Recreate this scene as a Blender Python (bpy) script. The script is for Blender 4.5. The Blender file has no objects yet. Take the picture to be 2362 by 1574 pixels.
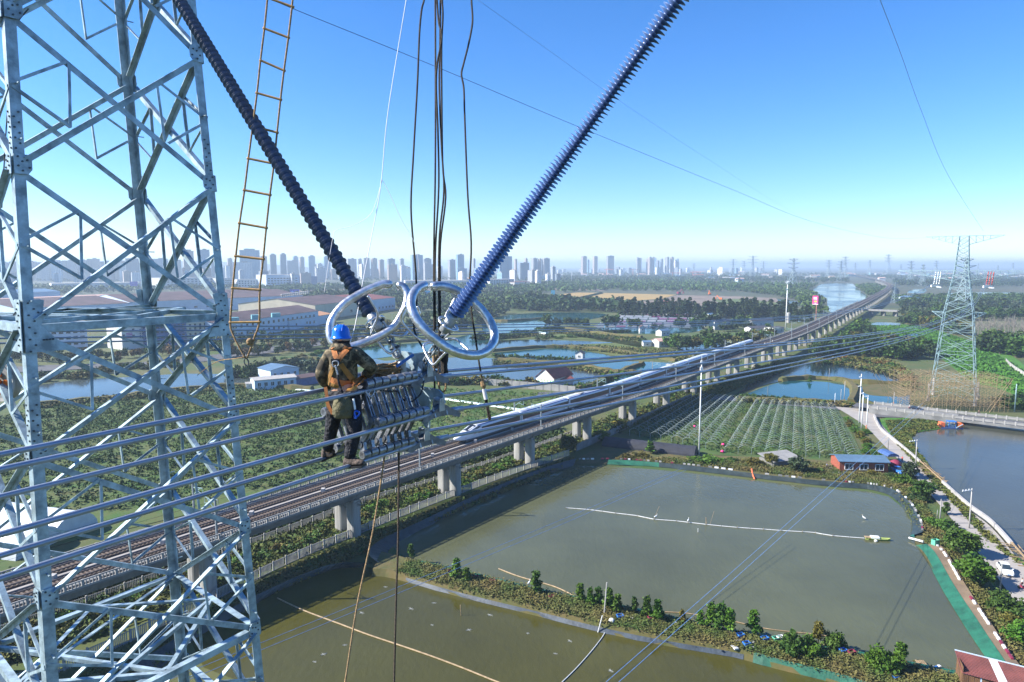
import bpy, math, random
import numpy as np
from mathutils import Vector, Matrix
R = math.radians
random.seed(11); rng = np.random.default_rng(11)
S = bpy.context.scene; COL = S.collection
# ------------------------------------------------------------------ camera, sky, sun, exposure
PITCH = R(6.3); F = 1575.0; H = 56.0
cP, sP = math.cos(PITCH), math.sin(PITCH)
cam = bpy.data.cameras.new('camera'); cam.sensor_width = 36; cam.lens = F/2362*36
cam.clip_start = 0.3; cam.clip_end = 60000
co = bpy.data.objects.new('camera', cam); COL.objects.link(co)
co.location = (0, 0, H); co.rotation_euler = (R(90)-PITCH, 0, 0); S.camera = co
SUN_EL, SUN_AZ = R(35), R(268)          # compass angle of the sun from +Y towards +X
wd = bpy.data.worlds.new('World'); S.world = wd; wd.use_nodes = True
nt = wd.node_tree; nt.nodes.clear()
sk = nt.nodes.new('ShaderNodeTexSky'); sk.sky_type = 'NISHITA'; sk.sun_disc = False
sk.sun_elevation = SUN_EL; sk.sun_rotation = SUN_AZ; sk.altitude = 0
sk.air_density = 1.0; sk.dust_density = 0.0; sk.ozone_density = 7.0
hs = nt.nodes.new('ShaderNodeHueSaturation'); hs.inputs['Saturation'].default_value = 1.18; hs.inputs['Hue'].default_value = .507
bg = nt.nodes.new('ShaderNodeBackground'); bg.inputs[1].default_value = 0.093
wo = nt.nodes.new('ShaderNodeOutputWorld')
nt.links.new(sk.outputs[0], hs.inputs['Color']); nt.links.new(hs.outputs[0], bg.inputs[0]); nt.links.new(bg.outputs[0], wo.inputs[0])
sl = bpy.data.lights.new('sun', 'SUN'); sl.energy = 5.0; sl.angle = R(0.5); sl.color = (1, .95, .86)
so = bpy.data.objects.new('sun', sl); COL.objects.link(so)
sdir = Vector((math.sin(SUN_AZ)*math.cos(SUN_EL), math.cos(SUN_AZ)*math.cos(SUN_EL), math.sin(SUN_EL)))
so.rotation_euler = sdir.to_track_quat('Z', 'Y').to_euler(); so.location = (-60, 0, 120)
S.view_settings.view_transform = 'Standard'; S.view_settings.look = 'None'
S.view_settings.exposure = 1.3; S.view_settings.gamma = 1; S.view_settings.use_curve_mapping = False
S.cycles.max_bounces = 6; S.cycles.volume_bounces = 0; S.cycles.diffuse_bounces = 2; S.cycles.glossy_bounces = 3
S.cycles.transparent_max_bounces = 6; S.cycles.caustics_reflective = False; S.cycles.caustics_refractive = False
HAZE_DENSITY = 1.8e-4; HAZE_COLOR = (.66, .83, 1.0)

# ------------------------------------------------------------------ from picture measurements to places in the world
def W(px, py, z):                       # point seen at (px, py) at depth z
    X = (px-1181)/F*z; V = (py-787)/F*z
    return Vector((X, z*cP-V*sP, H-V*cP-z*sP))
def ray(px, py):
    X = (px-1181)/F; V = (py-787)/F
    return Vector((X, cP-V*sP, -sP-V*cP))
def G(px, py, h=0.0):                   # point on the level h
    d = ray(px, py); t = (H-h)/-d.z
    return Vector((0, 0, H)) + d*t
def onplane(px, py, c, n):              # point on the plane through c with normal n
    d = ray(px, py); o = Vector((0, 0, H))
    return o + d*((c-o).dot(n)/d.dot(n))
def depth_at(px, p0, d):                # depth where a straight run p0 + t d crosses picture column px
    k = (px-1181)/F                     # uses plan only
    # X = k*(Y cP - (Z-H) sP); height taken as constant
    zz = (p0.z-H)*sP
    t = (k*(p0.y*cP-zz)-p0.x)/(d.x-k*d.y*cP)
    return (p0.y+t*d.y)*cP-zz, t
def catmull(pts, n=8):
    pts = [Vector(p) for p in pts]; out = []
    for i in range(len(pts)-1):
        a, b, c, d = pts[max(i-1, 0)], pts[i], pts[i+1], pts[min(i+2, len(pts)-1)]
        for k in range(n):
            t = k/n
            out.append(.5*((2*b)+(c-a)*t+(2*a-5*b+4*c-d)*t*t+(3*b-a-3*c+d)*t**3))
    out.append(pts[-1]); return out

_W = "zeroth first second third fourth fifth sixth seventh eighth ninth tenth eleventh twelfth thirteenth fourteenth fifteenth sixteenth seventeenth eighteenth nineteenth".split()
_T = {20: "twent", 30: "thirt", 40: "fort", 50: "fift", 60: "sixt", 70: "sevent", 80: "eight", 90: "ninet"}
def nth(n):
    if n < 20: return _W[n]
    pre = ''
    if n >= 100: pre = 'hundred-and-' if n < 200 else 'two-hundred-and-'; n %= 100
    if n < 20: return pre+_W[n]
    t = _T[n//10*10]
    return pre + (t+'ieth' if n % 10 == 0 else t+'y-'+_W[n % 10])

# ------------------------------------------------------------------ objects
WL = {}
def tag(o, label=None, cat=None, group=None, kind=None):
    for k, v in (('label', label), ('category', cat), ('group', group), ('kind', kind)):
        if v: o[k] = v
    return o
def thing(name, label, cat, loc=(0, 0, 0), rz=0, group=None):
    o = bpy.data.objects.new(name, None); COL.objects.link(o); o.empty_display_size = .5
    o.location = loc; o.rotation_euler = (0, 0, rz); WL[o.name] = Vector(loc)
    return tag(o, label, cat, group)
def link(name, me, parent=None, mat=None):
    o = bpy.data.objects.new(name, me); COL.objects.link(o)
    if mat is not None and not me.materials: me.materials.append(mat)
    if parent is not None: o.parent = parent; WL[o.name] = WL.get(parent.name, Vector())
    return o
KIDS = {}
def copy_tree(o, kids, parent=None):
    c = o.copy(); COL.objects.link(c); c.parent = parent; WL[c.name] = WL.get(parent.name if parent else o.name, Vector())
    for ch in kids.get(o.name, ()): copy_tree(ch, kids, c)
    return c
def kidmap(root):
    m = {}
    def rec(o):
        m[o.name] = list(o.children)
        for c in o.children: rec(c)
    rec(root); return m

def frame(d):
    d = d.normalized()
    u = d.cross(Vector((0, 0, 1)))
    if u.length < 1e-3: u = d.cross(Vector((1, 0, 0)))
    u.normalize(); return u, u.cross(d).normalized()
class MB:
    def __init__(s): s.v = []; s.f = []
    def add(s, vs, fs):
        b = len(s.v); s.v += [tuple(v) for v in vs]; s.f += [tuple(b+i for i in f) for f in fs]; return s
    def hexa(s, a, b):                   # two quads, bottom a and top b
        return s.add(list(a)+list(b), [(3, 2, 1, 0), (4, 5, 6, 7), (0, 1, 5, 4), (1, 2, 6, 5), (2, 3, 7, 6), (3, 0, 4, 7)])
    def box(s, c, d, rz=0):              # centre, full sizes
        x, y, z = d[0]/2, d[1]/2, d[2]/2; cc, ss = math.cos(rz), math.sin(rz); o = []
        for dz in (-z, z):
            for dx, dy in ((-x, -y), (x, -y), (x, y), (-x, y)):
                o.append((c[0]+dx*cc-dy*ss, c[1]+dx*ss+dy*cc, c[2]+dz))
        return s.hexa(o[:4], o[4:])
    def bar(s, p, q, w, h=None, u=None):
        p, q = Vector(p), Vector(q); h = h or w
        if u is None: u, v = frame(q-p)
        else:
            d = (q-p).normalized(); u = (Vector(u)-d*Vector(u).dot(d)).normalized(); v = u.cross(d).normalized()
        a = [p-u*w/2-v*h/2, p+u*w/2-v*h/2, p+u*w/2+v*h/2, p-u*w/2+v*h/2]
        return s.hexa(a, [x+(q-p) for x in a])
    def angle(s, p, q, w, t, u, v):      # rolled angle section, corner on the line p-q, legs along u and v
        p, q = Vector(p), Vector(q); d = (q-p).normalized()
        u = Vector(u); u = (u-d*u.dot(d)).normalized(); v = Vector(v); v = (v-d*v.dot(d)-u*v.dot(u)).normalized()
        pr = [Vector((0, 0)), Vector((w, 0)), Vector((w, t)), Vector((t, t)), Vector((t, w)), Vector((0, w))]
        a = [p+u*c.x+v*c.y for c in pr]; b = [q+u*c.x+v*c.y for c in pr]
        fs = [(i, (i+1) % 6, (i+1) % 6+6, i+6) for i in range(6)]+[(0, 3, 2, 1), (0, 5, 4, 3), (6, 7, 8, 9), (6, 9, 10, 11)]
        return s.add(a+b, fs)
    def tube(s, pts, r, n=8, cap=True):
        pts = [Vector(p) for p in pts]; m = len(pts)
        rr = r if hasattr(r, '__len__') else [r]*m
        u = None; rings = []
        for i, p in enumerate(pts):
            d = pts[min(i+1, m-1)]-pts[max(i-1, 0)]
            if d.length < 1e-9: d = Vector((0, 0, 1))
            d.normalize()
            if u is None: u, _ = frame(d)
            u = (u-d*u.dot(d)); u = u.normalized() if u.length > 1e-6 else frame(d)[0]
            v = d.cross(u); rings.append([p+(u*math.cos(2*math.pi*k/n)+v*math.sin(2*math.pi*k/n))*rr[i] for k in range(n)])
        fs = [(i*n+k, i*n+(k+1) % n, (i+1)*n+(k+1) % n, (i+1)*n+k) for i in range(m-1) for k in range(n)]
        if cap: fs += [tuple(range(n-1, -1, -1)), tuple((m-1)*n+k for k in range(n))]
        return s.add([x for g in rings for x in g], fs)
    def lathe(s, prof, p, d, n=16):      # prof: (radius, distance along d)
        p = Vector(p); d = Vector(d).normalized(); u, v = frame(d); vs = []
        for r, t in prof:
            vs += [p+d*t+(u*math.cos(2*math.pi*k/n)+v*math.sin(2*math.pi*k/n))*r for k in range(n)]
        m = len(prof)
        return s.add(vs, [(i*n+k, (i+1)*n+k, (i+1)*n+(k+1) % n, i*n+(k+1) % n) for i in range(m-1) for k in range(n)]+[tuple(range(n)), tuple((m-1)*n+k for k in range(n-1, -1, -1))])
    def prism(s, poly, ext):
        poly = [Vector(p) for p in poly]; n = len(poly); e = Vector(ext)
        return s.add(poly+[p+e for p in poly], [tuple(range(n)), tuple(range(2*n-1, n-1, -1))]+[(i, i+n, (i+1) % n+n, (i+1) % n) for i in range(n)])
    def ell(s, c, r, n=10, m=7):
        vs = []
        for i in range(m+1):
            a = math.pi*i/m
            for k in range(n):
                b = 2*math.pi*k/n; vs.append((c[0]+r[0]*math.sin(a)*math.cos(b), c[1]+r[1]*math.sin(a)*math.sin(b), c[2]+r[2]*math.cos(a)))
        return s.add(vs, [(i*n+k, (i+1)*n+k, (i+1)*n+(k+1) % n, i*n+(k+1) % n) for i in range(m) for k in range(n)])
    def poly(s, pts): return s.add(pts, [tuple(range(len(pts)))])
    def strip(s, A, B): 
        n = len(A); return s.add(list(A)+list(B), [(i, i+1, n+i+1, n+i) for i in range(n-1)])
    def mesh(s, name, off=None, smooth=False):
        me = bpy.data.meshes.new(name)
        vs = s.v if off is None else [(v[0]-off[0], v[1]-off[1], v[2]-off[2]) for v in s.v]
        me.from_pydata(vs, [], s.f); me.update()
        if smooth: me.shade_smooth() if hasattr(me, 'shade_smooth') else None
        return me
    def build(s, name, mat, parent=None, smooth=False, loc=None, local=False):
        off = None
        if not local:
            off = WL.get(parent.name, Vector()) if parent is not None else (Vector(loc) if loc is not None else None)
        me = s.mesh(name, off, smooth); o = link(name, me, parent, mat)
        if parent is None and loc is not None: o.location = loc; WL[o.name] = Vector(loc)
        return o

# ------------------------------------------------------------------ materials
def mat(name, col, rough=.6, metal=0., var=.18, scale=1.0, bump=0., bscale=None, col2=None, spec=.5, objcoord=False, rand=0., stretch=None):
    m = bpy.data.materials.new(name); m.use_nodes = True; n = m.node_tree.nodes; L = m.node_tree.links
    b = n['Principled BSDF']; b.inputs['Roughness'].default_value = rough; b.inputs['Metallic'].default_value = metal
    b.inputs['Specular IOR Level'].default_value = spec
    src = n.new('ShaderNodeTexCoord').outputs['Object'] if objcoord else n.new('ShaderNodeNewGeometry').outputs['Position']
    if stretch:
        mp = n.new('ShaderNodeMapping'); mp.inputs['Scale'].default_value = stretch; L.new(src, mp.inputs[0]); src = mp.outputs[0]
    t = n.new('ShaderNodeTexNoise'); t.inputs['Scale'].default_value = scale; t.inputs['Detail'].default_value = 5; t.inputs['Roughness'].default_value = .62
    L.new(src, t.inputs['Vector'])
    r = n.new('ShaderNodeValToRGB'); c2 = col2 or tuple(min(1, c*(1+var)) for c in col)
    c1 = tuple(c*(1-var) for c in col) if not col2 else col
    r.color_ramp.elements[0].position = .35; r.color_ramp.elements[1].position = .65
    r.color_ramp.elements[0].color = (*c1, 1); r.color_ramp.elements[1].color = (*c2, 1)
    L.new(t.outputs['Fac'], r.inputs[0]); out = r.outputs[0]
    if rand:
        oi = n.new('ShaderNodeObjectInfo'); h = n.new('ShaderNodeHueSaturation')
        for k, (inp, lo, hi) in enumerate((('Value', 1-rand, 1+rand), ('Hue', .5-rand*.05, .5+rand*.05))):
            mr = n.new('ShaderNodeMapRange'); mr.inputs['To Min'].default_value = lo; mr.inputs['To Max'].default_value = hi
            if k:
                fr = n.new('ShaderNodeMath'); fr.operation = 'FRACT'; ml = n.new('ShaderNodeMath'); ml.operation = 'MULTIPLY'; ml.inputs[1].default_value = 7.31
                L.new(oi.outputs['Random'], ml.inputs[0]); L.new(ml.outputs[0], fr.inputs[0]); L.new(fr.outputs[0], mr.inputs['Value'])
            else: L.new(oi.outputs['Random'], mr.inputs['Value'])
            L.new(mr.outputs[0], h.inputs[inp])
        L.new(out, h.inputs['Color']); out = h.outputs[0]
    L.new(out, b.inputs['Base Color'])
    if bump:
        t2 = n.new('ShaderNodeTexNoise'); t2.inputs['Scale'].default_value = bscale or scale*4; t2.inputs['Detail'].default_value = 4
        L.new(src, t2.inputs['Vector']); bp = n.new('ShaderNodeBump'); bp.inputs['Strength'].default_value = bump; bp.inputs['Distance'].default_value = .1
        L.new(t2.outputs['Fac'], bp.inputs['Height']); L.new(bp.outputs[0], b.inputs['Normal'])
    return m
def water(name, col, rough=.06, bump=.1, scale=1.1):
    m = mat(name, col, rough, var=.16, scale=.03, spec=.5)
    n = m.node_tree.nodes; L = m.node_tree.links; b = n['Principled BSDF']; b.inputs['IOR'].default_value = 1.33
    g = n.new('ShaderNodeNewGeometry'); mp = n.new('ShaderNodeMapping'); mp.inputs['Rotation'].default_value = (0, 0, R(35)); mp.inputs['Scale'].default_value = (1, .45, 1)
    L.new(g.outputs['Position'], mp.inputs[0]); hs_ = []
    for sc, a in ((scale, 1), (scale*.22, 1.5)):
        t = n.new('ShaderNodeTexNoise'); t.inputs['Scale'].default_value = sc; t.inputs['Detail'].default_value = 3; L.new(mp.outputs[0], t.inputs['Vector']); hs_.append(t.outputs['Fac'])
    t3 = n.new('ShaderNodeTexNoise'); t3.inputs['Scale'].default_value = .018; t3.inputs['Detail'].default_value = 6; L.new(mp.outputs[0], t3.inputs['Vector'])
    mr = n.new('ShaderNodeMapRange'); mr.inputs['From Min'].default_value = .38; mr.inputs['From Max'].default_value = .66; mr.inputs['To Min'].default_value = rough*.5; mr.inputs['To Max'].default_value = rough*3.2; L.new(t3.outputs['Fac'], mr.inputs['Value']); L.new(mr.outputs[0], b.inputs['Roughness'])
    ad = n.new('ShaderNodeMath'); L.new(hs_[0], ad.inputs[0]); L.new(hs_[1], ad.inputs[1])
    bp = n.new('ShaderNodeBump'); bp.inputs['Strength'].default_value = bump; bp.inputs['Distance'].default_value = .35
    L.new(ad.outputs[0], bp.inputs['Height']); L.new(bp.outputs[0], b.inputs['Normal'])
    return m
def facade(name, wall, glass, fh=3.2, fw=3.4, vy=.5, vx=.4, rand=.12):
    m = mat(name, wall, .6, var=.06, scale=.05, rand=rand); n = m.node_tree.nodes; L = m.node_tree.links; b = n['Principled BSDF']
    wallc = b.inputs['Base Color'].links[0].from_socket
    tc = n.new('ShaderNodeTexCoord'); sx = n.new('ShaderNodeSeparateXYZ'); L.new(tc.outputs['Object'], sx.inputs[0])
    def op(o, a, bb):
        q = n.new('ShaderNodeMath'); q.operation = o
        for i, x in enumerate((a, bb)):
            if x is None: continue
            if isinstance(x, (int, float)): q.inputs[i].default_value = x
            else: L.new(x, q.inputs[i])
        return q.outputs[0]
    u = op('ADD', sx.outputs[0], sx.outputs[1])
    fz = op('GREATER_THAN', op('FRACT', op('DIVIDE', sx.outputs[2], fh), None), vy)
    fu = op('GREATER_THAN', op('FRACT', op('DIVIDE', u, fw), None), vx)
    g = n.new('ShaderNodeNewGeometry'); sn = n.new('ShaderNodeSeparateXYZ'); L.new(g.outputs['True Normal'], sn.inputs[0])
    side = op('LESS_THAN', op('ABSOLUTE', sn.outputs[2], None), .5)
    fac = op('MULTIPLY', op('MULTIPLY', fz, fu), side)
    mx = n.new('ShaderNodeMix'); mx.data_type = 'RGBA'; L.new(fac, mx.inputs['Factor']); L.new(wallc, mx.inputs['A']); mx.inputs['B'].default_value = (*glass, 1)
    L.new(mx.outputs['Result'], b.inputs['Base Color'])
    return m
M = {}
M['steel'] = mat('galvanised steel', (.29, .38, .43), .45, .25, .42, 3.4, .08, 30)
M['steel2'] = mat('far galvanised steel', (.25, .36, .39), .5, .1, .1, .2)
M['bolt'] = mat('dark bolts', (.06, .075, .09), .5, .4)
M['alum'] = mat('aluminium conductor', (.30, .34, .42), .40, .5, .12, 3)
M['tube'] = mat('polished aluminium tube', (.60, .61, .63), .30, .85, .28, 9, .10, 30)
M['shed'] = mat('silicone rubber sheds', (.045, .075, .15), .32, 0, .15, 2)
M['shed_lit'] = mat('lit rubber sheds', (.085, .15, .33), .38, 0, .12, 2)  # paler blue copy of the shed rubber, the light on it put into the colour
M['fit'] = mat('cast steel fitting', (.36, .39, .42), .40, .5, .25, 8, .1, 60)
M['clampm'] = mat('aluminium clamp', (.25, .265, .30), .36, .6, .35, 9, .1, 50)
M['clampd'] = mat('weathered clamp', (.16, .17, .19), .5, .4, .25, 9, .15, 60)
M['wirerope'] = mat('greasy steel rope', (.035, .028, .022), .55, .2, .5, 60, .8, 160)
M['hemp'] = mat('tan rope', (.36, .23, .11), .8, 0, .35, 40, .6, 120)
M['whitecord'] = mat('white cord', (.75, .74, .76), .6)
M['bamboo'] = mat('bamboo', (.31, .22, .12), .6, 0, .3, 2)
M['concrete'] = mat('concrete', (.25, .245, .235), .85, 0, .18, .35, .15, 4)
M['concrete_d'] = mat('weathered concrete', (.17, .17, .165), .85, 0, .25, .3, .15, 4)
M['ballast'] = mat('brown ballast', (.055, .036, .027), .9, 0, .4, 3.5, .5, 8)
M['rail'] = mat('rail steel', (.14, .11, .095), .4, .5)
M['sleeper'] = mat('sleepers', (.12, .09, .07), .9)
M['white'] = mat('white paint', (.74, .75, .75), .45, 0, .06, .8)
M['whitewall'] = mat('whitewash', (.55, .54, .525), .8, 0, .1, .3)
M['black'] = mat('black', (.012, .013, .016), .5)
M['glass'] = mat('dark window glass', (.03, .045, .06), .12, 0, .2, .5)
M['red'] = mat('red paint', (.45, .03, .03), .5)
M['asphalt'] = mat('asphalt', (.085, .085, .09), .85, 0, .12, .4)
M['whiteroad'] = mat('pale concrete road', (.30, .275, .25), .85, 0, .1, .35, .1, 3, stretch=(1, 1, 1))
M['kerb'] = mat('pale parapet', (.36, .345, .325), .8, 0, .12, .6)
# ------------------------------------------------------------------ ground, water, fields
M['land'] = mat('rough grass land', (.036, .078, .011), .95, 0, scale=.035, col2=(.092, .086, .027), bump=.3, bscale=.6)
M['grass'] = mat('bright grass', (.045, .10, .008), .95, 0, scale=.09, col2=(.10, .10, .02), bump=.4, bscale=1.2)
M['orchard'] = mat('orchard soil and grass', (.032, .092, .009), .95, 0, scale=.12, col2=(.080, .085, .022), bump=.4, bscale=1.0)
M['drygrass'] = mat('dry grass', (.115, .085, .03), .95, 0, scale=.25, col2=(.06, .07, .015), bump=.4, bscale=2)
M['hyacinth'] = mat('water hyacinth', (.030, .115, .006), .9, 0, scale=.10, col2=(.055, .165, .010), bump=.9, bscale=1.5)
M['soil'] = mat('bare soil', (.17, .12, .075), .95, 0, .25, .15, .3, 1.5)
M['rice'] = mat('ripe rice', (.30, .20, .06), .95, 0, .12, .02)
M['brownfield'] = mat('ploughed field', (.17, .13, .10), .95, 0, .25, .03)
M['farland'] = mat('far land', (.03, .05, .02), .95, 0, scale=.006, col2=(.075, .07, .035))
M['pond'] = water('murky pond', (.078, .084, .044), .05, .17)
M['pond2'] = water('olive pond', (.058, .055, .013), .05, .18)
M['pondriver'] = water('river water', (.060, .063, .045), .06, .10)
M['pondteal'] = water('blue green pond', (.008, .055, .058), .07, .08, .8)
M['ponddark'] = water('dark pond', (.008, .018, .022), .06, .08, .8)
M['pondgrey'] = water('pale pond', (.05, .065, .065), .08, .08, .8)
M['liner_g'] = mat('green pond liner', (.012, .095, .055), .6, 0, .3, .5, .4, 3)
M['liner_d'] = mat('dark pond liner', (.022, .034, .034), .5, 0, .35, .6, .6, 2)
M['liner_b'] = mat('grey blue pond liner', (.038, .052, .068), .6, 0, .3, .6, .6, 2)
def sheet(name, px, h, m, kind='structure', smooth=0):
    pts = [G(x, y, h) for x, y in px]
    if smooth: pts = catmull(pts+[pts[0]], smooth)[:-1]
    b = MB(); b.poly(pts); o = b.build(name, m)
    return tag(o, kind=kind)
b = MB(); b.poly([(-19000, -600, -.02), (19000, -600, -.02), (19000, 19500, -.02), (-19000, 19500, -.02)])
tag(b.build('ground', M['farland']), kind='structure')
# near land: a large piece with a finer cover
b = MB(); b.poly([(-420, -60, 0), (420, -60, 0), (900, 900, 0), (-700, 900, 0)]); tag(b.build('grass_land', M['land']), kind='structure')

# --- ponds
sheet('pond_water', [(905,1262),(960,1222),(1100,1155),(1230,1100),(1320,1072),(1425,1078),(1500,1082),(1600,1092),(1780,1113),(1920,1128),(2000,1134),(2050,1146),(2084,1172),(2104,1208),(2100,1240),(2132,1272),(2166,1335),(2212,1408),(2262,1480),(2330,1590),(2170,1552),(2000,1518),(1800,1482),(1700,1464),(1550,1430),(1400,1398),(1240,1366),(1060,1322),(950,1298)], .03, M['pond'])
sheet('lower_pond_water', [(925,1325),(830,1304),(760,1312),(640,1362),(540,1420),(440,1480),(470,1540),(560,1574),(620,1700),(620,1900),(2600,1900),(2100,1600),(1900,1552),(1730,1508),(1550,1482),(1400,1452),(1250,1412),(1060,1365)], .03, M['pond2'])
sheet('river_water', [(2090,1002),(2130,985),(2230,978),(2420,990),(2700,1040),(2900,1400),(2480,1420),(2362,1318),(2310,1262),(2255,1208),(2190,1140),(2150,1090),(2110,1050)], .03, M['pondriver'])
sheet('canal_water', [(60,936),(60,892),(180,876),(330,868),(420,862),(560,864),(660,842),(700,832),(860,826),(900,836),(740,858),(640,880),(560,890),(420,898),(260,918),(120,940)], .05, M['pondgrey'])
far_ponds = [
 ('pondteal', [(1110,740),(1180,726),(1290,721),(1392,724),(1380,734),(1300,744),(1250,756),(1205,770),(1120,768)]),
 ('pondteal', [(1372,752),(1440,730),(1560,732),(1620,738),(1612,764),(1500,770),(1400,766)]),
 ('ponddark', [(1000,800),(1120,787),(1230,784),(1360,788),(1472,793),(1466,801),(1300,803),(1140,806),(1020,812)]),
 ('pondteal', [(1130,815),(1270,804),(1330,808),(1402,820),(1400,830),(1320,834),(1200,829)]),
 ('pondgrey', [(870,834),(1000,826),(1120,826),(1260,836),(1330,848),(1408,862),(1360,884),(1290,890),(1200,884),(1100,878),(1010,880),(900,856)]),
 ('pondteal', [(1352,838),(1440,834),(1560,838),(1600,846),(1520,860),(1420,856)]),
 ('pondteal', [(1385,884),(1450,862),(1530,860),(1500,886),(1440,910),(1370,915),(1345,905)]),
 ('pondteal', [(660,838),(760,812),(840,800),(1000,788),(1100,770),(1160,775),(1110,792),(980,812),(860,828),(740,838)]),
 ('pondgrey', [(1968,655),(1930,653),(1898,655),(1880,664),(1862,675),(1903,686),(1908,700),(1912,717),(1925,719),(1960,704),(1998,692),(2001,684),(1985,672),(1974,662)]),
 ('pondgrey', [(1722,687),(1770,688),(1820,692),(1856,702),(1850,706),(1800,702),(1750,694)]),
 ('pondteal', [(2092,677),(2102,669),(2135,667),(2130,676)]),
 ('pondteal', [(2170,678),(2240,675),(2380,677),(2380,686),(2260,684),(2180,684)]),
 ('ponddark', [(1480,700),(1620,735),(1870,742),(1880,735),(1640,727)]),
 ('ponddark', [(1700,908),(1740,880),(1800,856),(1880,836),(1960,836),(2050,848),(2090,870),(2092,884),(1980,882),(1880,876),(1800,880)]),
 ('pondteal', [(1705,915),(1800,882),(1880,880),(1950,887),(1968,905),(1955,926),(1840,924),(1730,916)]),
 ('pondteal', [(1986,893),(2040,905),(2092,905),(2095,938),(2060,938),(2010,926),(1990,912)]),
 ('ponddark', [(2004,752),(2022,744),(2075,746),(2070,752),(2030,756)]),
 ('pondteal', [(1560,800),(1640,790),(1660,798),(1600,812)]),
]
for i, (k, px) in enumerate(far_ponds): sheet('pond_water', px, .08+.012*i, M[k], smooth=5)
# --- covers and fields
sheet('hyacinth_channel', [(2006,768),(2004,752),(2072,748),(2120,750),(2160,762),(2250,790),(2310,806),(2380,860),(2400,930),(2300,895),(2240,880),(2185,838),(2120,790),(2050,778)], .16, M['hyacinth'], smooth=4)
sheet('bank_cover', [(2030,968),(2060,962),(2150,965),(2180,985),(2110,998),(2100,1008),(2108,1032),(2135,1060),(2155,1090),(2180,1112),(2225,1170),(2290,1240),(2390,1320),(2370,1330),(2280,1258),(2200,1170),(2120,1085),(2070,1030),(2042,1000)], .16, M['hyacinth'], smooth=3)
sheet('orchard_field', [(-260,1020),(60,944),(260,922),(560,893),(720,900),(900,880),(1010,890),(1330,905),(1480,905),(1300,965),(1040,1020),(760,1105),(420,1190),(0,1290),(-300,1370)], .12, M['orchard'])
sheet('corridor_grass', [(-100,1440),(420,1300),(800,1190),(1030,1112),(1230,1050),(1420,990),(1600,940),(1800,860),(1850,840),(1700,905),(1560,960),(1420,1005),(1300,1050),(1100,1130),(830,1245),(500,1370),(200,1480)], .14, M['grass'])
sheet('rice_field', [(1238,690),(1270,682),(1330,675),(1390,676),(1560,680),(1530,689),(1440,696),(1418,701),(1350,699),(1310,696),(1250,694)], .2, M['rice'])
b = MB(); b.tube([G(1317,694,.4), G(1345,687,.4), G(1388,677,.4)], 3.0, 4); tag(b.build('field_dike', M['grass']), kind='structure')
sheet('ploughed_field', [(1430,701),(1530,690),(1562,681),(1700,684),(1790,688),(1800,700),(1780,712),(1640,712),(1520,706)], .21, M['brownfield'])
sheet('meadow', [(1640,690),(1720,690),(1790,698),(1800,706),(1700,706),(1660,700)], .24, M['grass'])
sheet('far_meadow', [(980,652),(1100,664),(1400,672),(1380,668),(1200,655)], .2, M['brownfield'])
sheet('far_brown_field', [(600,672),(860,664),(1000,668),(1000,676),(860,674),(640,678)], .22, M['brownfield'])
sheet('wet_meadow', [(1160,786),(1240,780),(1480,788),(1230,800),(1340,806),(1420,822),(1560,830),(1640,820),(1500,806),(1480,790),(1300,770)], .2, M['grass'])
sheet('marsh', [(1990,905),(2000,888),(2100,888),(2095,912),(2060,915),(2010,912)], .28, M['drygrass'], smooth=4)
sheet('marsh', [(1880,838),(1920,828),(2040,836),(2095,860),(2090,880),(2040,856),(1960,842)], .29, M['drygrass'], smooth=4)
sheet('greenhouse_field', [(1405,1012),(1470,975),(1600,922),(1720,928),(1930,945),(1962,990),(1996,1066),(1900,1064),(1780,1058),(1640,1052),(1500,1036)], .15, M['orchard'])
sheet('pond_margin', [(1310,1070),(1420,1012),(1500,1034),(1640,1050),(1780,1056),(1900,1062),(1990,1066),(2060,1085),(2110,1150),(2170,1240),(2250,1350),(2362,1500),(2450,1640),(2340,1600),(2262,1480),(2160,1325),(2110,1250),(2120,1210),(2090,1160),(2050,1132),(1900,1116),(1780,1100),(1600,1080),(1425,1070)], .22, M['drygrass'])
sheet('wood_floor', [(1870,790),(2010,765),(2100,800),(2190,850),(2100,870),(1960,838),(1860,830)], .26, M['land'])
sheet('wood_floor', [(2070,745),(2090,715),(2200,700),(2400,695),(2420,850),(2340,820),(2250,786),(2180,762)], .26, M['land'])

# --- banks: raised strips with sloping sides
def bank(name, A, B, h, m, side=.9, n=4, h0=0.):
    a = catmull([G(x, y, h) for x, y in A], n); c = catmull([G(x, y, h) for x, y in B], n); k = min(len(a), len(c))
    a, c = a[:k], c[:k]; bb = MB(); a0, c0 = [], []
    for p, q in zip(a, c):
        d = (p-q); d.z = 0; d = d.normalized()*side
        a0.append(Vector((p.x+d.x, p.y+d.y, h0))); c0.append(Vector((q.x-d.x, q.y-d.y, h0)))
    bb.strip(a0, a); bb.strip(a, c); bb.strip(c, c0)
    return tag(bb.build(name, m), kind='structure'), a, c, a0, c0
def liner(name, A, B, m, lift=.03):
    bb = MB(); a = [Vector(p) for p in A]; c = [Vector(p) for p in B]; n_ = len(a)
    for p, q in zip(a, c):
        p.z += lift+.04+random.uniform(0, .04); q.z += lift+.02+random.uniform(0, .03)
        j = random.uniform(-.1, .1); q.x += j; q.y += j
    bb.strip(a, c); return tag(bb.build(name, m), kind='structure')
DA = [(880,1272),(950,1290),(1060,1314),(1240,1358),(1400,1390),(1550,1422),(1700,1456),(1800,1474),(2000,1508),(2120,1532),(2260,1560)]
DB = [(860,1312),(912,1318),(1050,1356),(1240,1402),(1395,1440),(1545,1470),(1690,1494),(1790,1520),(1960,1562),(2060,1600),(2180,1650)]
dk, dA, dB, dA0, dB0 = bank('pond_dike', DA, DB, 1.1, M['drygrass'], .75)
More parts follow.
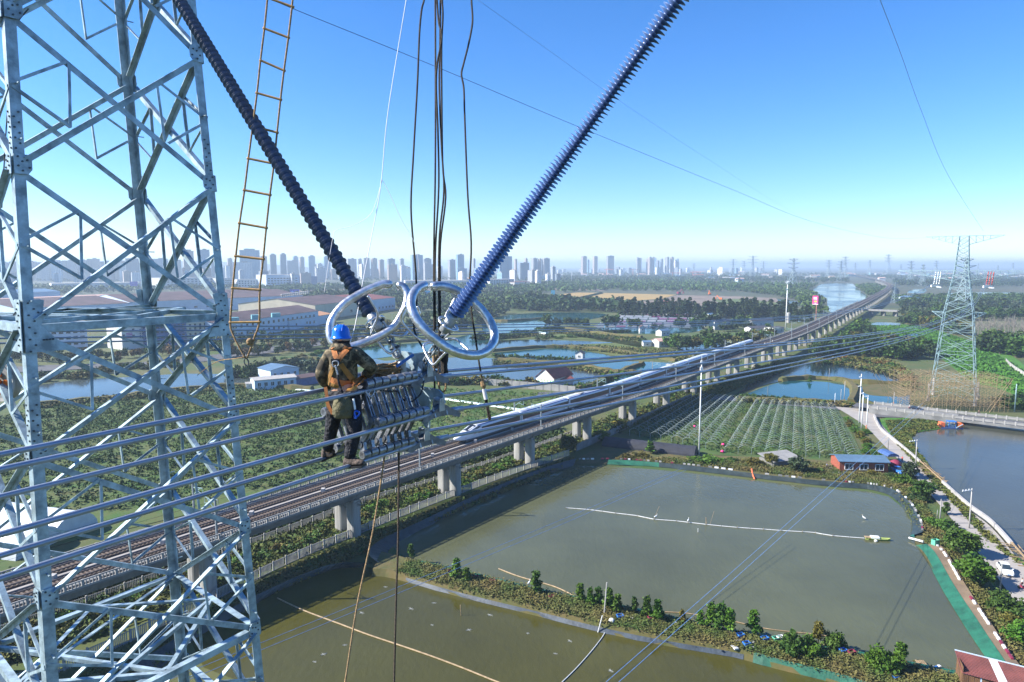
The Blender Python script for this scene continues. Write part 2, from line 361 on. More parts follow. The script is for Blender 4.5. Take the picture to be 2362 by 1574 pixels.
liner('green_liner', dA[5:], [p.lerp(q, .13) for p, q in zip(dA, dB)][5:], M['liner_g'], .06); liner('green_liner', dA[5:], dA0[5:], M['liner_g']); liner('grey_liner', [p.lerp(q, .5) for p, q in zip(dB, dB0)][5:26], dB0[5:26], M['liner_b']); liner('green_liner', dB[26:], dB0[26:], M['liner_g'])
# far and right-hand shore of the big pond
SA = [(1330,1062),(1430,1062),(1520,1068),(1620,1078),(1780,1098),(1920,1112),(2000,1118),(2060,1130),(2098,1160),(2122,1200),(2128,1228)]
SB = [(1322,1070),(1428,1073),(1520,1078),(1610,1088),(1780,1108),(1920,1123),(2000,1129),(2048,1142),(2082,1170),(2104,1206),(2100,1238)]
a = catmull([G(x, y, .95) for x, y in SA], 4); c = catmull([G(x, y, .05) for x, y in SB], 4)
liner('green_liner', a[3:9], c[3:9], M['liner_g']); liner('dark_liner', a[8:], c[8:], M['liner_d'])
SC = [(2138,1256),(2160,1280),(2200,1350),(2250,1425),(2300,1500),(2370,1600)]; SD = [(2112,1258),(2134,1284),(2168,1352),(2212,1425),(2256,1492),(2320,1590)]
a = catmull([G(x, y, .95) for x, y in SC], 5); c = catmull([G(x, y, .05) for x, y in SD], 5); liner('green_liner', a, c, M['liner_g'])
a2 = catmull([G(x+26, y-2, 1.0) for x, y in SC], 5); liner('shore_path', a2, a, M['soil'], .01)
# railway-side shore of both ponds, its shade put into the dark liner colour
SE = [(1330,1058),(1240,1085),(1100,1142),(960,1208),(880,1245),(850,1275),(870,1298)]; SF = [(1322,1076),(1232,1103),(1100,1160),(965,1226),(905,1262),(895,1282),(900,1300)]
a = catmull([G(x, y, 1.2) for x, y in SE], 5); c = catmull([G(x, y, .05) for x, y in SF], 5); liner('shaded_shore', a, c, M['liner_d'])
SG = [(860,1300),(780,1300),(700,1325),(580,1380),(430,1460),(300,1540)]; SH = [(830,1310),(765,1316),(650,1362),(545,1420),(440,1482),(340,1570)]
a = catmull([G(x, y, 1.2) for x, y in SG], 5); c = catmull([G(x, y, .05) for x, y in SH], 5); liner('shaded_shore', a, c, M['liner_d'])
# low banks between the far ponds
for A in ([(1120,772),(1200,776),(1290,760),(1400,772),(1480,780)], [(1150,832),(1260,838),(1330,844),(1400,858),(1480,862)], [(1000,818),(1130,812),(1280,802),(1420,812),(1560,834)],
          [(1330,900),(1370,890),(1440,856),(1480,842)], [(1705,925),(1800,928),(1950,934)], [(1800,880),(1880,874),(1980,884),(2092,888)], [(1952,882),(1972,902),(1962,930)], [(620,846),(700,830),(780,834),(860,836)],
          [(1250,736),(1170,742),(1110,738)], [(60,940),(260,922),(420,902),(560,894),(720,900)], [(700,812),(800,800),(980,786)]):
    p = catmull([G(x, y, 0) for x, y in A], 6); bb = MB(); bb.tube(p, [1.6+random.random() for _ in p], 6); o = bb.build('pond_bank', M['drygrass']); tag(o, kind='structure')

# ------------------------------------------------------------------ roads and the road bridge
sheet('road', [(1240,905),(1400,900),(1560,902),(1700,916),(1850,928),(1960,935),(2060,945),(2090,950),(2080,964),(2010,962),(1940,946),(1700,926),(1560,914),(1400,912),(1240,916)], .3, M['asphalt'])
RL = [(1925,938),(1965,962),(1998,985),(2030,1018),(2068,1056),(2102,1090),(2160,1156),(2215,1222),(2285,1312),(2345,1392),(2420,1490),(2560,1680)]
RR = [(2012,946),(2022,962),(2044,992),(2104,1054),(2160,1108),(2232,1174),(2288,1218),(2360,1304),(2420,1370),(2480,1440),(2560,1540),(2760,1760)]
a = catmull([G(x, y, .32) for x, y in RL], 5); c = catmull([G(x, y, .32) for x, y in RR], 5); bb = MB(); bb.strip(a, c); tag(bb.build('concrete_road', M['whiteroad']), kind='structure')
for k in range(0, len(a)-1):     # expansion joints of the slab road
    pass
vg = []
PRX = [(2016,962),(2030,990),(2060,1016),(2100,1050),(2160,1104),(2232,1168),(2290,1212),(2364,1296),(2430,1366),(2500,1450)]
pr = catmull([G(x, y, .3) for x, y in PRX], 5)
par = thing('road_parapet', 'pale low concrete parapet along the river side of the white road', 'parapet', pr[0])
for i in range(len(pr)-1):
    if i in range(17, 21) or i in range(33, 39): continue     # stretches under repair
    d = (pr[i+1]-pr[i]); b = MB(); b.bar(pr[i]+Vector((0, 0, .45)), pr[i+1]-d*.02+Vector((0, 0, .45)), .5, .9, Vector((0, 0, 1)).cross(d)); b.build('parapet_block', M['kerb'], par)
    b = MB(); n_ = Vector((0, 0, 1)).cross(d).normalized()
gb = MB()
for i in list(range(17, 21))+list(range(33, 39)):
    d = pr[i+1]-pr[i]; nn = Vector((-d.y, d.x, 0)).normalized()
    for k in range(7):
        p = pr[i]+d*k/7; q = p-nn*random.uniform(-1.5, 2.4); gb.bar(p+nn*random.uniform(-2, -.5)*-1+Vector((0, 0, random.uniform(.2, .6))), q+Vector((0, 0, random.uniform(.1, .7))), .12)
    gb.bar(pr[i]+Vector((0, 0, .8)), pr[i+1]+Vector((0, 0, .8)), .25)
    gb.bar(pr[i]+nn*1.0+Vector((0, 0, .5)), pr[i+1]+nn*1.0+Vector((0, 0, .5)), .1)
o = gb.build('timber_shuttering', M['bamboo']); tag(o, 'timber shuttering poles laid along the unfinished road parapet', 'shuttering')
# bridge over the river
bL, bR = G(2010,948,.3), G(2470,1003,.3); bd = (bR-bL); bn = Vector((-bd.y, bd.x, 0)).normalized(); bl = bd.length; bu = bd.normalized()
br = thing('road_bridge', 'low concrete road bridge with panelled railings over the right river', 'bridge', bL)
b = MB(); b.bar(bL+bu*28-Vector((0, 0, -1.3)), bR+bu*60+Vector((0, 0, 1.3)), 10.5, .9, bn); b.build('deck', M['concrete_d'], br)
b = MB(); b.bar(bL+Vector((0, 0, .9)), bL+bu*28+Vector((0, 0, .9)), 10.4, 2.0, bn); b.build('abutment', M['concrete_d'], br)
b = MB(); b.bar(bL-bu*6+Vector((0, 0, 1.78)), bR+bu*60+Vector((0, 0, 1.78)), 8.4, .06, bn); b.build('carriageway', M['asphalt'], br)
for s in (28+23, 28+46, 28+69):
    b = MB(); p = bL+bu*s; b.bar(p-bn*4, p+bn*4, 1.2, 2.2, bu); b.box((p.x, p.y, -.2), (3.2, 8, .5), math.atan2(bu.y, bu.x)); b.build('pier', M['concrete'], br)
for sd in (-1, 1):
    for k in range(int((bl+50)/3.0)):
        p = bL+bu*k*3.0+bn*sd*5.0+Vector((0, 0, 1.75))
        b = MB(); b.bar(p, p+Vector((0, 0, 1.3)), .42, .42, bu); b.build('post', M['kerb'], br)
        b = MB(); b.bar(p+bu*.25+Vector((0, 0, .55)), p+bu*2.75+Vector((0, 0, .55)), .16, .7, bn); b.bar(p+bu*.25+Vector((0, 0, 1.08)), p+bu*2.75+Vector((0, 0, 1.08)), .2, .14, bn); b.build('panel', M['concrete'], br)
# ------------------------------------------------------------------ railway viaduct
PH = 11.6
base0 = Vector((-34.4, 138.0, 0)); stepv = Vector((18.95, 25.6, 0)); SPAN = stepv.length
axis = [base0+stepv*k for k in range(-5, 5)]+[G(x, y, PH)*1 for x, y in ((1700,812),(1850,761),(1955,713),(2015,684),(2046,666),(2052,657),(2035,648),(2006,640),(1977,634),(1962,630))]
axis = [Vector((p.x, p.y, 0)) for p in axis]
dense = catmull(axis, 60); acc = [0.]
for i in range(1, len(dense)): acc.append(acc[-1]+(dense[i]-dense[i-1]).length)
acc = np.array(acc); dxy = np.array([[p.x, p.y] for p in dense]); S0 = float(acc[5*60])
def at(s):
    s = s+S0; x = np.interp(s, acc, dxy[:, 0]); y = np.interp(s, acc, dxy[:, 1])
    x2 = np.interp(s+1, acc, dxy[:, 0]); y2 = np.interp(s+1, acc, dxy[:, 1]); t = Vector((x2-x, y2-y, 0))
    if t.length < 1e-4: t = Vector((0, 1, 0))
    t.normalize(); return Vector((x, y, 0)), t, Vector((t.y, -t.x, 0))     # place, along, towards the camera side
def sec(s, off, z):
    p, t, n = at(s); return Vector((p.x+n.x*off, p.y+n.y*off, z))
SMAX = float(acc[-1])-S0-5
via = thing('railway_viaduct', 'long concrete railway viaduct curving away on paired piers', 'viaduct', at(0)[0])
prof = [(-6.1, 10.75), (-6.1, 10.45), (-3.3, 10.05), (-2.7, 8.1), (2.7, 8.1), (3.3, 10.05), (6.1, 10.45), (6.1, 10.75)]
def extrude(b, prof_, s0, s1, n):
    vs = []; m = len(prof_)
    for i in range(n+1):
        s = s0+(s1-s0)*i/n; vs += [sec(s, o, z) for o, z in prof_]
    fs = [(i*m+k, i*m+(k+1) % m, (i+1)*m+(k+1) % m, (i+1)*m+k) for i in range(n) for k in range(m)]+[tuple(range(m-1, -1, -1)), tuple(n*m+k for k in range(m))]
    b.add(vs, fs)
def ribbon(b, o0, o1, z, s0, s1, n): b.strip([sec(s0+(s1-s0)*i/n, o0, z) for i in range(n+1)], [sec(s0+(s1-s0)*i/n, o1, z) for i in range(n+1)])
M['beam'] = mat('viaduct concrete', (.15, .15, .15), .85, 0, .25, .35, .1, 3, stretch=(1, 1, .25))
M['beam2'] = mat('pier concrete', (.26, .255, .24), .85, 0, .28, .7, .1, 3, stretch=(1, 1, .15))
NS = int(SMAX/SPAN)
for k in range(-4, NS):
    s0, s1 = k*SPAN, (k+1)*SPAN-.12; far = k > 26
    b = MB(); extrude(b, prof, s0, s1, 3); sp = b.build('span', M['beam'], via)
    if far: continue
    b = MB()
    for sd in (-1, 1):
        extrude(b, [(sd*6.1-.12, 10.76), (sd*6.1+.12, 10.76), (sd*6.1+.12, 11.05), (sd*6.1-.12, 11.05)], s0, s1, 3)
        extrude(b, [(sd*6.1-.09, 11.75), (sd*6.1+.09, 11.75), (sd*6.1+.09, 11.92), (sd*6.1-.09, 11.92)], s0, s1, 3)
        st = .45 if k < 9 else 1.4
        for j in range(int(SPAN/st)):
            w = .32 if j % 5 == 0 else .13; s = s0+j*st; b.bar(sec(s, sd*6.1, 11.04), sec(s, sd*6.1, 11.76 if j % 5 else 11.95), w, w*.8 if j % 5 else .3, at(s)[1])
    o = b.build('railing', M['concrete'], via); tag(o, kind='stuff')
# pillars
def pier(k):
    s = k*SPAN; p, t, n = at(s); a = math.atan2(n.y, n.x)
    b = MB(); c = p+Vector((0, 0, 7.75)); b.bar(c-n*2.9, c+n*2.9, 1.7, .5, t); o = b.build('pier', M['beam2'], via)
    if k > 26: 
        b = MB(); b.box((p.x, p.y, 3.75), (5.2, 2.2, 7.6), a); b.build('column', M['beam2'], o); return
    for sd in (-1, 1):
        q = p+n*sd*1.95; b = MB(); pl = []
        for i in range(16):
            th = 2*math.pi*i/16; cx, cy = math.cos(th), math.sin(th); e = .55
            pl.append(q+n*1.25*math.copysign(abs(cx)**e, cx)+t*1.15*math.copysign(abs(cy)**e, cy)+Vector((0, 0, -.05)))
        b.prism(pl, (0, 0, 7.6)); b.build('column', M['beam2'], o)
    b = MB(); b.bar(p+n*1-Vector((0, 0, -6.6)), p-n*1+Vector((0, 0, 6.6)), .9, 1.1, t); b.build('tie_beam', M['concrete_d'], o)
    if k < 14:
        b = MB(); q = p+n*3.4
        b.bar(q+Vector((0, 0, 7.2)), q+n*.8+Vector((0, 0, 7.2)), .12); b.bar(q+n*.8+t*.9+Vector((0, 0, 7.2)), q+n*.8-t*.9+Vector((0, 0, 7.2)), .1)
        for w in (-.9, 0, .9): b.bar(q+n*.8+t*w+Vector((0, 0, 7.2)), q+n*.8+t*w+Vector((0, 0, 8.2)), .08)
        b.build('inspection_rail', M['concrete_d'], o)
for k in range(-4, 80):
    if k*SPAN < SMAX: pier(k)
# track bed
s0, s1, n_ = -4*SPAN, SMAX, 300
b = MB(); ribbon(b, -5.9, 5.9, 10.762, s0, s1, n_); b.build('deck_slab', mat('deck slab', (.075, .055, .045), .9, 0, .2, .5), via)
for o in (-2.45, 2.45):
    b = MB(); m = 120; extrude(b, [(o-1.7, 10.77), (o-1.35, 11.15), (o+1.35, 11.15), (o+1.7, 10.77)], s0, s1, n_); b.build('ballast_bed', M['ballast'], via)
    b = MB()
    for i in range(int((9*SPAN-s0)/.62)):
        s = s0+i*.62; b.bar(sec(s, o-1.25, 11.17), sec(s, o+1.25, 11.17), .26, .10, at(s)[1])
    tag(b.build('sleepers', M['sleeper'], via), kind='stuff')
    for r in (-.75, .75):
        b = MB(); extrude(b, [(o+r-.06, 11.2), (o+r-.05, 11.36), (o+r+.05, 11.36), (o+r+.06, 11.2)], s0, s1, n_); b.build('rail', M['rail'], via)
for o in (-.35, 4.75, -5.2):
    b = MB(); extrude(b, [(o-.3, 10.77), (o-.3, 11.0), (o+.3, 11.0), (o+.3, 10.77)], s0, s1, n_); b.build('cable_trough', M['whiteroad'] if o == -.35 else M['concrete_d'], via)
# small junction boxes on the middle trough
for i in range(26):
    s = -2.2*SPAN+i*SPAN*.5; b = MB(); b.box((0, 0, .35), (.7, .9, .7)); p = sec(s, .45, 11.0)
    for v_ in range(len(b.v)): b.v[v_] = (b.v[v_][0]+p.x, b.v[v_][1]+p.y, b.v[v_][2]+p.z)
    b.build('junction_box', M['kerb'], via)
# overhead line masts
M['mast'] = mat('catenary mast', (.20, .23, .25), .5, .3)
def make_mast():
    r = thing('catenary_mast', 'x', 'catenary mast', (0, 0, 0), 0, 'overhead line masts on the viaduct')
    b = MB(); b.bar((0, 0, 0), (0, 0, 7.0), .28, .30, (1, 0, 0)); b.bar((0, 0, 0), (0, 0, .4), .5, .5, (1, 0, 0)); b.build('pole', M['mast'], r, local=True)
    b = MB(); b.bar((0, .15, 6.3), (0, 3.2, 6.75), .10); b.bar((0, .15, 5.0), (0, 2.5, 6.6), .10); b.bar((0, 1.5, 5.95), (0, 3.4, 5.55), .08); b.bar((0, 3.2, 6.75), (0, 3.3, 5.6), .06); b.build('cantilever', M['steel2'], r, local=True)
    b = MB(); b.bar((0, -.1, 6.9), (0, -.9, 6.9), .10); b.bar((0, -.9, 6.9), (0, -.9, 6.3), .08); b.build('feeder_arm', M['mast'], r, local=True)
    return r
mp = make_mast(); mk = kidmap(mp); first = True
for sd, nm in ((1, 'near'), (-1, 'far')):
    c = 0
    for i in range(-2, 16):
        s = -SPAN*1.0+i*48+(0 if sd > 0 else 2); p, t, n = at(s)
        if s > SMAX: break
        o = mp if first else copy_tree(mp, mk); first = False; c += 1
        o.location = sec(s, sd*5.35, 10.76); o.rotation_euler = (0, 0, math.atan2(-sd*n.y, -sd*n.x)-R(90))
        o['label'] = f'grey catenary mast on the {nm} edge of the viaduct, {nth(c)} along from the tower'
for sd in (-1, 1):
    b = MB(); pts = [sec(s, sd*2.45, 16.35+.15*abs(math.sin((s+SPAN)/48*math.pi))) for s in np.linspace(-3*SPAN, 700, 90)]
    b.tube(pts, .02, 4); o = b.build('contact_wire', M['black']); tag(o, f'thin overhead contact wire above the {"near" if sd>0 else "far"} track of the viaduct', 'wire')

# ------------------------------------------------------------------ the train (far track)
M['trainwhite'] = mat('train white', (.60, .62, .66), .25, 0, .02, .3)
M['traindark'] = mat('train window band', (.008, .010, .016), .35, 0, .1)
M['trainred'] = mat('train red stripe', (.35, .02, .05), .3)
M['trainblue'] = mat('train roof blue line', (.03, .10, .35), .3)
M['traingrey'] = mat('train underframe', (.09, .095, .11), .6)
TO, TZ = -2.45, 11.40
sn = float(min(np.arange(0, 120, .25), key=lambda s: abs((lambda q: 1181+F*q.x/(q.y*cP-(q.z-H)*sP))(sec(s, TO, TZ+1))-1047)))
train = thing('high_speed_train', 'white high speed train with dark window band running on the viaduct', 'train', sec(sn, TO, TZ))
bodyp = [(-1.55, .35), (-1.66, 1.1), (-1.68, 2.0), (-1.60, 2.75), (-1.32, 3.35), (-.7, 3.68), (0, 3.75), (.7, 3.68), (1.32, 3.35), (1.60, 2.75), (1.68, 2.0), (1.66, 1.1), (1.55, .35)]
def loft(b, secs):
    m = len(secs[0]); vs = [v for q in secs for v in q]
    b.add(vs, [(i*m+k, i*m+(k+1) % m, (i+1)*m+(k+1) % m, (i+1)*m+k) for i in range(len(secs)-1) for k in range(m)]+[tuple(range(m-1, -1, -1)), tuple((len(secs)-1)*m+k for k in range(m))])
def csec(s, sx=1., sz=1., zb=0.): return [sec(s, TO+o*sx, TZ+zb+(z-.35)*sz+.35) for o, z in bodyp]
LEN = 25.0; nose = [(0., .10, .06, .45), (.35, .30, .17, .3), (1., .5, .28, .16), (2., .66, .40, .06), (3.5, .8, .53, 0), (5., .9, .68, 0), (6.5, .96, .82, 0), (8., 1, .93, 0), (9.5, 1, 1, 0)]
for c in range(10):
    a0 = sn+c*(LEN+.6)+(1.5 if c else 0); a1 = a0+LEN+(1.5 if c == 0 else 0)
    b = MB(); secs = []
    if c == 0:
        for t, sx, sz, zb in nose: secs.append(csec(a0+t, sx, sz, zb))
        secs += [csec(a0+t) for t in np.linspace(11, a1-a0, 9)]
    else: secs = [csec(a0, .93, .96)]+[csec(a0+t) for t in np.linspace(.25, LEN-.25, 13)]+[csec(a1, .93, .96)]
    loft(b, secs); car = b.build('coach', M['trainwhite'], train, smooth=False)
    b = MB(); q0 = a0+(7.5 if c == 0 else .4); q1 = a1-.4
    for sd in (-1, 1):
        A = [sec(q0+(q1-q0)*i/12, TO+sd*1.75, TZ+1.42) for i in range(13)]; B = [sec(q0+(q1-q0)*i/12, TO+sd*1.72, TZ+2.72) for i in range(13)]
        if c == 0: B[0] = sec(q0+3, TO+sd*1.74, TZ+2.2); A[0] = sec(q0-1, TO+sd*1.74, TZ+1.5)
        b.strip(A, B)
    b.build('window_band', M['traindark'], car)
    b = MB()
    for sd in (-1, 1): b.strip([sec(q0+(q1-q0)*i/6, TO+sd*1.75, TZ+1.30) for i in range(7)], [sec(q0+(q1-q0)*i/6, TO+sd*1.753, TZ+1.42) for i in range(7)])
    b.build('red_stripe', M['trainred'], car)
    b = MB()
    for sd in (-1, 1): b.strip([sec(q0+(q1-q0)*i/6, TO+sd*1.50, TZ+3.22) for i in range(7)], [sec(q0+(q1-q0)*i/6, TO+sd*1.36, TZ+3.46) for i in range(7)])
    b.build('roof_line', M['trainblue'], car)
    b = MB()
    for sd in (-1, 1):
        for t in ((a1-2.2,) if c == 0 else (a0+1.3, a1-2.2)):
            A = [sec(t, TO+sd*1.735, TZ+.6), sec(t+1, TO+sd*1.735, TZ+.6)]; B = [sec(t, TO+sd*1.71, TZ+2.6), sec(t+1, TO+sd*1.71, TZ+2.6)]; b.strip(A, B)
    b.build('door', M['white'], car)
    b = MB(); extr = [(TO-1.45, TZ+.0), (TO+1.45, TZ+.0), (TO+1.45, TZ+.36), (TO-1.45, TZ+.36)]; extrude(b, extr, a0+(3 if c == 0 else .4), a1-.4, 4); b.build('underframe', M['traingrey'], car)
    if c:
        b = MB(); extrude(b, [(TO-1.35, TZ+.5), (TO+1.35, TZ+.5), (TO+1.3, TZ+3.2), (TO-1.3, TZ+3.2)], a0-.62, a0+.02, 1); b.build('gangway', M['traingrey'], car)
    if c in (2, 5):
        b = MB(); p = sec(a0+8, TO, TZ+3.7); b.box((p.x, p.y, p.z+.15), (2.0, 3.0, .3), math.atan2(at(a0)[1].y, at(a0)[1].x)); b.bar(p+Vector((0, 0, .2)), sec(a0+9.5, TO, TZ+4.4), .1); b.bar(sec(a0+9.5, TO, TZ+4.4), sec(a0+8, TO, TZ+5.0), .08); b.bar(sec(a0+8, TO-.8, TZ+5.0), sec(a0+8, TO+.8, TZ+5.0), .07); b.build('pantograph', M['kerb'], car)
def nose_at(t, sd, k):     # a point on the nose skin; k runs round the section
    i = max(j for j in range(len(nose)-1) if nose[j][0] <= t); f = (t-nose[i][0])/(nose[i+1][0]-nose[i][0]); q = [nose[i][j]+(nose[i+1][j]-nose[i][j])*f for j in range(4)]
    o, z = k; return sec(sn+t, TO+o*q[1]*1.015, TZ+q[3]+(z-.35)*q[2]*1.015+.36)
b = MB(); ks = [(-1.05, 3.5), (-.5, 3.72), (0, 3.78), (.5, 3.72), (1.05, 3.5)]
b.strip([nose_at(4.2, 1, k) for k in ks], [nose_at(7.4, 1, k) for k in ks]); b.build('cab_window', M['traindark'], train)
b = MB()
for sd in (-1, 1):
    b.poly([nose_at(5.0, 1, (sd*1.5, 3.0)), nose_at(7.8, 1, (sd*1.62, 2.7)), nose_at(9.2, 1, (sd*1.5, 3.05)), nose_at(7.6, 1, (sd*1.38, 3.3))])
b.build('side_window', M['traindark'], train)
b = MB()
for sd in (-1, 1): b.poly([nose_at(1.6, 1, (sd*1.66, 2.0)), nose_at(3.2, 1, (sd*1.67, 1.2)), nose_at(6.6, 1, (sd*1.68, 1.6)), nose_at(6.8, 1, (sd*1.68, 1.9))])
b.build('nose_flash', M['trainred'], train)

# ------------------------------------------------------------------ lineside fences of concrete pickets
M['fence'] = mat('concrete fence', (.28, .27, .255), .85, 0, .2, .8)
def picket_fence(name, label, px, h=1.9, step=3.0, gap=.28):
    p = catmull([G(x, y, 0.1) for x, y in px], 12); L_ = [0]
    for i in range(1, len(p)): L_.append(L_[-1]+(p[i]-p[i-1]).length)
    xs, ys = [q.x for q in p], [q.y for q in p]; f = thing(name, label, 'fence', p[0]); n = int(L_[-1]/step)
    at_ = lambda s: Vector((np.interp(s, L_, xs), np.interp(s, L_, ys), 0))
    for i in range(n):
        a, c = at_(i*step), at_((i+1)*step); d = (c-a).normalized()
        b = MB(); b.bar(a, a+Vector((0, 0, h+.15)), .22, .22, d); b.build('post', M['fence'], f)
        b = MB(); b.bar(a+d*.12+Vector((0, 0, .25)), c-d*.12+Vector((0, 0, .25)), .1, .12, (0, 0, 1)); b.bar(a+d*.12+Vector((0, 0, h-.15)), c-d*.12+Vector((0, 0, h-.15)), .1, .12, (0, 0, 1))
        m = int((step-.2)/gap)
        for j in range(m):
            q = a+d*(.22+j*gap); b.bar(q, q+Vector((0, 0, h)), .13, .07, d)
        b.build('picket_panel', M['fence'], f)
picket_fence('picket_fence', 'concrete picket fence along the pond side of the viaduct', [(-40,1610),(150,1545),(300,1480),(500,1382),(690,1290),(800,1245),(890,1207),(1040,1148),(1180,1096),(1320,1048)])
picket_fence('picket_fence', 'concrete picket fence in the shade behind the viaduct piers', [(-60,1490),(200,1400),(480,1298),(690,1222),(830,1168),(960,1130),(1060,1098),(1200,1050),(1340,998)])
def wall_run(name, label, px, h, m, step=3.0, t=.2, cat='wall'):
    p = catmull([G(x, y, 0.1) for x, y in px], 8); f = thing(name, label, cat, p[0]); L_ = [0]
    for i in range(1, len(p)): L_.append(L_[-1]+(p[i]-p[i-1]).length)
    at_ = lambda s: Vector((np.interp(s, L_, [q.x for q in p]), np.interp(s, L_, [q.y for q in p]), 0))
    for i in range(int(L_[-1]/step)):
        a, c = at_(i*step), at_((i+1)*step); d = (c-a).normalized(); hh = h
        b = MB(); b.bar(a+d*.02+Vector((0, 0, hh/2)), c-d*.02+Vector((0, 0, hh/2)), hh, t, (0, 0, 1)); b.build('wall_panel', m, f)
        b = MB(); b.bar(a, a+Vector((0, 0, hh+.25)), .35, .35, d); b.build('post', M['concrete_d'], f)
wall_run('boundary_wall', 'grey concrete boundary wall between the orchard and the pale pond', [(1000,882),(1060,884),(1150,890),(1240,898),(1340,908)], 3.0, M['concrete'], 4.0)
wall_run('boundary_wall', 'dark concrete wall between the viaduct and the bare greenhouse frames', [(1330,1040),(1400,1010),(1460,982),(1540,944),(1600,918)], 2.2, M['concrete_d'], 3.0)
wall_run('canal_wall', 'broken pale canal wall beside the green water plants', [(2320,836),(2335,850),(2362,868),(2400,892)], 2.2, M['kerb'], 6.0)
# ------------------------------------------------------------------ the steel tower beside the camera
LEG = {'A': ((-8.069, 11.266), (-.0347, .0696)), 'B': ((-8.704, 16.383), (-.0077, -.0554)), 'C': ((-5.955, 14.123), (-.0526, -.0051))}
def node(k, h):
    if k == 'D': return node('A', h)+node('B', h)-node('C', h)+Vector((0, 0, 0))
    (x, y), (dx, dy) = LEG[k]; v = Vector((x+dx*h, y+dy*h, H+h)); return v
def nodeD(h): v = node('A', h)+node('B', h)-node('C', h); return Vector((v.x, v.y, H+h))
def N(k, h): return nodeD(h) if k == 'D' else node(k, h)
LV = [9.3, 6.75, 4.166, 1.662, -.976, -3.148, -5.549, -7.841, -10.251, -13.0, -17, -22, -28, -35, -44, -55.9]
tw = thing('lattice_tower', 'tall galvanised lattice tower of bolted angle steel beside the worker', 'tower', (-8, 14, 0))
FACES = [('A', 'C'), ('C', 'B'), ('B', 'D'), ('D', 'A')]
def cen(h): return (N('A', h)+N('B', h)+N('C', h)+N('D', h))/4
def bolts(b, c, n, u, v, spots, r=.017, t=.018):
    for x, y in spots: b.lathe([(0, 0), (r, 0), (r, t), (0, t)], c+u*x+v*y, n, 6)
RIM = {}
for k in 'ABCD':
    nb = {'A': 'CD', 'C': 'AB', 'B': 'CD', 'D': 'AB'}[k]
    for i in range(len(LV)-1):
        p, q = N(k, LV[i+1]), N(k, LV[i]); u = N(nb[0], LV[i])-q; v = N(nb[1], LV[i])-q
        b = MB(); b.angle(p, q, .165+.010*max(0, i-4), .018, u, v); b.build('leg', M['steel'], tw)
        if i in (2, 4, 7):      # bolted splice with its rows of bolts
            d = (q-p).normalized(); uu = u.normalized(); vv = v.normalized()
            b = MB()
            for nn, w in ((uu, vv), (vv, uu)):
                for s in range(8):
                    bolts(b, p+d*(.25+s*.085)+nn*(.045+.065*(s % 2)), -w, nn, d, [(0, 0)])
            tag(b.build('bolts', M['bolt'], tw), kind='stuff')
        if i < 9:               # step bolts
            b = MB(); d = (q-p).normalized(); uu = u.normalized()
            for s in range(int((q-p).length/.9)): b.bar(p+d*(.4+s*.9)+uu*.1, p+d*(.4+s*.9)+uu*.1-v.normalized()*.16, .02)
            tag(b.build('step_bolts', M['steel'], tw), kind='stuff')
for fi, (a, c) in enumerate(FACES):
    for i in range(len(LV)-1):
        h0, h1 = LV[i], LV[i+1]; hm = (h0+h1)/2
        A0, A1, C0, C1 = N(a, h0), N(a, h1), N(c, h0), N(c, h1)
        nrm = (C1-A0).cross(C0-A1).normalized()
        if nrm.dot(cen(hm)-(A0+C1)/2) < 0: nrm = -nrm          # inward
        ex = (C0-A0).normalized(); w = .105 if i < 9 else .15
        def seg(p, q, e): d = (q-p).normalized(); return p+d*e, q-d*e
        for (p, q, off) in ((A0, C1, .013), (A1, C0, -.013)):
            s, e = seg(p, q, .16); s += nrm*off; e += nrm*off
            side = nrm.cross(q-p).normalized()
            b = MB(); b.angle(s, e, w, .012, side, nrm if off > 0 else -nrm); b.build('brace', M['steel'], tw)
        if i < 10:
            t = .27
            for (p0, q0, p1, q1, lp0, lp1) in ((A0, C1, A1, C0, A0, A1), (C0, A1, C1, A0, C0, C1)):
                m1 = p0+(q0-p0)*t; m2 = p1+(q1-p1)*t; lm = (lp0+lp1)/2
                for s, e in ((m1, m2), (m1, lm), (m2, lm)):
                    b = MB(); s2, e2 = seg(s, e, .03); b.angle(s2-nrm*.014, e2-nrm*.014, .05, .008, nrm.cross(e-s), nrm); b.build('strut', M['steel'], tw)
                pass
        if i < 9:               # gusset plates at the two nodes of this level
            for p, sgn, kk in ((A0, 1, a), (C0, -1, c)):
                big = abs(h0+.976) < .01
                dl = (N(kk, h1)-p).normalized(); e2 = ex*sgn
                if big: pl = [(-.005, -.42), (.235, -.42), (.30, -.40), (.24, .02), (.62 if kk == 'A' else .48, .46), (.235, .46), (-.005, .46)]
                else: pl = [(-.005, -.15), (.19, -.15), (.25, -.08), (.25, .09), (.19, .17), (-.005, .17)]
                pts = [p-nrm*.03+e2*x+dl*y for x, y in pl]
                b = MB(); b.prism(pts, -nrm*.014); g = b.build('gusset_plate', M['steel'], tw)
                b = MB(); sp = [(.06+.08*(j % 2), -.36+.1*j) for j in range(9)]+[(.26+.045*j, .26) for j in range(4)]+[(.2+.05*j, -.2+.02*j) for j in range(3)] if big else [(.05+.06*(j % 2), -.11+.075*j) for j in range(4)]+[(.18, -.06), (.21, .06)]
                bolts(b, p-nrm*.045, -nrm, e2, dl, sp); tag(b.build('bolts', M['bolt'], g), kind='stuff')
        if i in (4, 7, 8, 9):         # horizontal frame
            p, q = seg(A0, C0, .25); b = MB(); b.angle(p-nrm*.02, q-nrm*.02, .14, .012, (0, 0, -1), nrm); b.build('horizontal', M['steel'], tw)
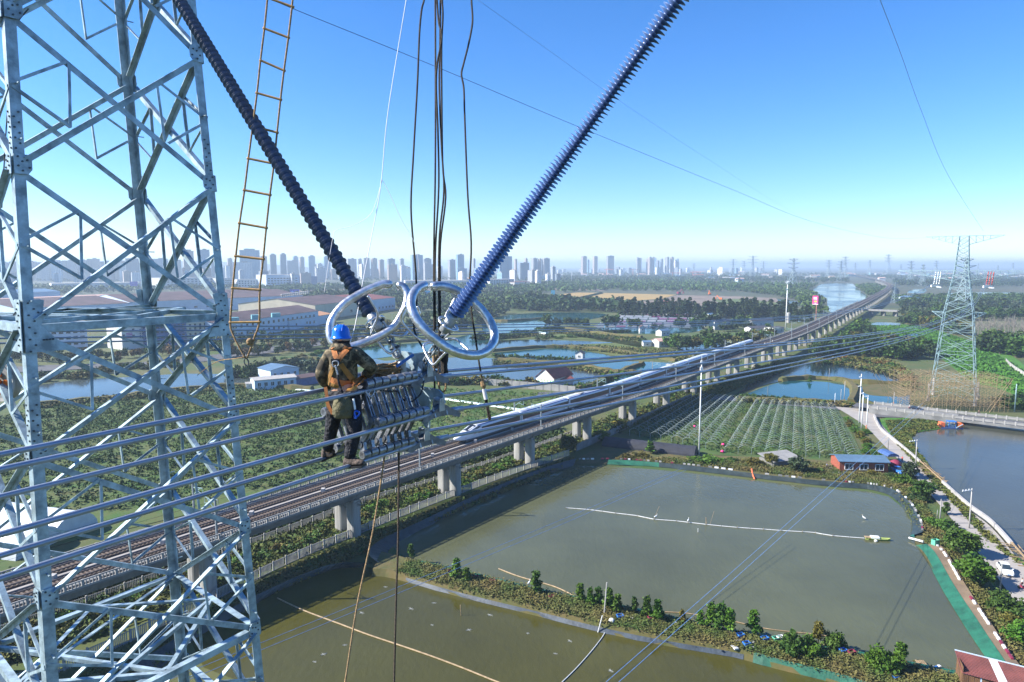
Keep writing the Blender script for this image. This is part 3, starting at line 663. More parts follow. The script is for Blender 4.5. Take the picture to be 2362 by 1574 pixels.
for h in (LV[4]+.06, LV[7], LV[8], LV[9]):
    mids = [(N(a, h)+N(c, h))/2 for a, c in FACES]
    for i in range(4):
        b = MB(); b.angle(mids[i], mids[(i+1) % 4], .09, .01, (0, 0, -1), cen(h)-mids[i]); b.build('plan_brace', M['steel'], tw)
        a, c = FACES[i]
        b = MB(); b.angle(N(a, h)*.97+cen(h)*.03, mids[(i+1) % 4]*.98+cen(h)*.02, .08, .01, (0, 0, -1), cen(h)-mids[i]); b.build('plan_brace', M['steel'], tw)
for k in 'ABCD':
    p = N(k, -55.9); b = MB(); b.box((p.x, p.y, .4), (1.2, 1.2, .9)); b.build('footing', M['concrete'], tw)

# ------------------------------------------------------------------ bundle geometry
DL = Vector((.583, .8125, 0))                # run of the line towards the next tower
TL = Vector((-.8125, .583, 0))               # across it, away from the camera
hub = {}
hub['upper near'] = W(985, 872, 8.0); hub['lower near'] = W(978, 1019, 8.0); hub['middle near'] = W(1012, 951, 7.875)
hub['upper far'] = hub['upper near']+TL*.43; hub['lower far'] = hub['lower near']+TL*.43; hub['middle far'] = hub['middle near']+TL*.86
def conductor_pt(p0, t):
    dz = -(.0733*t-1.79e-4*t*t) if t > 0 else -(.0140*-t)
    return p0+DL*t+Vector((0, 0, dz))
cl = {'upper near': 'crosses in front of the worker at his waist', 'middle near': 'crosses in front of his knees', 'lower near': 'his right boot stands on',
      'upper far': 'runs behind his waist, topmost at far side', 'middle far': 'runs behind his thighs', 'lower far': 'his left boot stands on'}
TT = [-60, -30, -16, -10, -6, -4, -2.5, -1.2, 0, 1, 2, 4, 7, 11, 16, 23, 32, 44, 58, 75, 100, 130, 165, 200, 240, 280, 330]
for k, p0 in hub.items():
    b = MB(); b.tube([conductor_pt(p0, t) for t in TT], .0225, 10); o = b.build('conductor', M['alum'], smooth=True)
    tag(o, f'{k} conductor of the bundle, {cl[k]}', 'cable', 'six conductors of the near bundle')
# far circuit: thin conductors on the other side of the tower
lab = ['topmost', 'second from top', 'third from top', 'lowest']
for j, (y0, y1) in enumerate(((806, 1), (816, 1), (830, 1), (848, 1))):
    base = hub['upper near']+TL*17.4; base.z = H-1.9-.17*j; base += TL*(.4*(j % 2))
    b = MB(); b.tube([conductor_pt(base, t)+Vector((0, 0, .3 if t < 0 else .3)) for t in TT], .03, 6); o = b.build('conductor', M['alum'])
    tag(o, f'thin grey conductor of the circuit beyond the tower, {lab[j]} of four', 'cable', 'thin conductors beyond the tower')
# overhead earth wires and fine sky lines
def skyline(name, label, pts, r, m, cat='wire'):
    P_ = [W(x, y, z) for x, y, z in pts]; b = MB(); b.tube(catmull(P_, 6), r, 5); tag(b.build(name, m), label, cat); 
M['farwire'] = mat('sky wire', (.10, .16, .30), .5)
def invz(a, c, n):
    o = []
    for i in range(n+1): f = i/n; o.append(1/((1-f)/a+f/c))
    return o
pxs = [(640, 2), (675, 20), (1010, 156), (1330, 291), (1700, 442), (1862, 508), (2000, 542), (2080, 551), (2160, 546)]
skyline('earth_wire', 'dark earth wire sagging across the whole sky to the far tower crossarm', [(x, y, 1/(1/30+(1/280-1/30)*(x-640)/1520)) for x, y in pxs], .016, M['farwire'])
skyline('earth_wire', 'fine dark wire falling steeply from the sky onto the far tower top', [(2018, -30, 60), (2034, 10, 66), (2080, 130, 90), (2125, 255, 120), (2190, 410, 170), (2268, 533, 280)], .03, M['farwire'])
skyline('earth_wire', 'faintest thin wire slanting down the middle of the sky', [(1060, -30, 30), (1250, 105, 40), (1440, 240, 60), (1640, 372, 90), (1820, 485, 150), (1960, 560, 280)], .007, M['farwire'])

# ------------------------------------------------------------------ long composite insulators
def insulator(label, p, q, R1, R2, pitch, m):
    d = (q-p).normalized(); L_ = (q-p).length; t_ = thing('insulator', label, 'insulator', p)
    b = MB(); b.tube([p, q], .034, 14); b.build('core', m, t_, smooth=True)
    sh = []
    for r in (R1, R2):
        b = MB(); b.lathe([(.03, -.018), (r*.5, -.006), (r-.003, .007), (r, .010), (r-.004, .013), (r*.5, .008), (.036, .020)], (0, 0, 0), (0, 0, 1), 28); me = b.mesh('shed', smooth=True); me.materials.append(m); sh.append(me)
    qt = d.to_track_quat('Z', 'Y'); n = int((L_-.35)/pitch)
    for i in range(n):
        o = link('shed', sh[i % 2], t_); o.location = d*(.16+i*pitch); o.rotation_mode = 'QUATERNION'; o.rotation_quaternion = qt
    b = MB(); b.lathe([(.0, -.10), (.055, -.10), (.06, 0), (.065, .10), (.05, .13), (0, .13)], p, d, 18); b.build('end_fitting', M['fit'], t_, smooth=True)
    b = MB(); c = [(.115+.018*math.cos(a), .02+.018*math.sin(a)) for a in [2*math.pi*i/8 for i in range(9)]]; 
    u, v = frame(d); ring = [p+d*.0+(u*math.cos(a)+v*math.sin(a))*.115 for a in [2*math.pi*i/24 for i in range(25)]]; b.tube(ring, .016, 8)
    for a in (0, 2.1, 4.2): b.bar(p-d*.04, p+(u*math.cos(a)+v*math.sin(a))*.115, .03, .012)
    b.build('arcing_ring', M['tube'], t_, smooth=True); return t_
rp, rq = W(1034, 748, 7.4), W(1562, 0, 6.1); rq = rp+(rq-rp)*1.9
lp, lq = W(866, 745, 8.05), W(413, 0, 10.56); lq = lp+(lq-lp)*1.35
insulator('blue lit composite insulator leaning up towards the sun from the front ring', rp, rq, .098, .090, .042, M['shed_lit'])
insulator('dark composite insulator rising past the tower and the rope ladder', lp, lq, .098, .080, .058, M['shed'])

# ------------------------------------------------------------------ open corona rings and their arms
z2 = lambda x, y: (820+x/6.723, 640+y/6.723)
def rod(pts, r, name, m, par, n=8, sm=5): b = MB(); b.tube(catmull(pts, sm), r, n); return b.build(name, m, par, smooth=True)
def cap_tube(pts, r):
    e0 = (pts[0]-pts[1]).normalized(); e1 = (pts[-1]-pts[-2]).normalized(); rr = [r]*len(pts)
    return [pts[0]+e0*r*.9, pts[0]+e0*r*.6]+pts+[pts[-1]+e1*r*.6, pts[-1]+e1*r*.9], [r*.35, r*.78]+rr+[r*.78, r*.35]
nR = Vector((.50, -.62, .55)); cR = W(1043, 737, 7.35)
ringR = [onplane(*z2(x, y), cR, nR) for x, y in ((1215,140),(1320,135),(1450,160),(1620,235),(1790,360),(1900,450),(2010,570),(2105,720),(2155,880),(2140,1010),(2065,1120),(1950,1190),(1820,1212),(1650,1190),(1450,1110),(1270,985),(1100,840),(965,680),(880,520),(860,390),(895,265),(970,175),(1065,130))]
g1 = thing('corona_ring', 'open polished corona ring in front, around the foot of the lit insulator', 'corona ring', cR)
pp, rr = cap_tube(catmull(ringR, 4), .050); b = MB(); b.tube(pp, rr, 16); b.build('ring_tube', M['tube'], g1, smooth=True)
def arm(par, pts, z0, z1, r=.014):
    n = len(pts); rod([W(*z2(x, y), z0+(z1-z0)*i/(n-1)) for i, (x, y) in enumerate(pts)], r, 'support_arm', M['tube'], par)
arm(g1, [(780,440),(715,570),(715,670),(820,815),(955,940),(1050,982),(1160,975)], 7.5, 7.75)
arm(g1, [(1545,320),(1470,470),(1415,560),(1400,660),(1420,760)], 7.65, 7.5)
arm(g1, [(1180,1012),(1095,1025),(1055,1080),(1105,1210),(1185,1340),(1240,1340),(1330,1240),(1400,1170)], 7.7, 7.2)
arm(g1, [(1380,960),(1500,955),(1580,970),(1640,1030),(1750,1130)], 7.7, 7.3)
arm(g1, [(960,450),(985,520),(1000,580),(990,600)], 7.55, 7.6)
nL = Vector((.12, -1, .42)); cL = W(872, 712, 7.95)
ringL = [onplane(*z2(x, y), cL, nL) for x, y in ((520,105),(430,105),(300,150),(150,215),(20,285),(-160,400),(-290,540),(-380,690),(-400,840),(-370,980),(-270,1060),(-130,1085),(30,1050),(200,990),(400,900),(580,780),(690,630),(770,470),(805,330),(795,230),(745,150),(685,125))]
g2 = thing('corona_ring', 'open polished corona ring behind the worker helmet, around the dark insulator', 'corona ring', cL)
pp, rr = cap_tube(catmull(ringL, 4), .047); b = MB(); b.tube(pp, rr, 16); b.build('ring_tube', M['tube'], g2, smooth=True)
arm(g2, [(190,290),(250,380),(335,530),(335,640),(245,830),(262,890),(380,905),(490,890)], 7.75, 8.0)
arm(g2, [(0,1090),(150,960),(240,925),(360,930)], 8.15, 8.0)
arm(g2, [(340,990),(420,1090),(500,1165),(560,1175),(620,1110)], 7.95, 8.0)
arm(g2, [(820,830),(760,900),(640,910),(520,890)], 8.15, 8.0)
# links from the strings down to the yoke
def links(label, pts, z0, z1, r):
    P_ = [W(*z2(x, y), z0+(z1-z0)*i/(len(pts)-1)) for i, (x, y) in enumerate(pts)]; t_ = thing('shackle_chain', label, 'shackle', P_[0])
    for i in range(len(P_)-1):
        a, c = P_[i], P_[i+1]; d = c-a; u, v = frame(d); w = u if i % 2 else v; b = MB()
        loop = [a+w*r*1.6, a+d*.5+w*r*1.7, c+w*r*1.6, c+d.normalized()*r*1.4, c-w*r*1.6, a+d*.5-w*r*1.7, a-w*r*1.6, a-d.normalized()*r*1.4, a+w*r*1.6]
        b.tube(catmull(loop, 3), r*.62, 6); b.build('link', M['fit'], t_, smooth=True)
        b = MB(); b.tube([a-w*r*2.6, a+w*r*2.6], r*.8, 8); b.build('pin', M['bolt'], t_)
links('steel shackle links below the dark insulator leading to the yoke pin', [(370,690),(440,800),(500,885),(555,1000),(610,1090),(650,1205)], 8.08, 8.1, .024)
links('steel shackle links below the lit insulator inside the front ring', [(1440,830),(1350,920),(1250,1060),(1160,1180),(1090,1290),(1075,1400)], 7.5, 8.0, .019)
z3 = lambda x, y: (830+x/6.03, 800+y/6.03)
yk = thing('yoke_plate', 'pale galvanised yoke plates joining both insulator strings to the six clamps', 'yoke plate', hub['upper near'])
cy = hub['upper near']+DL*.03+TL*.22
for name, pl in (('top_plate', [(520,70),(600,60),(740,95),(890,90),(940,190),(965,280),(920,330),(880,240),(800,235),(770,420),(700,420),(690,250),(640,205),(540,190)]),
                 ('arm_plate', [(690,420),(770,470),(860,560),(1080,595),(1150,660),(1175,790),(1130,775),(1080,715),(1000,730),(965,800),(960,1150),(905,1120),(860,1040),(780,1030),(720,900),(680,600)])):
    P_ = [onplane(*z3(x, y), cy, DL) for x, y in pl]; b = MB(); b.prism(P_, DL*.026); b.build(name, M['steel'], yk)
for x, y in ((530,105),(1105,740),(900,1165),(900,250)):
    c = onplane(*z3(x, y), cy, DL); b = MB(); b.lathe([(0, 0), (.045, 0), (.045, .03), (.03, .03), (.03, .06), (0, .06)], c-DL*.06, DL, 12); b.build('pin', M['fit'], yk)
# suspension clamps: boat shaped
cp = [(-.30, -.055), (-.24, -.075), (-.14, -.05), (0, -.045), (.14, -.05), (.24, -.085), (.33, -.11), (.36, -.07), (.27, -.02), (.16, .03), (.09, .075), (.02, .09), (-.05, .06), (-.12, .02), (-.20, -.01), (-.29, -.015)]
for k, p0 in hub.items():
    t_ = thing('suspension_clamp', f'cast suspension clamp gripping the {k.split()[0]} conductor on the {"camera" if "near" in k else "orchard"} side', 'clamp', p0, group='suspension clamps under the yoke')
    b = MB(); b.prism([p0+DL*x+Vector((0, 0, z))-TL*.035 for x, z in cp], TL*.07); b.build('clamp_body', M['clampd'], t_)
    b = MB()
    for s in (-1, 1): b.prism([p0+DL*x+Vector((0, 0, z))+TL*s*.042 for x, z in ((-.05, .02), (.05, .02), (.035, .17), (-.035, .17))], TL*s*.012)
    b.build('hanger', M['fit'], t_)
    b = MB()
    for x in (-.10, .10): b.tube([p0+DL*x+Vector((0, 0, -.06)), p0+DL*x+TL*.0+Vector((0, 0, .07))], .012, 6); b.tube(catmull([p0+DL*x+TL*.045+Vector((0, 0, -.04)), p0+DL*x+Vector((0, 0, .05)), p0+DL*x-TL*.045+Vector((0, 0, -.04))], 4), .011, 6)
    b.tube([p0+TL*.06+Vector((0, 0, .14)), p0-TL*.06+Vector((0, 0, .14))], .02, 8); b.build('u_bolt', M['fit'], t_)
    for s in (-1, 1):
        b = MB(); b.tube([conductor_pt(p0, s*.14), conductor_pt(p0, s*.42)], .034, 12); b.build('armour_rod', M['alum'], t_, smooth=True)
# ------------------------------------------------------------------ stack of hexagonal spacers
hv = list(hub); order = ['upper near', 'middle near', 'lower near', 'lower far', 'middle far', 'upper far']
cen6 = sum((hub[k] for k in hub), Vector())/6; ns = 7
for i in range(ns):
    tt = -.235-.112*i; lift = Vector((0, 0, .058+.004*(i % 2))); o0 = cen6+DL*tt+lift
    t_ = thing('spacer_damper', f'hexagonal spacer damper tied in the stack, {nth(i+1)} counted from the yoke', 'spacer', o0, group='spacer dampers stacked on the bundle')
    vs = [hub[k]+DL*tt+lift-o0 for k in order]; inner = [v*.74 for v in vs]
    b = MB()
    for j in range(6):
        a, c = inner[j]+o0, inner[(j+1) % 6]+o0
        for s in (-.018, .018): b.bar(a+DL*s, c+DL*s, .014, .055, DL)
        m_ = (a+c)/2; b.tube([m_-DL*.03, m_+DL*.03], .022, 8)
    b.build('frame', M['clampm'], t_)
    for j, v in enumerate(vs):
        b = MB(); a = inner[j]+o0; c = o0+v; d = (c-a).normalized()
        b.prism([a+d.cross(DL)*.05-DL*.02, a-d.cross(DL)*.05-DL*.02, c-d.cross(DL)*.022-DL*.02, c+d.cross(DL)*.022-DL*.02], DL*.04); b.tube([a-DL*.035, a+DL*.035], .034, 10)
        am = b.build('arm', M['clampm'], t_)
        b = MB(); b.lathe([(.030, 0), (.046, 0), (.050, .008), (.050, .082), (.046, .092), (.030, .092), (.030, 0)], c-DL*.049, DL, 14); b.bar(c-DL*.03+d*.04, c+DL*.03+d*.04, .02, .03, d); b.build('clamp', M['clampm'], am, smooth=False)
# ------------------------------------------------------------------ ropes, slings and the rope ladder
def rope(name, label, pts, r, m, cat='rope', n=7, sm=5, group=None):
    b = MB(); b.tube(catmull([W(*p) for p in pts], sm), r, n); o = b.build(name, m, smooth=True); return tag(o, label, cat, group)
D = 8.9
gr = 'dark steel hoisting ropes'
rope('hoist_rope', 'dark steel hoisting rope hanging alone, first on the tower side', [(979,-40,D),(978,0,D),(972.7,22,D),(967.6,76,D),(962.5,199,D),(954,350,D),(948,480,D),(957,600,D),(960,645,D),(961,705,8.6),(955,760,8.4),(976,803,8.2)], .0125, M['wirerope'], group=gr)
rope('hoist_rope', 'dark steel hoisting rope, straightest one of the central cluster', [(1004,-40,D),(1004,0,D),(1004.6,199,D),(1004,400,D),(1001,560,D),(1001,700,D),(1002,850,8.6),(1003,905,8.5)], .0125, M['wirerope'], group=gr)
rope('hoist_rope', 'dark steel hoisting rope crossing the others near the top of the cluster', [(1008,-40,D),(1008,0,D),(1012,51,8.85),(1019,88,8.8),(1009,144,8.8),(1006,199,8.85),(1010,300,D),(1012,430,D),(1005,560,D),(1003,650,D),(1004,760,D)], .0125, M['wirerope'], group=gr)
rope('hoist_rope', 'dark steel hoisting rope bulging outward at mid height of the cluster', [(1016,-40,D),(1016,0,D),(1015,100,D),(1013.5,199,D),(1018,330,D),(1024,440,D),(1014,540,D),(1012,640,D),(1013,760,D),(1011,880,8.5)], .0125, M['wirerope'], group=gr)
rope('hoist_rope', 'dark steel hoisting rope, outermost of the central cluster', [(1021,-40,9),(1020,0,9),(1021.5,38,9),(1018.6,102,9),(1018.6,199,9),(1021,380,9),(1028,455,9),(1016,560,9),(1015,650,9),(1016,800,8.9)], .0125, M['wirerope'], group=gr)
rope('hoist_rope', 'long wavy dark sling rope hanging through the front ring with a bottom loop', [(1087,-40,D),(1087.5,0,D),(1090,38,D),(1088.8,61,D),(1081,102,D),(1069.6,147,D),(1064.5,172,D),(1070,205,D),(1072,270,D),(1079,450,D),(1087,560,D),(1084,650,D),(1088,720,D),(1097,780,D),(1104,830,D),(1113,880,D),(1121,915,D),(1127,945,D),(1131,963,D),(1128,966,D),(1123,940,D),(1119,915,D)], .0125, M['wirerope'], group=gr)
b = MB(); b.tube([W(1116, 898, D), W(1121, 922, D)], .026, 10); o = b.build('rope_sleeve', M['whitecord']); tag(o, 'white taped sleeve on the wavy sling rope below the ring', 'sleeve')
b = MB(); b.tube([W(1112, 880, D), W(1115, 890, D), W(1117, 896, D)], [.03, .04, .02], 8); o = b.build('rope_knot', M['hemp']); tag(o, 'brown lashing knot on the wavy sling rope above its white sleeve', 'knot')
for i, (x, y0, y1, r, m) in enumerate(((1004, 820, 850, .045, 'hemp'), (1024, 812, 868, .055, 'wirerope'), (1016, 820, 862, .035, 'kerb'))):
    b = MB(); n = 7; b.tube([W(x+random.uniform(-1, 1), y0+(y1-y0)*k/(n-1), 8.75) for k in range(n)], [r*random.uniform(.85, 1.1) for k in range(n)], 10); o = b.build('wrapped_sling', M[m], smooth=True)
    tag(o, ['short tan wrapped sling end beside the yoke', 'thick dark wrapped sling end, farthest from the worker', 'pale wrapped sling end between the tan and dark ones'][i], 'sling')
rope('sling_loop', 'brown rope loop dangling under the upper conductor beside the clamps', [(1017,862,8.5),(1013,880,8.5),(1014,898,8.5),(1022,905,8.5),(1028,895,8.5),(1027,878,8.5),(1020,864,8.5)], .014, M['hemp'])
# white cord and fine strings
rope('guide_line', 'thin white cord dropping from the sky to behind the helmet', [(942,-40,8.4),(937,0,8.4),(904,199,8.4),(890,300,8.4),(881,405,8.4),(872,470,8.4),(866,500,8.4),(850,583,8.3),(835,661,8.2),(820,747,8.0),(808,790,7.8)], .0048, M['whitecord'], 'cord', 5)
rope('fine_string', 'fine pale string branching off the white cord towards the dark insulator', [(882,415,8.4),(866,470,8.4),(850,500,8.4),(812,522,8.4),(776,531,8.4),(768,548,8.4),(756,620,8.4),(748,675,8.4)], .0028, M['whitecord'], 'string', 4)
rope('fine_string', 'fine pale string branching off the white cord towards the hoisting ropes', [(882,415,8.4),(900,450,8.4),(925,505,8.4),(950,548,8.4),(962,580,8.4),(968,640,8.4)], .0028, M['whitecord'], 'string', 4)
rope('tag_line', 'pale tan rope slanting down from the spacers to the lower pond', [(889,1040,7.7),(861,1220,7.5),(824,1395,7.2),(796,1574,7.0),(770,1730,6.8)], .010, M['hemp'])
rope('tag_line', 'dark brown rope hanging straight down below the spacers', [(921,1010,7.9),(920,1044,7.9),(918,1256,7.8),(914,1366,7.8),(909,1574,7.7),(905,1730,7.7)], .012, mat('dark rope', (.085, .06, .04), .8, 0, .5, 50, .7, 140))
# ladder
lad = thing('rope_ladder', 'tan rope ladder with ten wooden rungs hanging beside the tower', 'ladder', W(560, 820, 9.4))
Lp = [(621,-60),(616.6,0),(610,66),(601,138),(593,214),(583,291),(573,366),(564,439),(552.5,516),(544,591),(537,665),(531.5,744)]
Rp = [(678,-60),(675,0),(665,87),(655,163),(647,230),(639,306),(632,378),(622.5,450),(614,526),(607,598),(599,670),(598,743)]
for nm, pl, tail in (('side_rope', Lp, [(536,768),(551,800),(566,826)]), ('side_rope', Rp, [(588,775),(580,800),(570,826)])):
    b = MB(); b.tube(catmull([W(x, y, 9.4) for x, y in pl+tail], 4), .0135, 7); b.build(nm, M['hemp'], lad, smooth=True)
lr = [((617,-70),(676,-48)),((625,-2),(675,16)),((610,66),(665,87)),((602,140),(655,163)),((593,215),(647,230)),((582,291),(639,306)),((573,366),(632,378)),((564,439),(622.5,450)),((552.5,515),(614,526)),((544,591),(607,598)),((537,665),(599,669)),((532,744),(599,743))]
M['rung'] = mat('ladder rung', (.34, .20, .07), .7, 0, .25, 12)
for a, c in lr:
    b = MB(); p, q = W(*a, 9.4), W(*c, 9.4); d = (q-p).normalized()*.02; b.tube([p-d, p, q, q+d], [.018, .016, .016, .018], 8); b.build('rung', M['rung'], lad, smooth=True)
b = MB(); c = W(578, 789, 9.4)
for k in range(5): b.ell((c.x+random.uniform(-.02, .02), c.y-.01+random.uniform(-.02, .02), c.z+random.uniform(-.03, .03)), (.042, .04, .035), 8, 5)
b.build('knot', M['hemp'], lad, smooth=True)
b = MB(); b.tube(catmull([W(x, y, 9.4) for x, y in ((566,826),(563,833),(566,842),(572,843),(573,834),(568,826))], 4), .009, 6); b.build('hook', M['bolt'], lad)
rope('fine_string', 'thin tan string tied from the ladder hook to the tower leg', [(566,823,9.4),(540,828,9.6),(512,831,10.5),(490,840,11.5),(455,866,12)], .006, M['hemp'], 'string', 4)
# coil on the spacers
cc = W(893, 858, 8.0); b = MB()
for k in range(16):
    a0 = random.uniform(0, 6.28); rx, ry = random.uniform(.15, .24), random.uniform(.07, .13); pts = []
    for j in range(15):
        a = a0+2*math.pi*j/14; pts.append(cc+DL*(math.cos(a)*rx+random.uniform(-.01, .01))*-.9+TL*math.sin(a)*ry+Vector((0, 0, .006*k-.02+.06*math.cos(a*1.0+k)*.6)))
    b.tube(pts, .009, 6, False)
o = b.build('rope_coil', M['hemp'], smooth=True); tag(o, 'untidy coil of brown rope lying on top of the spacers', 'rope coil')
rope('rope_tail', 'dark cable tail looping below the upper conductor across the spacers', [(978,878,7.85),(972,905,7.8),(957,922,7.75),(940,928,7.7),(925,916,7.65),(917,903,7.6),(896,903,7.5),(868,898,7.4)], .009, M['black'], 'cable', 6)
rope('white_twine', 'tangled white twine tied round the upper conductor beside the worker', [(845,905,7.2),(856,915,7.15),(864,903,7.2),(858,898,7.3),(850,908,7.2),(842,902,7.2),(853,920,7.2)], .004, M['whitecord'], 'twine', 5)
M['bluestrap'] = mat('blue strap', (.01, .12, .40), .4)
b = MB(); b.bar(W(914, 846, 7.95), W(954, 818, 8.0), .022, .032); o = b.build('blue_handle', M['bluestrap']); tag(o, 'bright blue tool handle resting against the yoke plate', 'tool')
for i, (x, y, l) in enumerate(((1027, 838, 'x'),)): pass
# block on the far leg at the frame edge
pul = thing('rope_pulley', 'cream rope pulley with an orange hub hanging inside the tower', 'pulley', W(4, 880, 12.5))
c = W(4, 880, 12.5); dd = Vector((.25, 1, .1)).normalized()
b = MB(); b.lathe([(.05, -.05), (.30, -.06), (.36, -.08), (.36, -.05), (.31, 0), (.36, .05), (.36, .08), (.30, .06), (.05, .05)], c, dd, 28); b.build('wheel', M['kerb'], pul, smooth=False)
M['orange'] = mat('orange', (.75, .17, .02), .5)
b = MB()
for a in range(5): v = Vector((math.cos(a*1.257), 0, math.sin(a*1.257)))*.17; b.lathe([(0, 0), (.06, 0), (.06, .03), (0, .03)], c+v-dd*.075, -dd, 12)
b.lathe([(0, 0), (.09, 0), (.09, .05), (0, .05)], c-dd*.07, -dd, 14); b.build('hub', M['orange'], pul)
b = MB(); b.tube([c+Vector((0, 0, .3)), c+Vector((0, 0, 1.2))], .02, 6); b.build('hanger', M['bolt'], pul)
rope('fine_string', 'dark thin cable dangling inside the tower beside the near leg', [(66,20,13),(36,60,13),(30,110,13),(22,200,13),(14,300,13),(4,480,13)], .012, M['black'], 'cable', 5)
# ------------------------------------------------------------------ the line worker
def skin(name, verts, edges, radii, m, parent, root=0, sub=2):
    off = WL[parent.name]; me = bpy.data.meshes.new(name); me.from_pydata([tuple(Vector(v)-off) for v in verts], edges, []); me.update()
    o = link(name, me, parent, m); sm = o.modifiers.new('skin', 'SKIN')
    for i, r in enumerate(radii):
        sv = me.skin_vertices[0].data[i]; sv.radius = r if hasattr(r, '__len__') else (r, r); sv.use_root = (i == root)
    sm.use_smooth_shade = True; ss = o.modifiers.new('sub', 'SUBSURF'); ss.levels = ss.render_levels = sub; return o
def camo():
    m = mat('camouflage cloth', (.10, .095, .055), .9, 0, .1, 14); n = m.node_tree.nodes; L = m.node_tree.links; b = n['Principled BSDF']
    g = n.new('ShaderNodeNewGeometry'); t = n.new('ShaderNodeTexNoise'); t.inputs['Scale'].default_value = 11; t.inputs['Detail'].default_value = 2
    L.new(g.outputs['Position'], t.inputs['Vector']); r = n.new('ShaderNodeValToRGB'); r.color_ramp.interpolation = 'CONSTANT'; e = r.color_ramp.elements
    e[0].position = 0; e[0].color = (.032, .027, .018, 1); e[1].position = .42; e[1].color = (.095, .075, .042, 1)
    for p, c in ((.52, (.19, .15, .09, 1)), (.60, (.055, .052, .03, 1))): q = e.new(p); q.color = c
    L.new(t.outputs['Fac'], r.inputs[0]); L.new(r.outputs[0], b.inputs['Base Color'])
    t2 = n.new('ShaderNodeTexNoise'); t2.inputs['Scale'].default_value = 16; L.new(g.outputs['Position'], t2.inputs['Vector']); bp = n.new('ShaderNodeBump'); bp.inputs['Strength'].default_value = .55; bp.inputs['Distance'].default_value = .02
    L.new(t2.outputs['Fac'], bp.inputs['Height']); L.new(bp.outputs[0], b.inputs['Normal']); return m
M['camo'] = camo()
M['navy'] = mat('dark work trousers', (.006, .007, .013), .8, 0, .4, 6, .7, 14)
M['skinc'] = mat('skin', (.42, .24, .16), .5, 0, .05)
M['helmet'] = mat('blue helmet', (.01, .13, .62), .22, 0, .08, 4)
M['web'] = mat('orange webbing', (.44, .15, .035), .7, 0, .15, 20, .3, 200)
M['web2'] = mat('ochre webbing', (.30, .15, .03), .7, 0, .15, 20, .3, 200)
M['boot'] = mat('dusty boots', (.075, .055, .045), .85, 0, .4, 12, .4, 30)
M['khaki'] = mat('khaki canvas', (.11, .10, .055), .9, 0, .25, 8, .6, 18)
M['scarf'] = mat('black neck tube', (.01, .01, .013), .85, 0, .3, 10, .9, 22)
Zt = 7.22
wk = thing('person', 'worker in camouflage jacket and blue helmet standing on the conductors, back turned', 'person', W(795, 1075, 7.2))
w_ = lambda x, y, z=Zt: W(x, y, z)
# body under the clothes: one continuous figure
bv = [w_(791,905), w_(789,870), w_(787,838), w_(786,812), w_(786,798), w_(786,786), w_(786,772), w_(786,760),
      w_(756,823,7.2), w_(740,868,7.14), w_(757,889,7.34), w_(770,893,7.44),
      w_(822,820,7.2), w_(861,850,7.22), w_(844,864,7.42), w_(838,868,7.50),
      w_(776,920,7.24), w_(765,985,7.30), w_(754,1036,7.36), w_(757,1052,7.37), w_(768,1047,7.37),
      w_(812,922,7.16), w_(819,992,7.12), w_(804,1056,7.12), w_(806,1069,7.12), w_(830,1069,7.10)]
be = [(0,1),(1,2),(2,3),(3,4),(4,5),(5,6),(6,7),(3,8),(8,9),(9,10),(10,11),(3,12),(12,13),(13,14),(14,15),(0,16),(16,17),(17,18),(18,19),(19,20),(0,21),(21,22),(22,23),(23,24),(24,25)]
brd = [.12,.11,.13,.08,.05,.055,.078,.06,.055,.042,.032,.024,.055,.042,.032,.024,.085,.055,.036,.034,.025,.085,.058,.038,.034,.025]
skin('body', bv, be, brd, M['skinc'], wk)
jv = [w_(791,897), w_(790,880), w_(788,848), w_(787,822), w_(786,806), w_(786,795), w_(757,820,7.2), w_(738,866,7.13), w_(750,884,7.28), w_(764,892,7.40), w_(822,817,7.2), w_(861,849,7.21), w_(846,863,7.40), w_(840,866,7.46)]
je = [(0,1),(1,2),(2,3),(3,4),(4,5),(3,6),(6,7),(7,8),(8,9),(3,10),(10,11),(11,12),(12,13)]
jr = [(.175,.15),(.172,.15),(.182,.155),(.165,.13),(.09,.085),(.078,.078),.085,.068,.058,.05,.088,.070,.058,.05]
jk = skin('jacket', jv, je, jr, M['camo'], wk)
tv = [w_(791,893), w_(791,908), w_(775,925,7.25), w_(766,983,7.30), w_(757,1030,7.35), w_(755,1043,7.36), w_(812,928,7.16), w_(819,990,7.12), w_(808,1045,7.12), w_(805,1062,7.12)]
te = [(0,1),(1,2),(2,3),(3,4),(4,5),(1,6),(6,7),(7,8),(8,9)]
skin('trousers', tv, te, [(.155,.135),(.165,.14),.108,.078,.062,.058,.112,.082,.066,.062], M['navy'], wk)
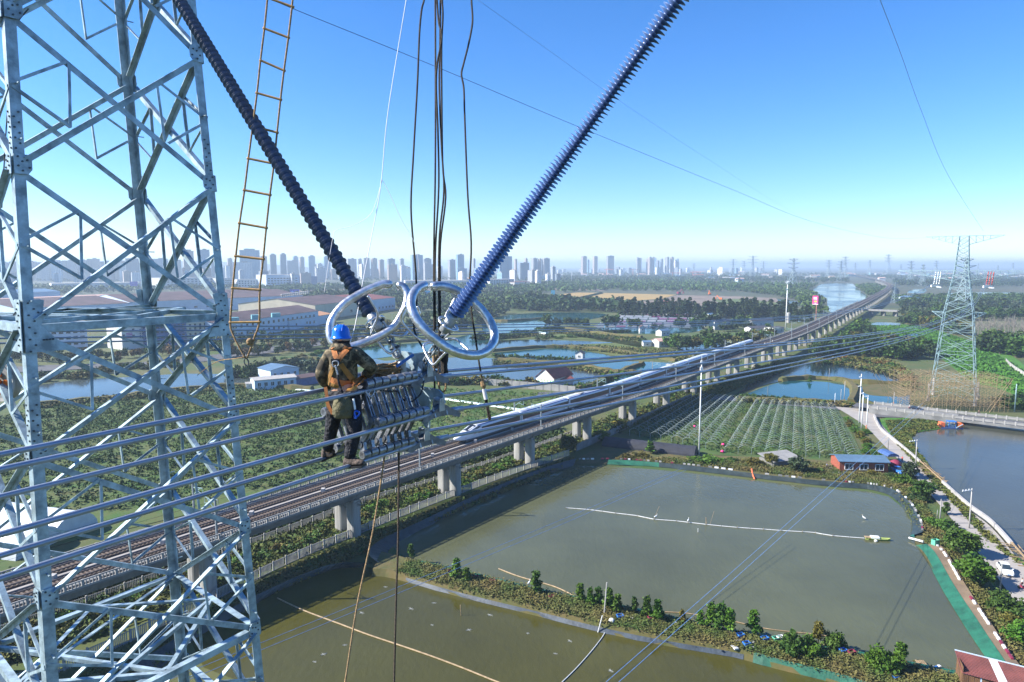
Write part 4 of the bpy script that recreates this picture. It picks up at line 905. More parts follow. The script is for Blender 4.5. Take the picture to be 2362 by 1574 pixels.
def boot(a, c, up):
    b = MB(); a, c = Vector(a), Vector(c); d = (c-a); L_ = d.length; d.normalize(); s = d.cross(Vector((0, 0, 1))).normalized(); secs = []
    for t, w, h in ((-.05, .030, .07), (0, .042, .11), (.25, .045, .12), (.5, .047, .085), (.8, .05, .065), (1.0, .038, .05), (1.06, .02, .03)):
        c0 = a+d*L_*t; secs.append([c0-s*w, c0+s*w, c0+s*w*.95+Vector((0, 0, h*.6)), c0+s*w*.5+Vector((0, 0, h)), c0-s*w*.5+Vector((0, 0, h)), c0-s*w*.95+Vector((0, 0, h*.6))])
    m = 6; vs = [v for q in secs for v in q]
    b.add(vs, [(i*m+k, i*m+(k+1) % m, (i+1)*m+(k+1) % m, (i+1)*m+k) for i in range(len(secs)-1) for k in range(m)]+[tuple(range(m-1, -1, -1)), tuple((len(secs)-1)*m+k for k in range(m))])
    o = b.build('boot', M['boot'], wk, smooth=True); ss = o.modifiers.new('sub', 'SUBSURF'); ss.levels = ss.render_levels = 1
    b = MB(); b.bar(a-d*.02-Vector((0, 0, .008)), a+d*(L_+.01)-Vector((0, 0, .008)), .10, .022, s); b.build('sole', M['black'], o)
boot(w_(743,1059,7.36), w_(771,1046,7.42), 0); boot(w_(796,1076,7.14), w_(838,1073,7.06), 0)
# hands: palm and five fingers, closed round the rope in front of the chest
def hand(p, d, side, m):
    d = d.normalized(); s = d.cross(side).normalized(); vs = [p, p+d*.05]; es = [(0, 1)]; rs = [.028, .03]
    for j, (off, ln) in enumerate(((-.030, .062), (-.010, .072), (.010, .068), (.028, .052))):
        b0 = len(vs); vs += [p+d*.075+s*off, p+d*(.075+ln*.5)+s*off+side*.012, p+d*(.075+ln*.62)+s*off+side*.04, p+d*(.075+ln*.4)+s*off+side*.055]; es += [(1, b0), (b0, b0+1), (b0+1, b0+2), (b0+2, b0+3)]; rs += [.012, .0095, .009, .008]
    b0 = len(vs); vs += [p+d*.03-s*.035+side*.012, p+d*.055-s*.05+side*.03, p+d*.08-s*.045+side*.045]; es += [(0, b0), (b0, b0+1), (b0+1, b0+2)]; rs += [.014, .011, .009]
    skin('glove', vs, es, rs, m, wk, 0, 1)
M['glove'] = mat('dark work gloves', (.02, .02, .02), .9)
hand(w_(770,893,7.44), w_(790,890,7.55)-w_(770,893,7.44), Vector((0, 0, -1)), M['glove']); hand(w_(838,868,7.50), w_(826,880,7.6)-w_(838,868,7.50), Vector((0, 0, -1)), M['glove'])
# head
hc = w_(786, 777, 7.22)
b = MB(); b.ell(hc+Vector((0, .008, .0)), (.078, .095, .115), 14, 10); b.ell(hc+Vector((0, .108, -.02)), (.014, .02, .022), 8, 5)
for s in (-1, 1): b.ell(hc+Vector((s*.08, .0, -.01)), (.012, .025, .034), 8, 5)
hd = b.build('head', M['skinc'], wk, smooth=True)
for s in (-1, 1):
    b = MB(); b.ell(hc+Vector((s*.032, .092, .012)), (.012, .008, .007), 8, 5); b.build('eye', M['black'], hd)
b = MB(); b.ell(hc+Vector((0, .095, -.055)), (.024, .008, .006), 8, 5); b.build('mouth', M['red'], hd)
b = MB(); hp = [(.0, .128), (.03, .125), (.06, .112), (.082, .085), (.093, .05), (.096, .012), (.104, -.006), (.112, -.016), (.110, -.022), (.094, -.014), (.088, 0)]
b.lathe([(r, z) for r, z in hp], hc+Vector((0, .01, .0)), (0, .05, 1), 28)
he = b.build('helmet', M['helmet'], wk, smooth=True)
b = MB(); b.prism([hc+Vector((x, y, -.01-y*.08)) for x, y in ((-.08, .07), (-.05, .135), (0, .155), (.05, .135), (.08, .07))], (0, 0, -.006)); b.build('peak', M['helmet'], he)
b = MB()
for s in (-.03, 0, .03): b.tube(catmull([hc+Vector((s, .01+.094*math.cos(a)*-1, .012+.115*math.sin(a))) for a in np.linspace(.5, 2.6, 7)], 3), .005, 5)
b.build('ridge', M['helmet'], he)
b = MB(); b.tube([hc+Vector((.092*math.cos(a), .012+.096*math.sin(a), -.022+.006*math.sin(a*3))) for a in np.linspace(0, 2*math.pi, 25)], .012, 6, False); b.build('head_band', M['kerb'], he)
b = MB(); vs = []
b.lathe([(.083, .028), (.090, .0), (.088, -.03), (.092, -.055), (.086, -.085), (.09, -.11), (.10, -.13), (.09, -.15)], hc+Vector((0, .008, -.045)), (0, .06, 1), 22); b.build('neck_tube', M['scarf'], wk, smooth=True)
b = MB(); b.lathe([(.085, .03), (.095, .035), (.11, .0), (.13, -.035), (.12, -.04)], w_(786, 800, 7.22), (0, .1, 1), 20); b.build('collar', M['camo'], wk, smooth=True)
# harness: webbing shrink-wrapped on the jacket
def strap(name, pts, w, m, on=jk, off=.006, z=6.98):
    P_ = catmull([W(x, y, z) for x, y in pts], 6); A, B = [], []
    for i, p in enumerate(P_):
        d = (P_[min(i+1, len(P_)-1)]-P_[max(i-1, 0)]).normalized(); s = d.cross(Vector((0, 1, 0))).normalized()*w/2; A.append(p-s); B.append(p+s)
    mid = [(a+c)/2 for a, c in zip(A, B)]; b = MB(); b.strip(A, mid); b.strip(mid, B); o = b.build(name, m, wk)
    if on is not None:
        sw = o.modifiers.new('wrap', 'SHRINKWRAP'); sw.target = on; sw.wrap_method = 'PROJECT'; sw.use_project_y = True; sw.use_positive_direction = True; sw.use_negative_direction = True; sw.offset = off
    so_ = o.modifiers.new('thick', 'SOLIDIFY'); so_.thickness = .005; so_.offset = 1; return o
strap('shoulder_strap', [(760,806),(766,818),(772,830),(775,834)], .052, M['web'])
strap('shoulder_strap', [(800,800),(792,812),(782,824),(776,834)], .052, M['web'])
strap('back_strap', [(768,840),(762,856),(754,874),(748,893)], .04, M['web2'], z=6.99)
strap('back_strap', [(782,842),(792,860),(806,882),(820,898)], .048, M['web2'], z=6.99)
strap('waist_belt', [(757,880),(775,886),(795,890),(812,889),(824,884)], .058, M['web'], off=.004)
strap('waist_belt', [(757,891),(775,897),(795,899),(812,897),(824,892)], .04, M['web2'], off=.008)
strap('leg_strap', [(751,893),(754,915),(757,935),(768,955)], .035, M['web'], on=None, z=7.07)
b = MB(); c = w_(773.5, 834, 7.03); b.box((c.x, c.y, c.z), (.088, .02, .05)); b.build('back_plate', M['black'], wk)
b = MB(); b.tube(catmull([W(x, y, 7.01) for x, y in ((767,835),(768,845),(774,846),(780,843),(780,835),(773,833),(767,835))], 3), .006, 6); b.build('d_ring', M['fit'], wk)
b = MB(); b.tube(catmull([W(x, y, 6.995) for x, y in ((774,843),(777,856),(779,866),(781,880),(786,896),(790,908))], 4), [.012]*21, 6); b.build('lanyard', M['navy'], wk)
b = MB()
for k in range(6): p = W(774+k*1.0, 845+k*3.6, 6.985); b.ell(p, (.011, .008, .012), 6, 4)
b.build('chain', M['fit'], wk)
# pouch and tools
b = MB(); c = W(790, 942, 7.0); sec_ = []
for t, sx, sy in ((-.10, .10, .05), (-.06, .125, .07), (.02, .12, .075), (.09, .10, .06), (.12, .085, .05)): sec_.append([c+Vector((sx*.86*math.cos(a)*(1+.06*math.sin(3*a)), sy*math.sin(a), t)) for a in [2*math.pi*i/14 for i in range(14)]])
m = 14; b.add([v for q in sec_ for v in q], [(i*m+k, i*m+(k+1) % m, (i+1)*m+(k+1) % m, (i+1)*m+k) for i in range(4) for k in range(m)]+[tuple(range(m-1, -1, -1)), tuple(4*m+k for k in range(m))]); b.build('tool_pouch', M['khaki'], wk, smooth=True)
b = MB(); b.tube(catmull([W(x, y, 7.0) for x, y in ((797,915),(808,935),(818,952),(822,956))], 4), .010, 6); b.build('strap_tail', M['boot'], wk)
b = MB(); b.bar(W(815, 920, 6.98), W(819, 945, 6.98), .016, .014); b.build('spanner', M['white'], wk)
b = MB(); b.tube(catmull([W(x, y, 6.97) for x, y in ((820,948),(818,955),(822,962),(828,957),(828,951),(820,948))], 4), .010, 8); b.bar(W(819, 958, 6.97), W(820, 966, 6.97), .022); b.build('carabiner', mat('blue carabiner', (.01, .10, .55), .25, .3), wk)
# ------------------------------------------------------------------ helpers for things that stand on the ground
def hat(base, py, px=None):            # height over the ground point base that shows at picture row py
    px = px if px is not None else 1181+F*base.x/(base.y*cP+H*sP)
    V = (py-787)/F; k = base.y/(cP-V*sP); return H+k*(-sP-V*cP)-base.z
def up(p, z): return Vector((p.x, p.y, p.z+z))
# ------------------------------------------------------------------ the next tower, with bamboo scaffolding round its feet
fL, fR = G(2141, 925), G(2248, 936); ex = (fR-fL); wid = ex.length; ex.normalize(); ey = Vector((-ex.y, ex.x, 0)); ctr = (fL+fR)/2+ey*wid*.42
hw = lambda h: np.interp(h, [0, 36.7, 54, 69], [wid/2, 5.0, 2.4, 1.5])
def lattice(name, label, ctr, ex, ey, hw, lv, m, arms, wbar, group=None, par=True):
    t_ = thing(name, label, 'tower', ctr, group=group)
    c4 = lambda h: [ctr+ex*sx*hw(h)+ey*sy*hw(h)+Vector((0, 0, h)) for sx, sy in ((-1, -1), (1, -1), (1, 1), (-1, 1))]
    for i in range(len(lv)-1):
        a, c = c4(lv[i]), c4(lv[i+1])
        for k in range(4):
            b = MB(); b.bar(a[k], c[k], wbar*1.5); b.build('leg', m, t_)
            j = (k+1) % 4
            for p, q in ((a[k], c[j]), (a[j], c[k])): b = MB(); b.bar(p, q, wbar); b.build('brace', m, t_)
            if i % 2 == 0 or i > len(lv)-6: b = MB(); b.bar(c[k], c[j], wbar); b.build('horizontal', m, t_)
            if lv[i+1]-lv[i] > 5:
                mm = (a[k]+c[j]+a[j]+c[k])/4; b = MB(); b.bar(mm, (a[k]+c[k])/2, wbar*.7); b.bar(mm, (a[j]+c[j])/2, wbar*.7); tag(b.build('struts', m, t_), kind='stuff')
    for (h, ln, dep) in arms:
        for s in (-1, 1):
            w = hw(h); tip = ctr+ex*s*ln+Vector((0, 0, h)); roots = [ctr+ex*s*w+ey*q*w+Vector((0, 0, h)) for q in (-1, 1)]; low = [ctr+ex*s*hw(h-dep)+ey*q*hw(h-dep)+Vector((0, 0, h-dep)) for q in (-1, 1)]
            b = MB()
            for p in roots+low: b.bar(p, tip, wbar*1.1)
            n = max(3, int(ln/2.6))
            for k in range(n):
                f, g = k/n, (k+1)/n
                for q in (0, 1): b.bar(roots[q].lerp(tip, f), low[q].lerp(tip, g), wbar*.6); b.bar(low[q].lerp(tip, g), roots[q].lerp(tip, g), wbar*.6)
                b.bar(roots[0].lerp(tip, f), roots[1].lerp(tip, g), wbar*.6)
            b.build('crossarm', m, t_)
    return t_
t2 = lattice('lattice_tower', 'pale steel pylon standing in bamboo scaffolding by the road bridge', ctr, ex, ey, hw, [1.5, 7, 13, 20, 26.5, 32, 36.7, 40.5, 44, 47, 49.8, 52, 54, 56, 58, 60, 62, 64, 66, 68], M['steel2'], [(68, 13.5, 3.5), (54, 23, 4.0), (37, 9.5, 2.5)], .13)
for p in (fL, fR, fL+ey*wid, fR+ey*wid):
    b = MB(); b.lathe([(.7, 0), (.7, 2.2), (.45, 2.2), (.45, 7.5), (0, 7.5)], p, (0, 0, 1), 10); b.build('foot_wrap', M['kerb'], t2)
for s, nm, mt in ((-1, 'white', M['white']), (1, 'dark red', M['red'])):
    for k in range(3):
        a = ctr+ex*(s*9.0+k*.9)+Vector((0, 0, 53.6)); q = a+ex*-.5+Vector((0, 0, -5.2)); b = MB(); n = 14
        b.tube([a.lerp(q, i/n) for i in range(n+1)], [.10 if i % 2 else .24 for i in range(n+1)], 8); o = b.build('insulator', mt)
        tag(o, f'{nm} insulator string under the crossarm of the scaffolded pylon, {nth(k+1)} from its body', 'insulator')
    b = MB(); b.box(tuple(ctr+ex*s*9+Vector((0, 0, 47.6))), (3.4, .8, .9)); b.tube([ctr+ex*(s*9-1.6)+Vector((0, 0, 47.3)), ctr+ex*(s*9+2.2)+Vector((0, 0, 47.0))], .25, 8); o = b.build('line_hardware', M['white']); tag(o, f'pale line hardware under the {nm} insulator strings', 'hardware')
b0 = G(2087, 944); b1 = G(2326, 952); sx = (b1-b0); sw = sx.length; sx.normalize(); sy = Vector((-sx.y, sx.x, 0)); sd_ = wid+2
sc = thing('bamboo_scaffold', 'brown bamboo scaffolding cage round the feet of the pylon', 'scaffold', b0)
sh_ = hat(b0, 868); nx, ny, nz = 22, 3, 7
J = lambda: Vector((random.uniform(-.25, .25), random.uniform(-.25, .25), 0))
for i in range(nx+1):
    for j in range(ny+1):
        p = b0+sx*sw*i/nx+sy*sd_*j/ny; b = MB(); b.bar(p+J(), up(p, sh_+random.uniform(-.6, .8))+J(), .075); b.build('standard', M['bamboo'], sc)
for k in range(1, nz+1):
    z = sh_*k/nz
    for j in range(ny+1): p = b0+sy*sd_*j/ny; b = MB(); b.bar(up(p, z+random.uniform(-.2, .2))-sx*.8, up(p, z+random.uniform(-.2, .2))+sx*(sw+.8), .065); b.build('ledger', M['bamboo'], sc)
    for i in range(0, nx+1, 1): p = b0+sx*sw*i/nx; b = MB(); b.bar(up(p, z)-sy*.6, up(p, z+random.uniform(-.2, .2))+sy*(sd_+.6), .06); b.build('transom', M['bamboo'], sc)
for k in range(14):
    f = random.uniform(0, .8); y = random.choice((0, 0, sd_, sd_*.5)); s = random.choice((-1, 1)); f2 = f+.22 if s > 0 else f-.22
    b = MB(); b.bar(b0+sx*sw*f+sy*y-sy*.1, up(b0+sx*sw*f2+sy*y, sh_), .11); b.build('raker', M['bamboo'], sc)
for f, g_ in ((-.12, .22), (1.12, .80)):
    b = MB(); b.bar(b0+sx*sw*g_-sy*1.5, up(b0+sx*sw*g_+sx*(8 if f > 1 else 8)*1.0, sh_*1.0)-sy*.2, .13); b.build('raker', M['bamboo'], sc)

# distant pylons
def pylon_proto():
    t_ = thing('pylon', 'x', 'pylon', (0, 0, 0), group='far pylons on the plain'); w = lambda h: np.interp(h, [0, .62, 1], [.13, .035, .018]); b = MB(); r = .007
    lv = [0, .15, .29, .42, .53, .62, .70, .78, .86, .93, 1.0]
    for i in range(10):
        a, c = [[(sx_*w(h), sy_*w(h), h) for sx_, sy_ in ((-1, -1), (1, -1), (1, 1), (-1, 1))] for h in (lv[i], lv[i+1])]
        for k in range(4): b.bar(a[k], c[k], r*1.3); b.bar(a[k], c[(k+1) % 4], r); b.bar(a[(k+1) % 4], c[k], r)
    b.build('body', M['farsteel'], t_, local=True)
    for h, l in ((.70, .22), (.84, .28), (.97, .20)):
        b = MB()
        for s in (-1, 1):
            for q in (-1, 1): b.bar((s*.02, q*.03, h), (s*l, 0, h), r); b.bar((s*.02, q*.03, h-.05), (s*l, 0, h), r)
        b.build('crossarm', M['farsteel'], t_, local=True)
    return t_
M['farsteel'] = mat('distant steel', (.25, .33, .36), .6)
pp_ = pylon_proto(); pk = kidmap(pp_); first = True
for i, (x, yb, yt) in enumerate(((1690,637,598),(1715,636,602),(1735,640,590),(1760,636,603),(1828,664,596),(1910,643,600),(1938,650,602),(1948,640,592),(1972,634,606),(2005,636,600),(2047,636,587),(2077,634,610),(2099,653,602),(2127,660,610),(2158,640,601),(2063,699,651),(2222,712,594),(2300,640,612),(2335,636,606),(2255,634,608),(1470,634,610),(1600,634,608))):
    g = G(x, yb); o = pp_ if first else copy_tree(pp_, pk); first = False
    h = hat(g, yt); o.location = g; o.scale = (h, h, h); o.rotation_euler = (0, 0, random.uniform(-.4, .4)+.3); o['label'] = f'hazy distant lattice pylon, {nth(i+1)} of the row in the photo list from the city side' if False else f'hazy lattice pylon on the horizon plain, {nth(sorted([1690,1715,1735,1760,1828,1910,1938,1948,1972,2005,2047,2077,2099,2127,2158,2063,2222,2300,2335,2255,1470,1600]).index(x)+1)} from the left'

# ------------------------------------------------------------------ poles
def pole(name, label, base, py, r, m, arms=(), cat='pole', px_top=None, top=None, band=False, glen=1.6, group=None):
    g = G(*base); h = hat(g, py); tp = up(g, h)
    if px_top is not None: tp = tp+Vector(((px_top-base[0])*0, 0, 0))
    t_ = thing(name, label, cat, g, group=group); b = MB(); b.tube([g-Vector((0, 0, .2)), g.lerp(tp, .5), tp], [r, r*.85, r*.65], 10); b.build('shaft', m, t_, smooth=True)
    for z, l, d in arms:
        c = up(g, h-z); b = MB(); b.bar(c-Vector(d)*l*.95, c+Vector(d)*l*.1, .12); b.build('crossarm', M['white'], t_)
        for f in (.0, .3, .6, .9): q = c-Vector(d)*l*f; b = MB(); b.lathe([(.0, 0), (.07, 0), (.10, .1), (.05, .2), (.09, .28), (0, .34)], q+Vector((0, 0, .04)), (0, 0, 1), 8); b.build('insulator', M['white'], t_)
    if band:
        for k in range(3): b = MB(); b.lathe([(r*1.12, 0), (r*1.12, .25), (0, .25)], up(g, .5+k*.5), (0, 0, 1), 10); b.build('warning_band', M['orange'], t_)
    return t_, g, h
pole('mast', 'tall slender white pole by the dark tunnel beside the big pond', (1612,1052), 832, .22, M['white'])
g_ = G(1612,1052); h_ = hat(g_, 832); b = MB(); b.box(tuple(up(g_, h_-.6)), (.5, .5, 1.2)); b.tube([up(g_, h_), up(g_, h_+1.6)], .05, 6); b.box(tuple(up(g_, h_-2.4)), (.8, .5, 1.0)); o = b.build('antenna', M['white']); tag(o, 'small white antenna boxes on top of the tall pole', 'antenna')
XA = (.9, .3, 0)
pole('utility_pole', 'concrete pole with crossarm leaning over the river edge beside the shuttering', (2111,1082), 1015, .17, M['kerb'], [(.25, 3.0, XA)])
pole('utility_pole', 'concrete pole with crossarm at the kerb of the white road, above the big bush', (2235,1222), 1128, .17, M['kerb'], [(.25, 3.0, XA)])
pole('utility_pole', 'plain short concrete pole among the shrubs below the white road', (2167,1211), 1152, .15, M['concrete'])
pole('utility_pole', 'thin leaning post beside the plain short pole in the shrubs', (2161,1198), 1176, .08, M['concrete'])
pole('utility_pole', 'concrete pole in front of the parked white car', (2306,1368), 1300, .15, M['concrete'])
pole('utility_pole', 'grey pole at the road edge just above the dark canopy', (2048,1040), 1008, .12, M['concrete_d'])
pole('utility_pole', 'tallest white pole at the fork of the white road', (1981,976), 863, .20, M['white'], [(1.2, 1.0, XA), (4.5, 1.4, XA)])
pole('utility_pole', 'white pole right behind the tallest one at the fork', (1987,988), 905, .20, M['white'], [(.5, 1.2, XA)])
pole('utility_pole', 'white pole with orange bands standing on the white road edge', (1998,993), 913, .18, M['white'], [(.3, 2.2, XA)], band=True)
pole('utility_pole', 'white post in front of the turquoise pond, taller of two', (1947,925), 880, .14, M['kerb'])
pole('utility_pole', 'white post in front of the turquoise pond, shorter of two', (1939,928), 898, .12, M['kerb'])
pole('utility_pole', 'small white road post beside the guard rail', (1925,938), 907, .10, M['white'])
pole('utility_pole', 'thin grey pole standing on the far shore of the dark pond', (1912,880), 851, .12, M['concrete'])
pole('utility_pole', 'white pole with orange foot by the blue pool beside the scaffolding', (2061,938), 905, .14, M['kerb'], band=True)
pole('utility_pole', 'thin dark pole across the middle of the turquoise pond', (1770,917), 890, .10, M['concrete_d'])
pole('utility_pole', 'white lattice-banded pole beside the scaffolding, at the bridge end', (2340,950), 886, .26, M['steel2'])
pole('utility_pole', 'tall white pole in the belt before the rice field', (1263,667), 629, .30, M['white'])
pole('utility_pole', 'tallest white pole rising in front of the distant forest belt', (1318,656), 627, .45, M['white'])
pole('phone_mast', 'white telecom monopole behind the viaduct beside the white villa', (1812,762), 655, .5, M['white'], cat='mast')
g_ = G(1812,762); h_ = hat(g_, 655)
for z in (0, -5): b = MB(); b.lathe([(.5, 0), (1.3, .2), (1.3, .6), (.5, .8)], up(g_, h_+z), (0, 0, 1), 10); b.build('antenna_platform', M['steel2'], bpy.data.objects['phone_mast'])
for k in range(6): b = MB(); a = k*1.047; b.box((g_.x+1.3*math.cos(a), g_.y+1.3*math.sin(a), h_+1.4), (.4, .4, 2.2), a); b.build('antenna_panel', M['white'], bpy.data.objects['phone_mast'])
b = MB(); b.tube([up(g_, h_), up(g_, hat(g_, 640))], .15, 6); b.build('spike', M['steel2'], bpy.data.objects['phone_mast'])
# water tank and the red roadside sign
g = G(1818, 745); h = hat(g, 723); b = MB(); b.lathe([(1.9, 0), (1.9, h), (1.6, h+.5), (0, h+.8)], g, (0, 0, 1), 14); o = b.build('water_tank', M['kerb'], smooth=False); tag(o, 'cream cylindrical water tank beside the telecom monopole', 'tank')
g = G(1882, 741); zb, zt = hat(g, 703), hat(g, 683); sg = thing('roadside_sign', 'tall two faced red hoarding on a rust coloured post beside the viaduct', 'sign', g)
M['rust'] = mat('rust painted post', (.35, .16, .11), .7); M['signred'] = mat('hoarding red', (.80, .03, .20), .5); M['signyellow'] = mat('hoarding yellow', (.85, .55, .05), .5)
b = MB(); b.tube([g, up(g, zb)], .55, 10); b.build('post', M['rust'], sg)
d1 = Vector((.62, -.78, 0)); d2 = Vector((.75, .66, 0)); w = 6.2; p0 = g-d1*w*.75
for nm, p, d, m in (('front_panel', p0, d1, M['signred']), ('side_panel', p0+d1*w, d2, M['black'])):
    ww = w if nm == 'front_panel' else 5; b = MB(); b.hexa([up(p, zb), up(p+d*ww, zb), up(p+d*ww+Vector((d.y, -d.x, 0))*-.4, zb), up(p+Vector((d.y, -d.x, 0))*-.4, zb)], [up(p, zt), up(p+d*ww, zt), up(p+d*ww+Vector((d.y, -d.x, 0))*-.4, zt), up(p+Vector((d.y, -d.x, 0))*-.4, zt)]); b.build(nm, m, sg)
nf = Vector((d1.y, -d1.x, 0)); hh = zt-zb
def on_sign(u, v, du, dv, m, nm): c = up(p0+d1*w*u+nf*.06, zb+hh*v); b = MB(); b.poly([c, c+d1*w*du, up(c+d1*w*du, hh*dv), up(c, hh*dv)]); b.build(nm, m, sg)
for u in (.2, .4, .6): on_sign(u, .58, .13, .28, M['white'], 'lettering')
on_sign(.3, .28, .45, .16, M['signyellow'], 'lettering'); on_sign(.35, .12, .35, .05, M['white'], 'lettering'); on_sign(0, 0, 1, .05, M['white'], 'border')
def billboard(label, base, box_, m, marks):
    x0, y0, x1, y1 = box_; g = G(*base); z0, z1 = hat(g, y1), hat(g, y0); k = (g.y*cP+H*sP)/F; t_ = thing('billboard', label, 'billboard', g)
    b = MB(); b.tube([g, up(g, z0)], .5, 8); b.build('post', M['steel2'], t_)
    X0, X1 = (x0-1181)*k, (x1-1181)*k; b = MB(); b.box(((X0+X1)/2, g.y, (z0+z1)/2), (X1-X0, 1.2, z1-z0)); b.build('board', m, t_)
    for u, v, du, dv, mm in marks:
        b = MB(); a = (X0+(X1-X0)*u, g.y-.66, z0+(z1-z0)*v); w_, h_ = (X1-X0)*du, (z1-z0)*dv
        if du == dv: b.lathe([(0, 0), (h_/2, 0), (h_/2, .05), (0, .05)], (a[0], a[1], a[2]), (0, -1, 0), 14)
        else: b.poly([a, (a[0]+w_, a[1], a[2]), (a[0]+w_, a[1], a[2]+h_), (a[0], a[1], a[2]+h_)])
        b.build('lettering', mm, t_)
    return t_, g, k, X0, X1, z0, z1
M['signpurple'] = mat('hoarding violet', (.10, .05, .42), .5); M['signcyan'] = mat('hoarding cyan', (.12, .52, .72), .5); M['signmark'] = mat('hoarding pale mark', (.30, .42, .80), .5)
t_, g, k, X0, X1, z0, z1 = billboard('violet billboard with round emblem above the factory roofs', (681,690), (669.5,668,691,679), M['signpurple'], [(.27,.5,.5,.5,M['signmark']),(.48,.28,.45,.1,M['signmark'])])
tc = bpy.data.curves.new('lettering', 'FONT'); tc.body = '中国人保'; tc.size = (X1-X0)*.13; tc.extrude = .03; o = bpy.data.objects.new('lettering', tc); tc.materials.append(M['signmark']); me_ = bpy.data.meshes.new_from_object(o); bpy.data.objects.remove(o); o = link('lettering', me_, t_); o.rotation_euler = (R(90), 0, 0); o.location = (X0+(X1-X0)*.45-g.x, -.68, z0+(z1-z0)*.52)
billboard('cyan billboard on a single post behind the two corona rings', (988,690), (980,671,997,683), M['signcyan'], [(.15,.55,.7,.2,M['signmark'])])
billboard('blue billboard beside the rice field', (1275,692), (1271,670,1280,681), M['signcyan'], [])
billboard('magenta billboard among the white works behind the tower', (305,672), (301,650,318,660), M['signpurple'], [])

# ------------------------------------------------------------------ low power lines over the ponds
M['skylit_wire'] = mat('sky lit wires', (.30, .42, .62), .25, .6)  # reflected sky is put into the blue of these wires
for a, c, h, nm in (((1322,1640),(2128,930),14,'right hand pair'), ((560,1500),(1575,1080),16,'left hand pair')):
    for s, q in ((0, 'upper'), (1, 'lower')):
        p0_, p1_ = G(a[0]+s*22, a[1]+s*8, h), G(c[0]+s*8, c[1]+s*5, h); b = MB(); b.tube([p0_.lerp(p1_, t)-Vector((0, 0, 1.2*4*t*(1-t)))*.2 for t in np.linspace(-.2, 1, 20)], .03, 5); o = b.build('power_line', M['skylit_wire']); tag(o, f'{q} thin blue wire of the {nm} crossing the ponds', 'wire')

# ------------------------------------------------------------------ bare greenhouse frames
M['gframe'] = mat('greenhouse tube', (.24, .30, .31), .5, .2)
def frames(cs, n, m, tagname, start=0):
    a, b_, c, d = [G(*q) for q in cs]
    Q = lambda u, v: a.lerp(b_, u).lerp(d.lerp(c, u), v)
    for i in range(n):
        t_ = thing('greenhouse_frame', f'bare pipe frame of a greenhouse tunnel, {nth(i+1)} across the {tagname} block', 'greenhouse', Q(i/n, 0), group='bare greenhouse frames')
        po, ho, pu = MB(), MB(), MB()
        for j in range(m+1):
            v = j/m; p, q = Q(i/n, v), Q((i+1)/n, v); 
            if j % 3 == 0: po.bar(p, up(p, 2.0), .11)
            ho.tube([up(p, 2.0)]+[up(p.lerp(q, f), 2.0+.9*math.sin(math.pi*f)) for f in (.15, .33, .5, .67, .85)]+[up(q, 2.0)], .04, 4, False)
        for f, z in ((0, 2.0), (.5, 2.9),): pu.bar(up(Q((i+f)/n, 0), z), up(Q((i+f)/n, 1), z), .028)
        tag(po.build('posts', M['gframe'], t_), kind='stuff'); tag(ho.build('hoops', M['gframe'], t_), kind='stuff'); tag(pu.build('purlins', M['gframe'], t_), kind='stuff')
frames([(1672,1046),(1988,1064),(1926,946),(1742,934)], 10, 26, 'road side')
frames([(1452,1006),(1655,1042),(1728,930),(1604,922)], 8, 26, 'viaduct side')
def tunnel(label, p, q, r, m, ends=True, name='tunnel_shed'):
    d = (q-p).normalized(); s = Vector((d.y, -d.x, 0)); n = 10; L_ = (q-p).length; t_ = thing(name, label, 'tunnel', p); k = max(2, int(L_/3)); b = MB(); rows = []
    for j in range(k+1): rows.append([p+d*L_*j/k+s*r*math.cos(math.pi*i/n)+Vector((0, 0, r*.8*math.sin(math.pi*i/n)*(1+.03*(j % 2)))) for i in range(n+1)])
    for j in range(k): b.strip(rows[j], rows[j+1])
    b.build('cover', m, t_)
    if ends: MB().poly(rows[0]).build('end_sheet', m, t_); MB().poly(rows[-1][::-1]).build('end_sheet', m, t_)
M['plastic'] = mat('white greenhouse film', (.66, .68, .70), .35, 0, .1, .5, .3, 2); M['net'] = mat('black shade net', (.02, .022, .032), .8, 0, .3, .5)
tunnel('black shade net tunnel beside the tall white pole', G(1395,1026), G(1606,1050), 3.2, M['net'])
tunnel('white film greenhouse tunnel behind the viaduct, farther of two', G(-120,1190), G(175,1232), 5.5, M['plastic'])
tunnel('white film greenhouse tunnel behind the viaduct, nearer of two', G(-200,1235), G(95,1268), 5.5, M['plastic'])
M['mulch'] = mat('pale mulch film', (.50, .62, .60), .4, 0, .25, 1.5, .5, 3)
tunnel('long low pale film tube lying across the orchard towards the train', G(985,916), G(1205,948), .9, M['mulch'], False, 'film_tube')
tunnel('short low pale film tube lying in the orchard beside the worker', G(640,896), G(745,905), .7, M['mulch'], False, 'film_tube')
tunnel('pale roofed fish shed on the far pond bank', G(1222,770), G(1262,773), 3.0, M['mulch'])

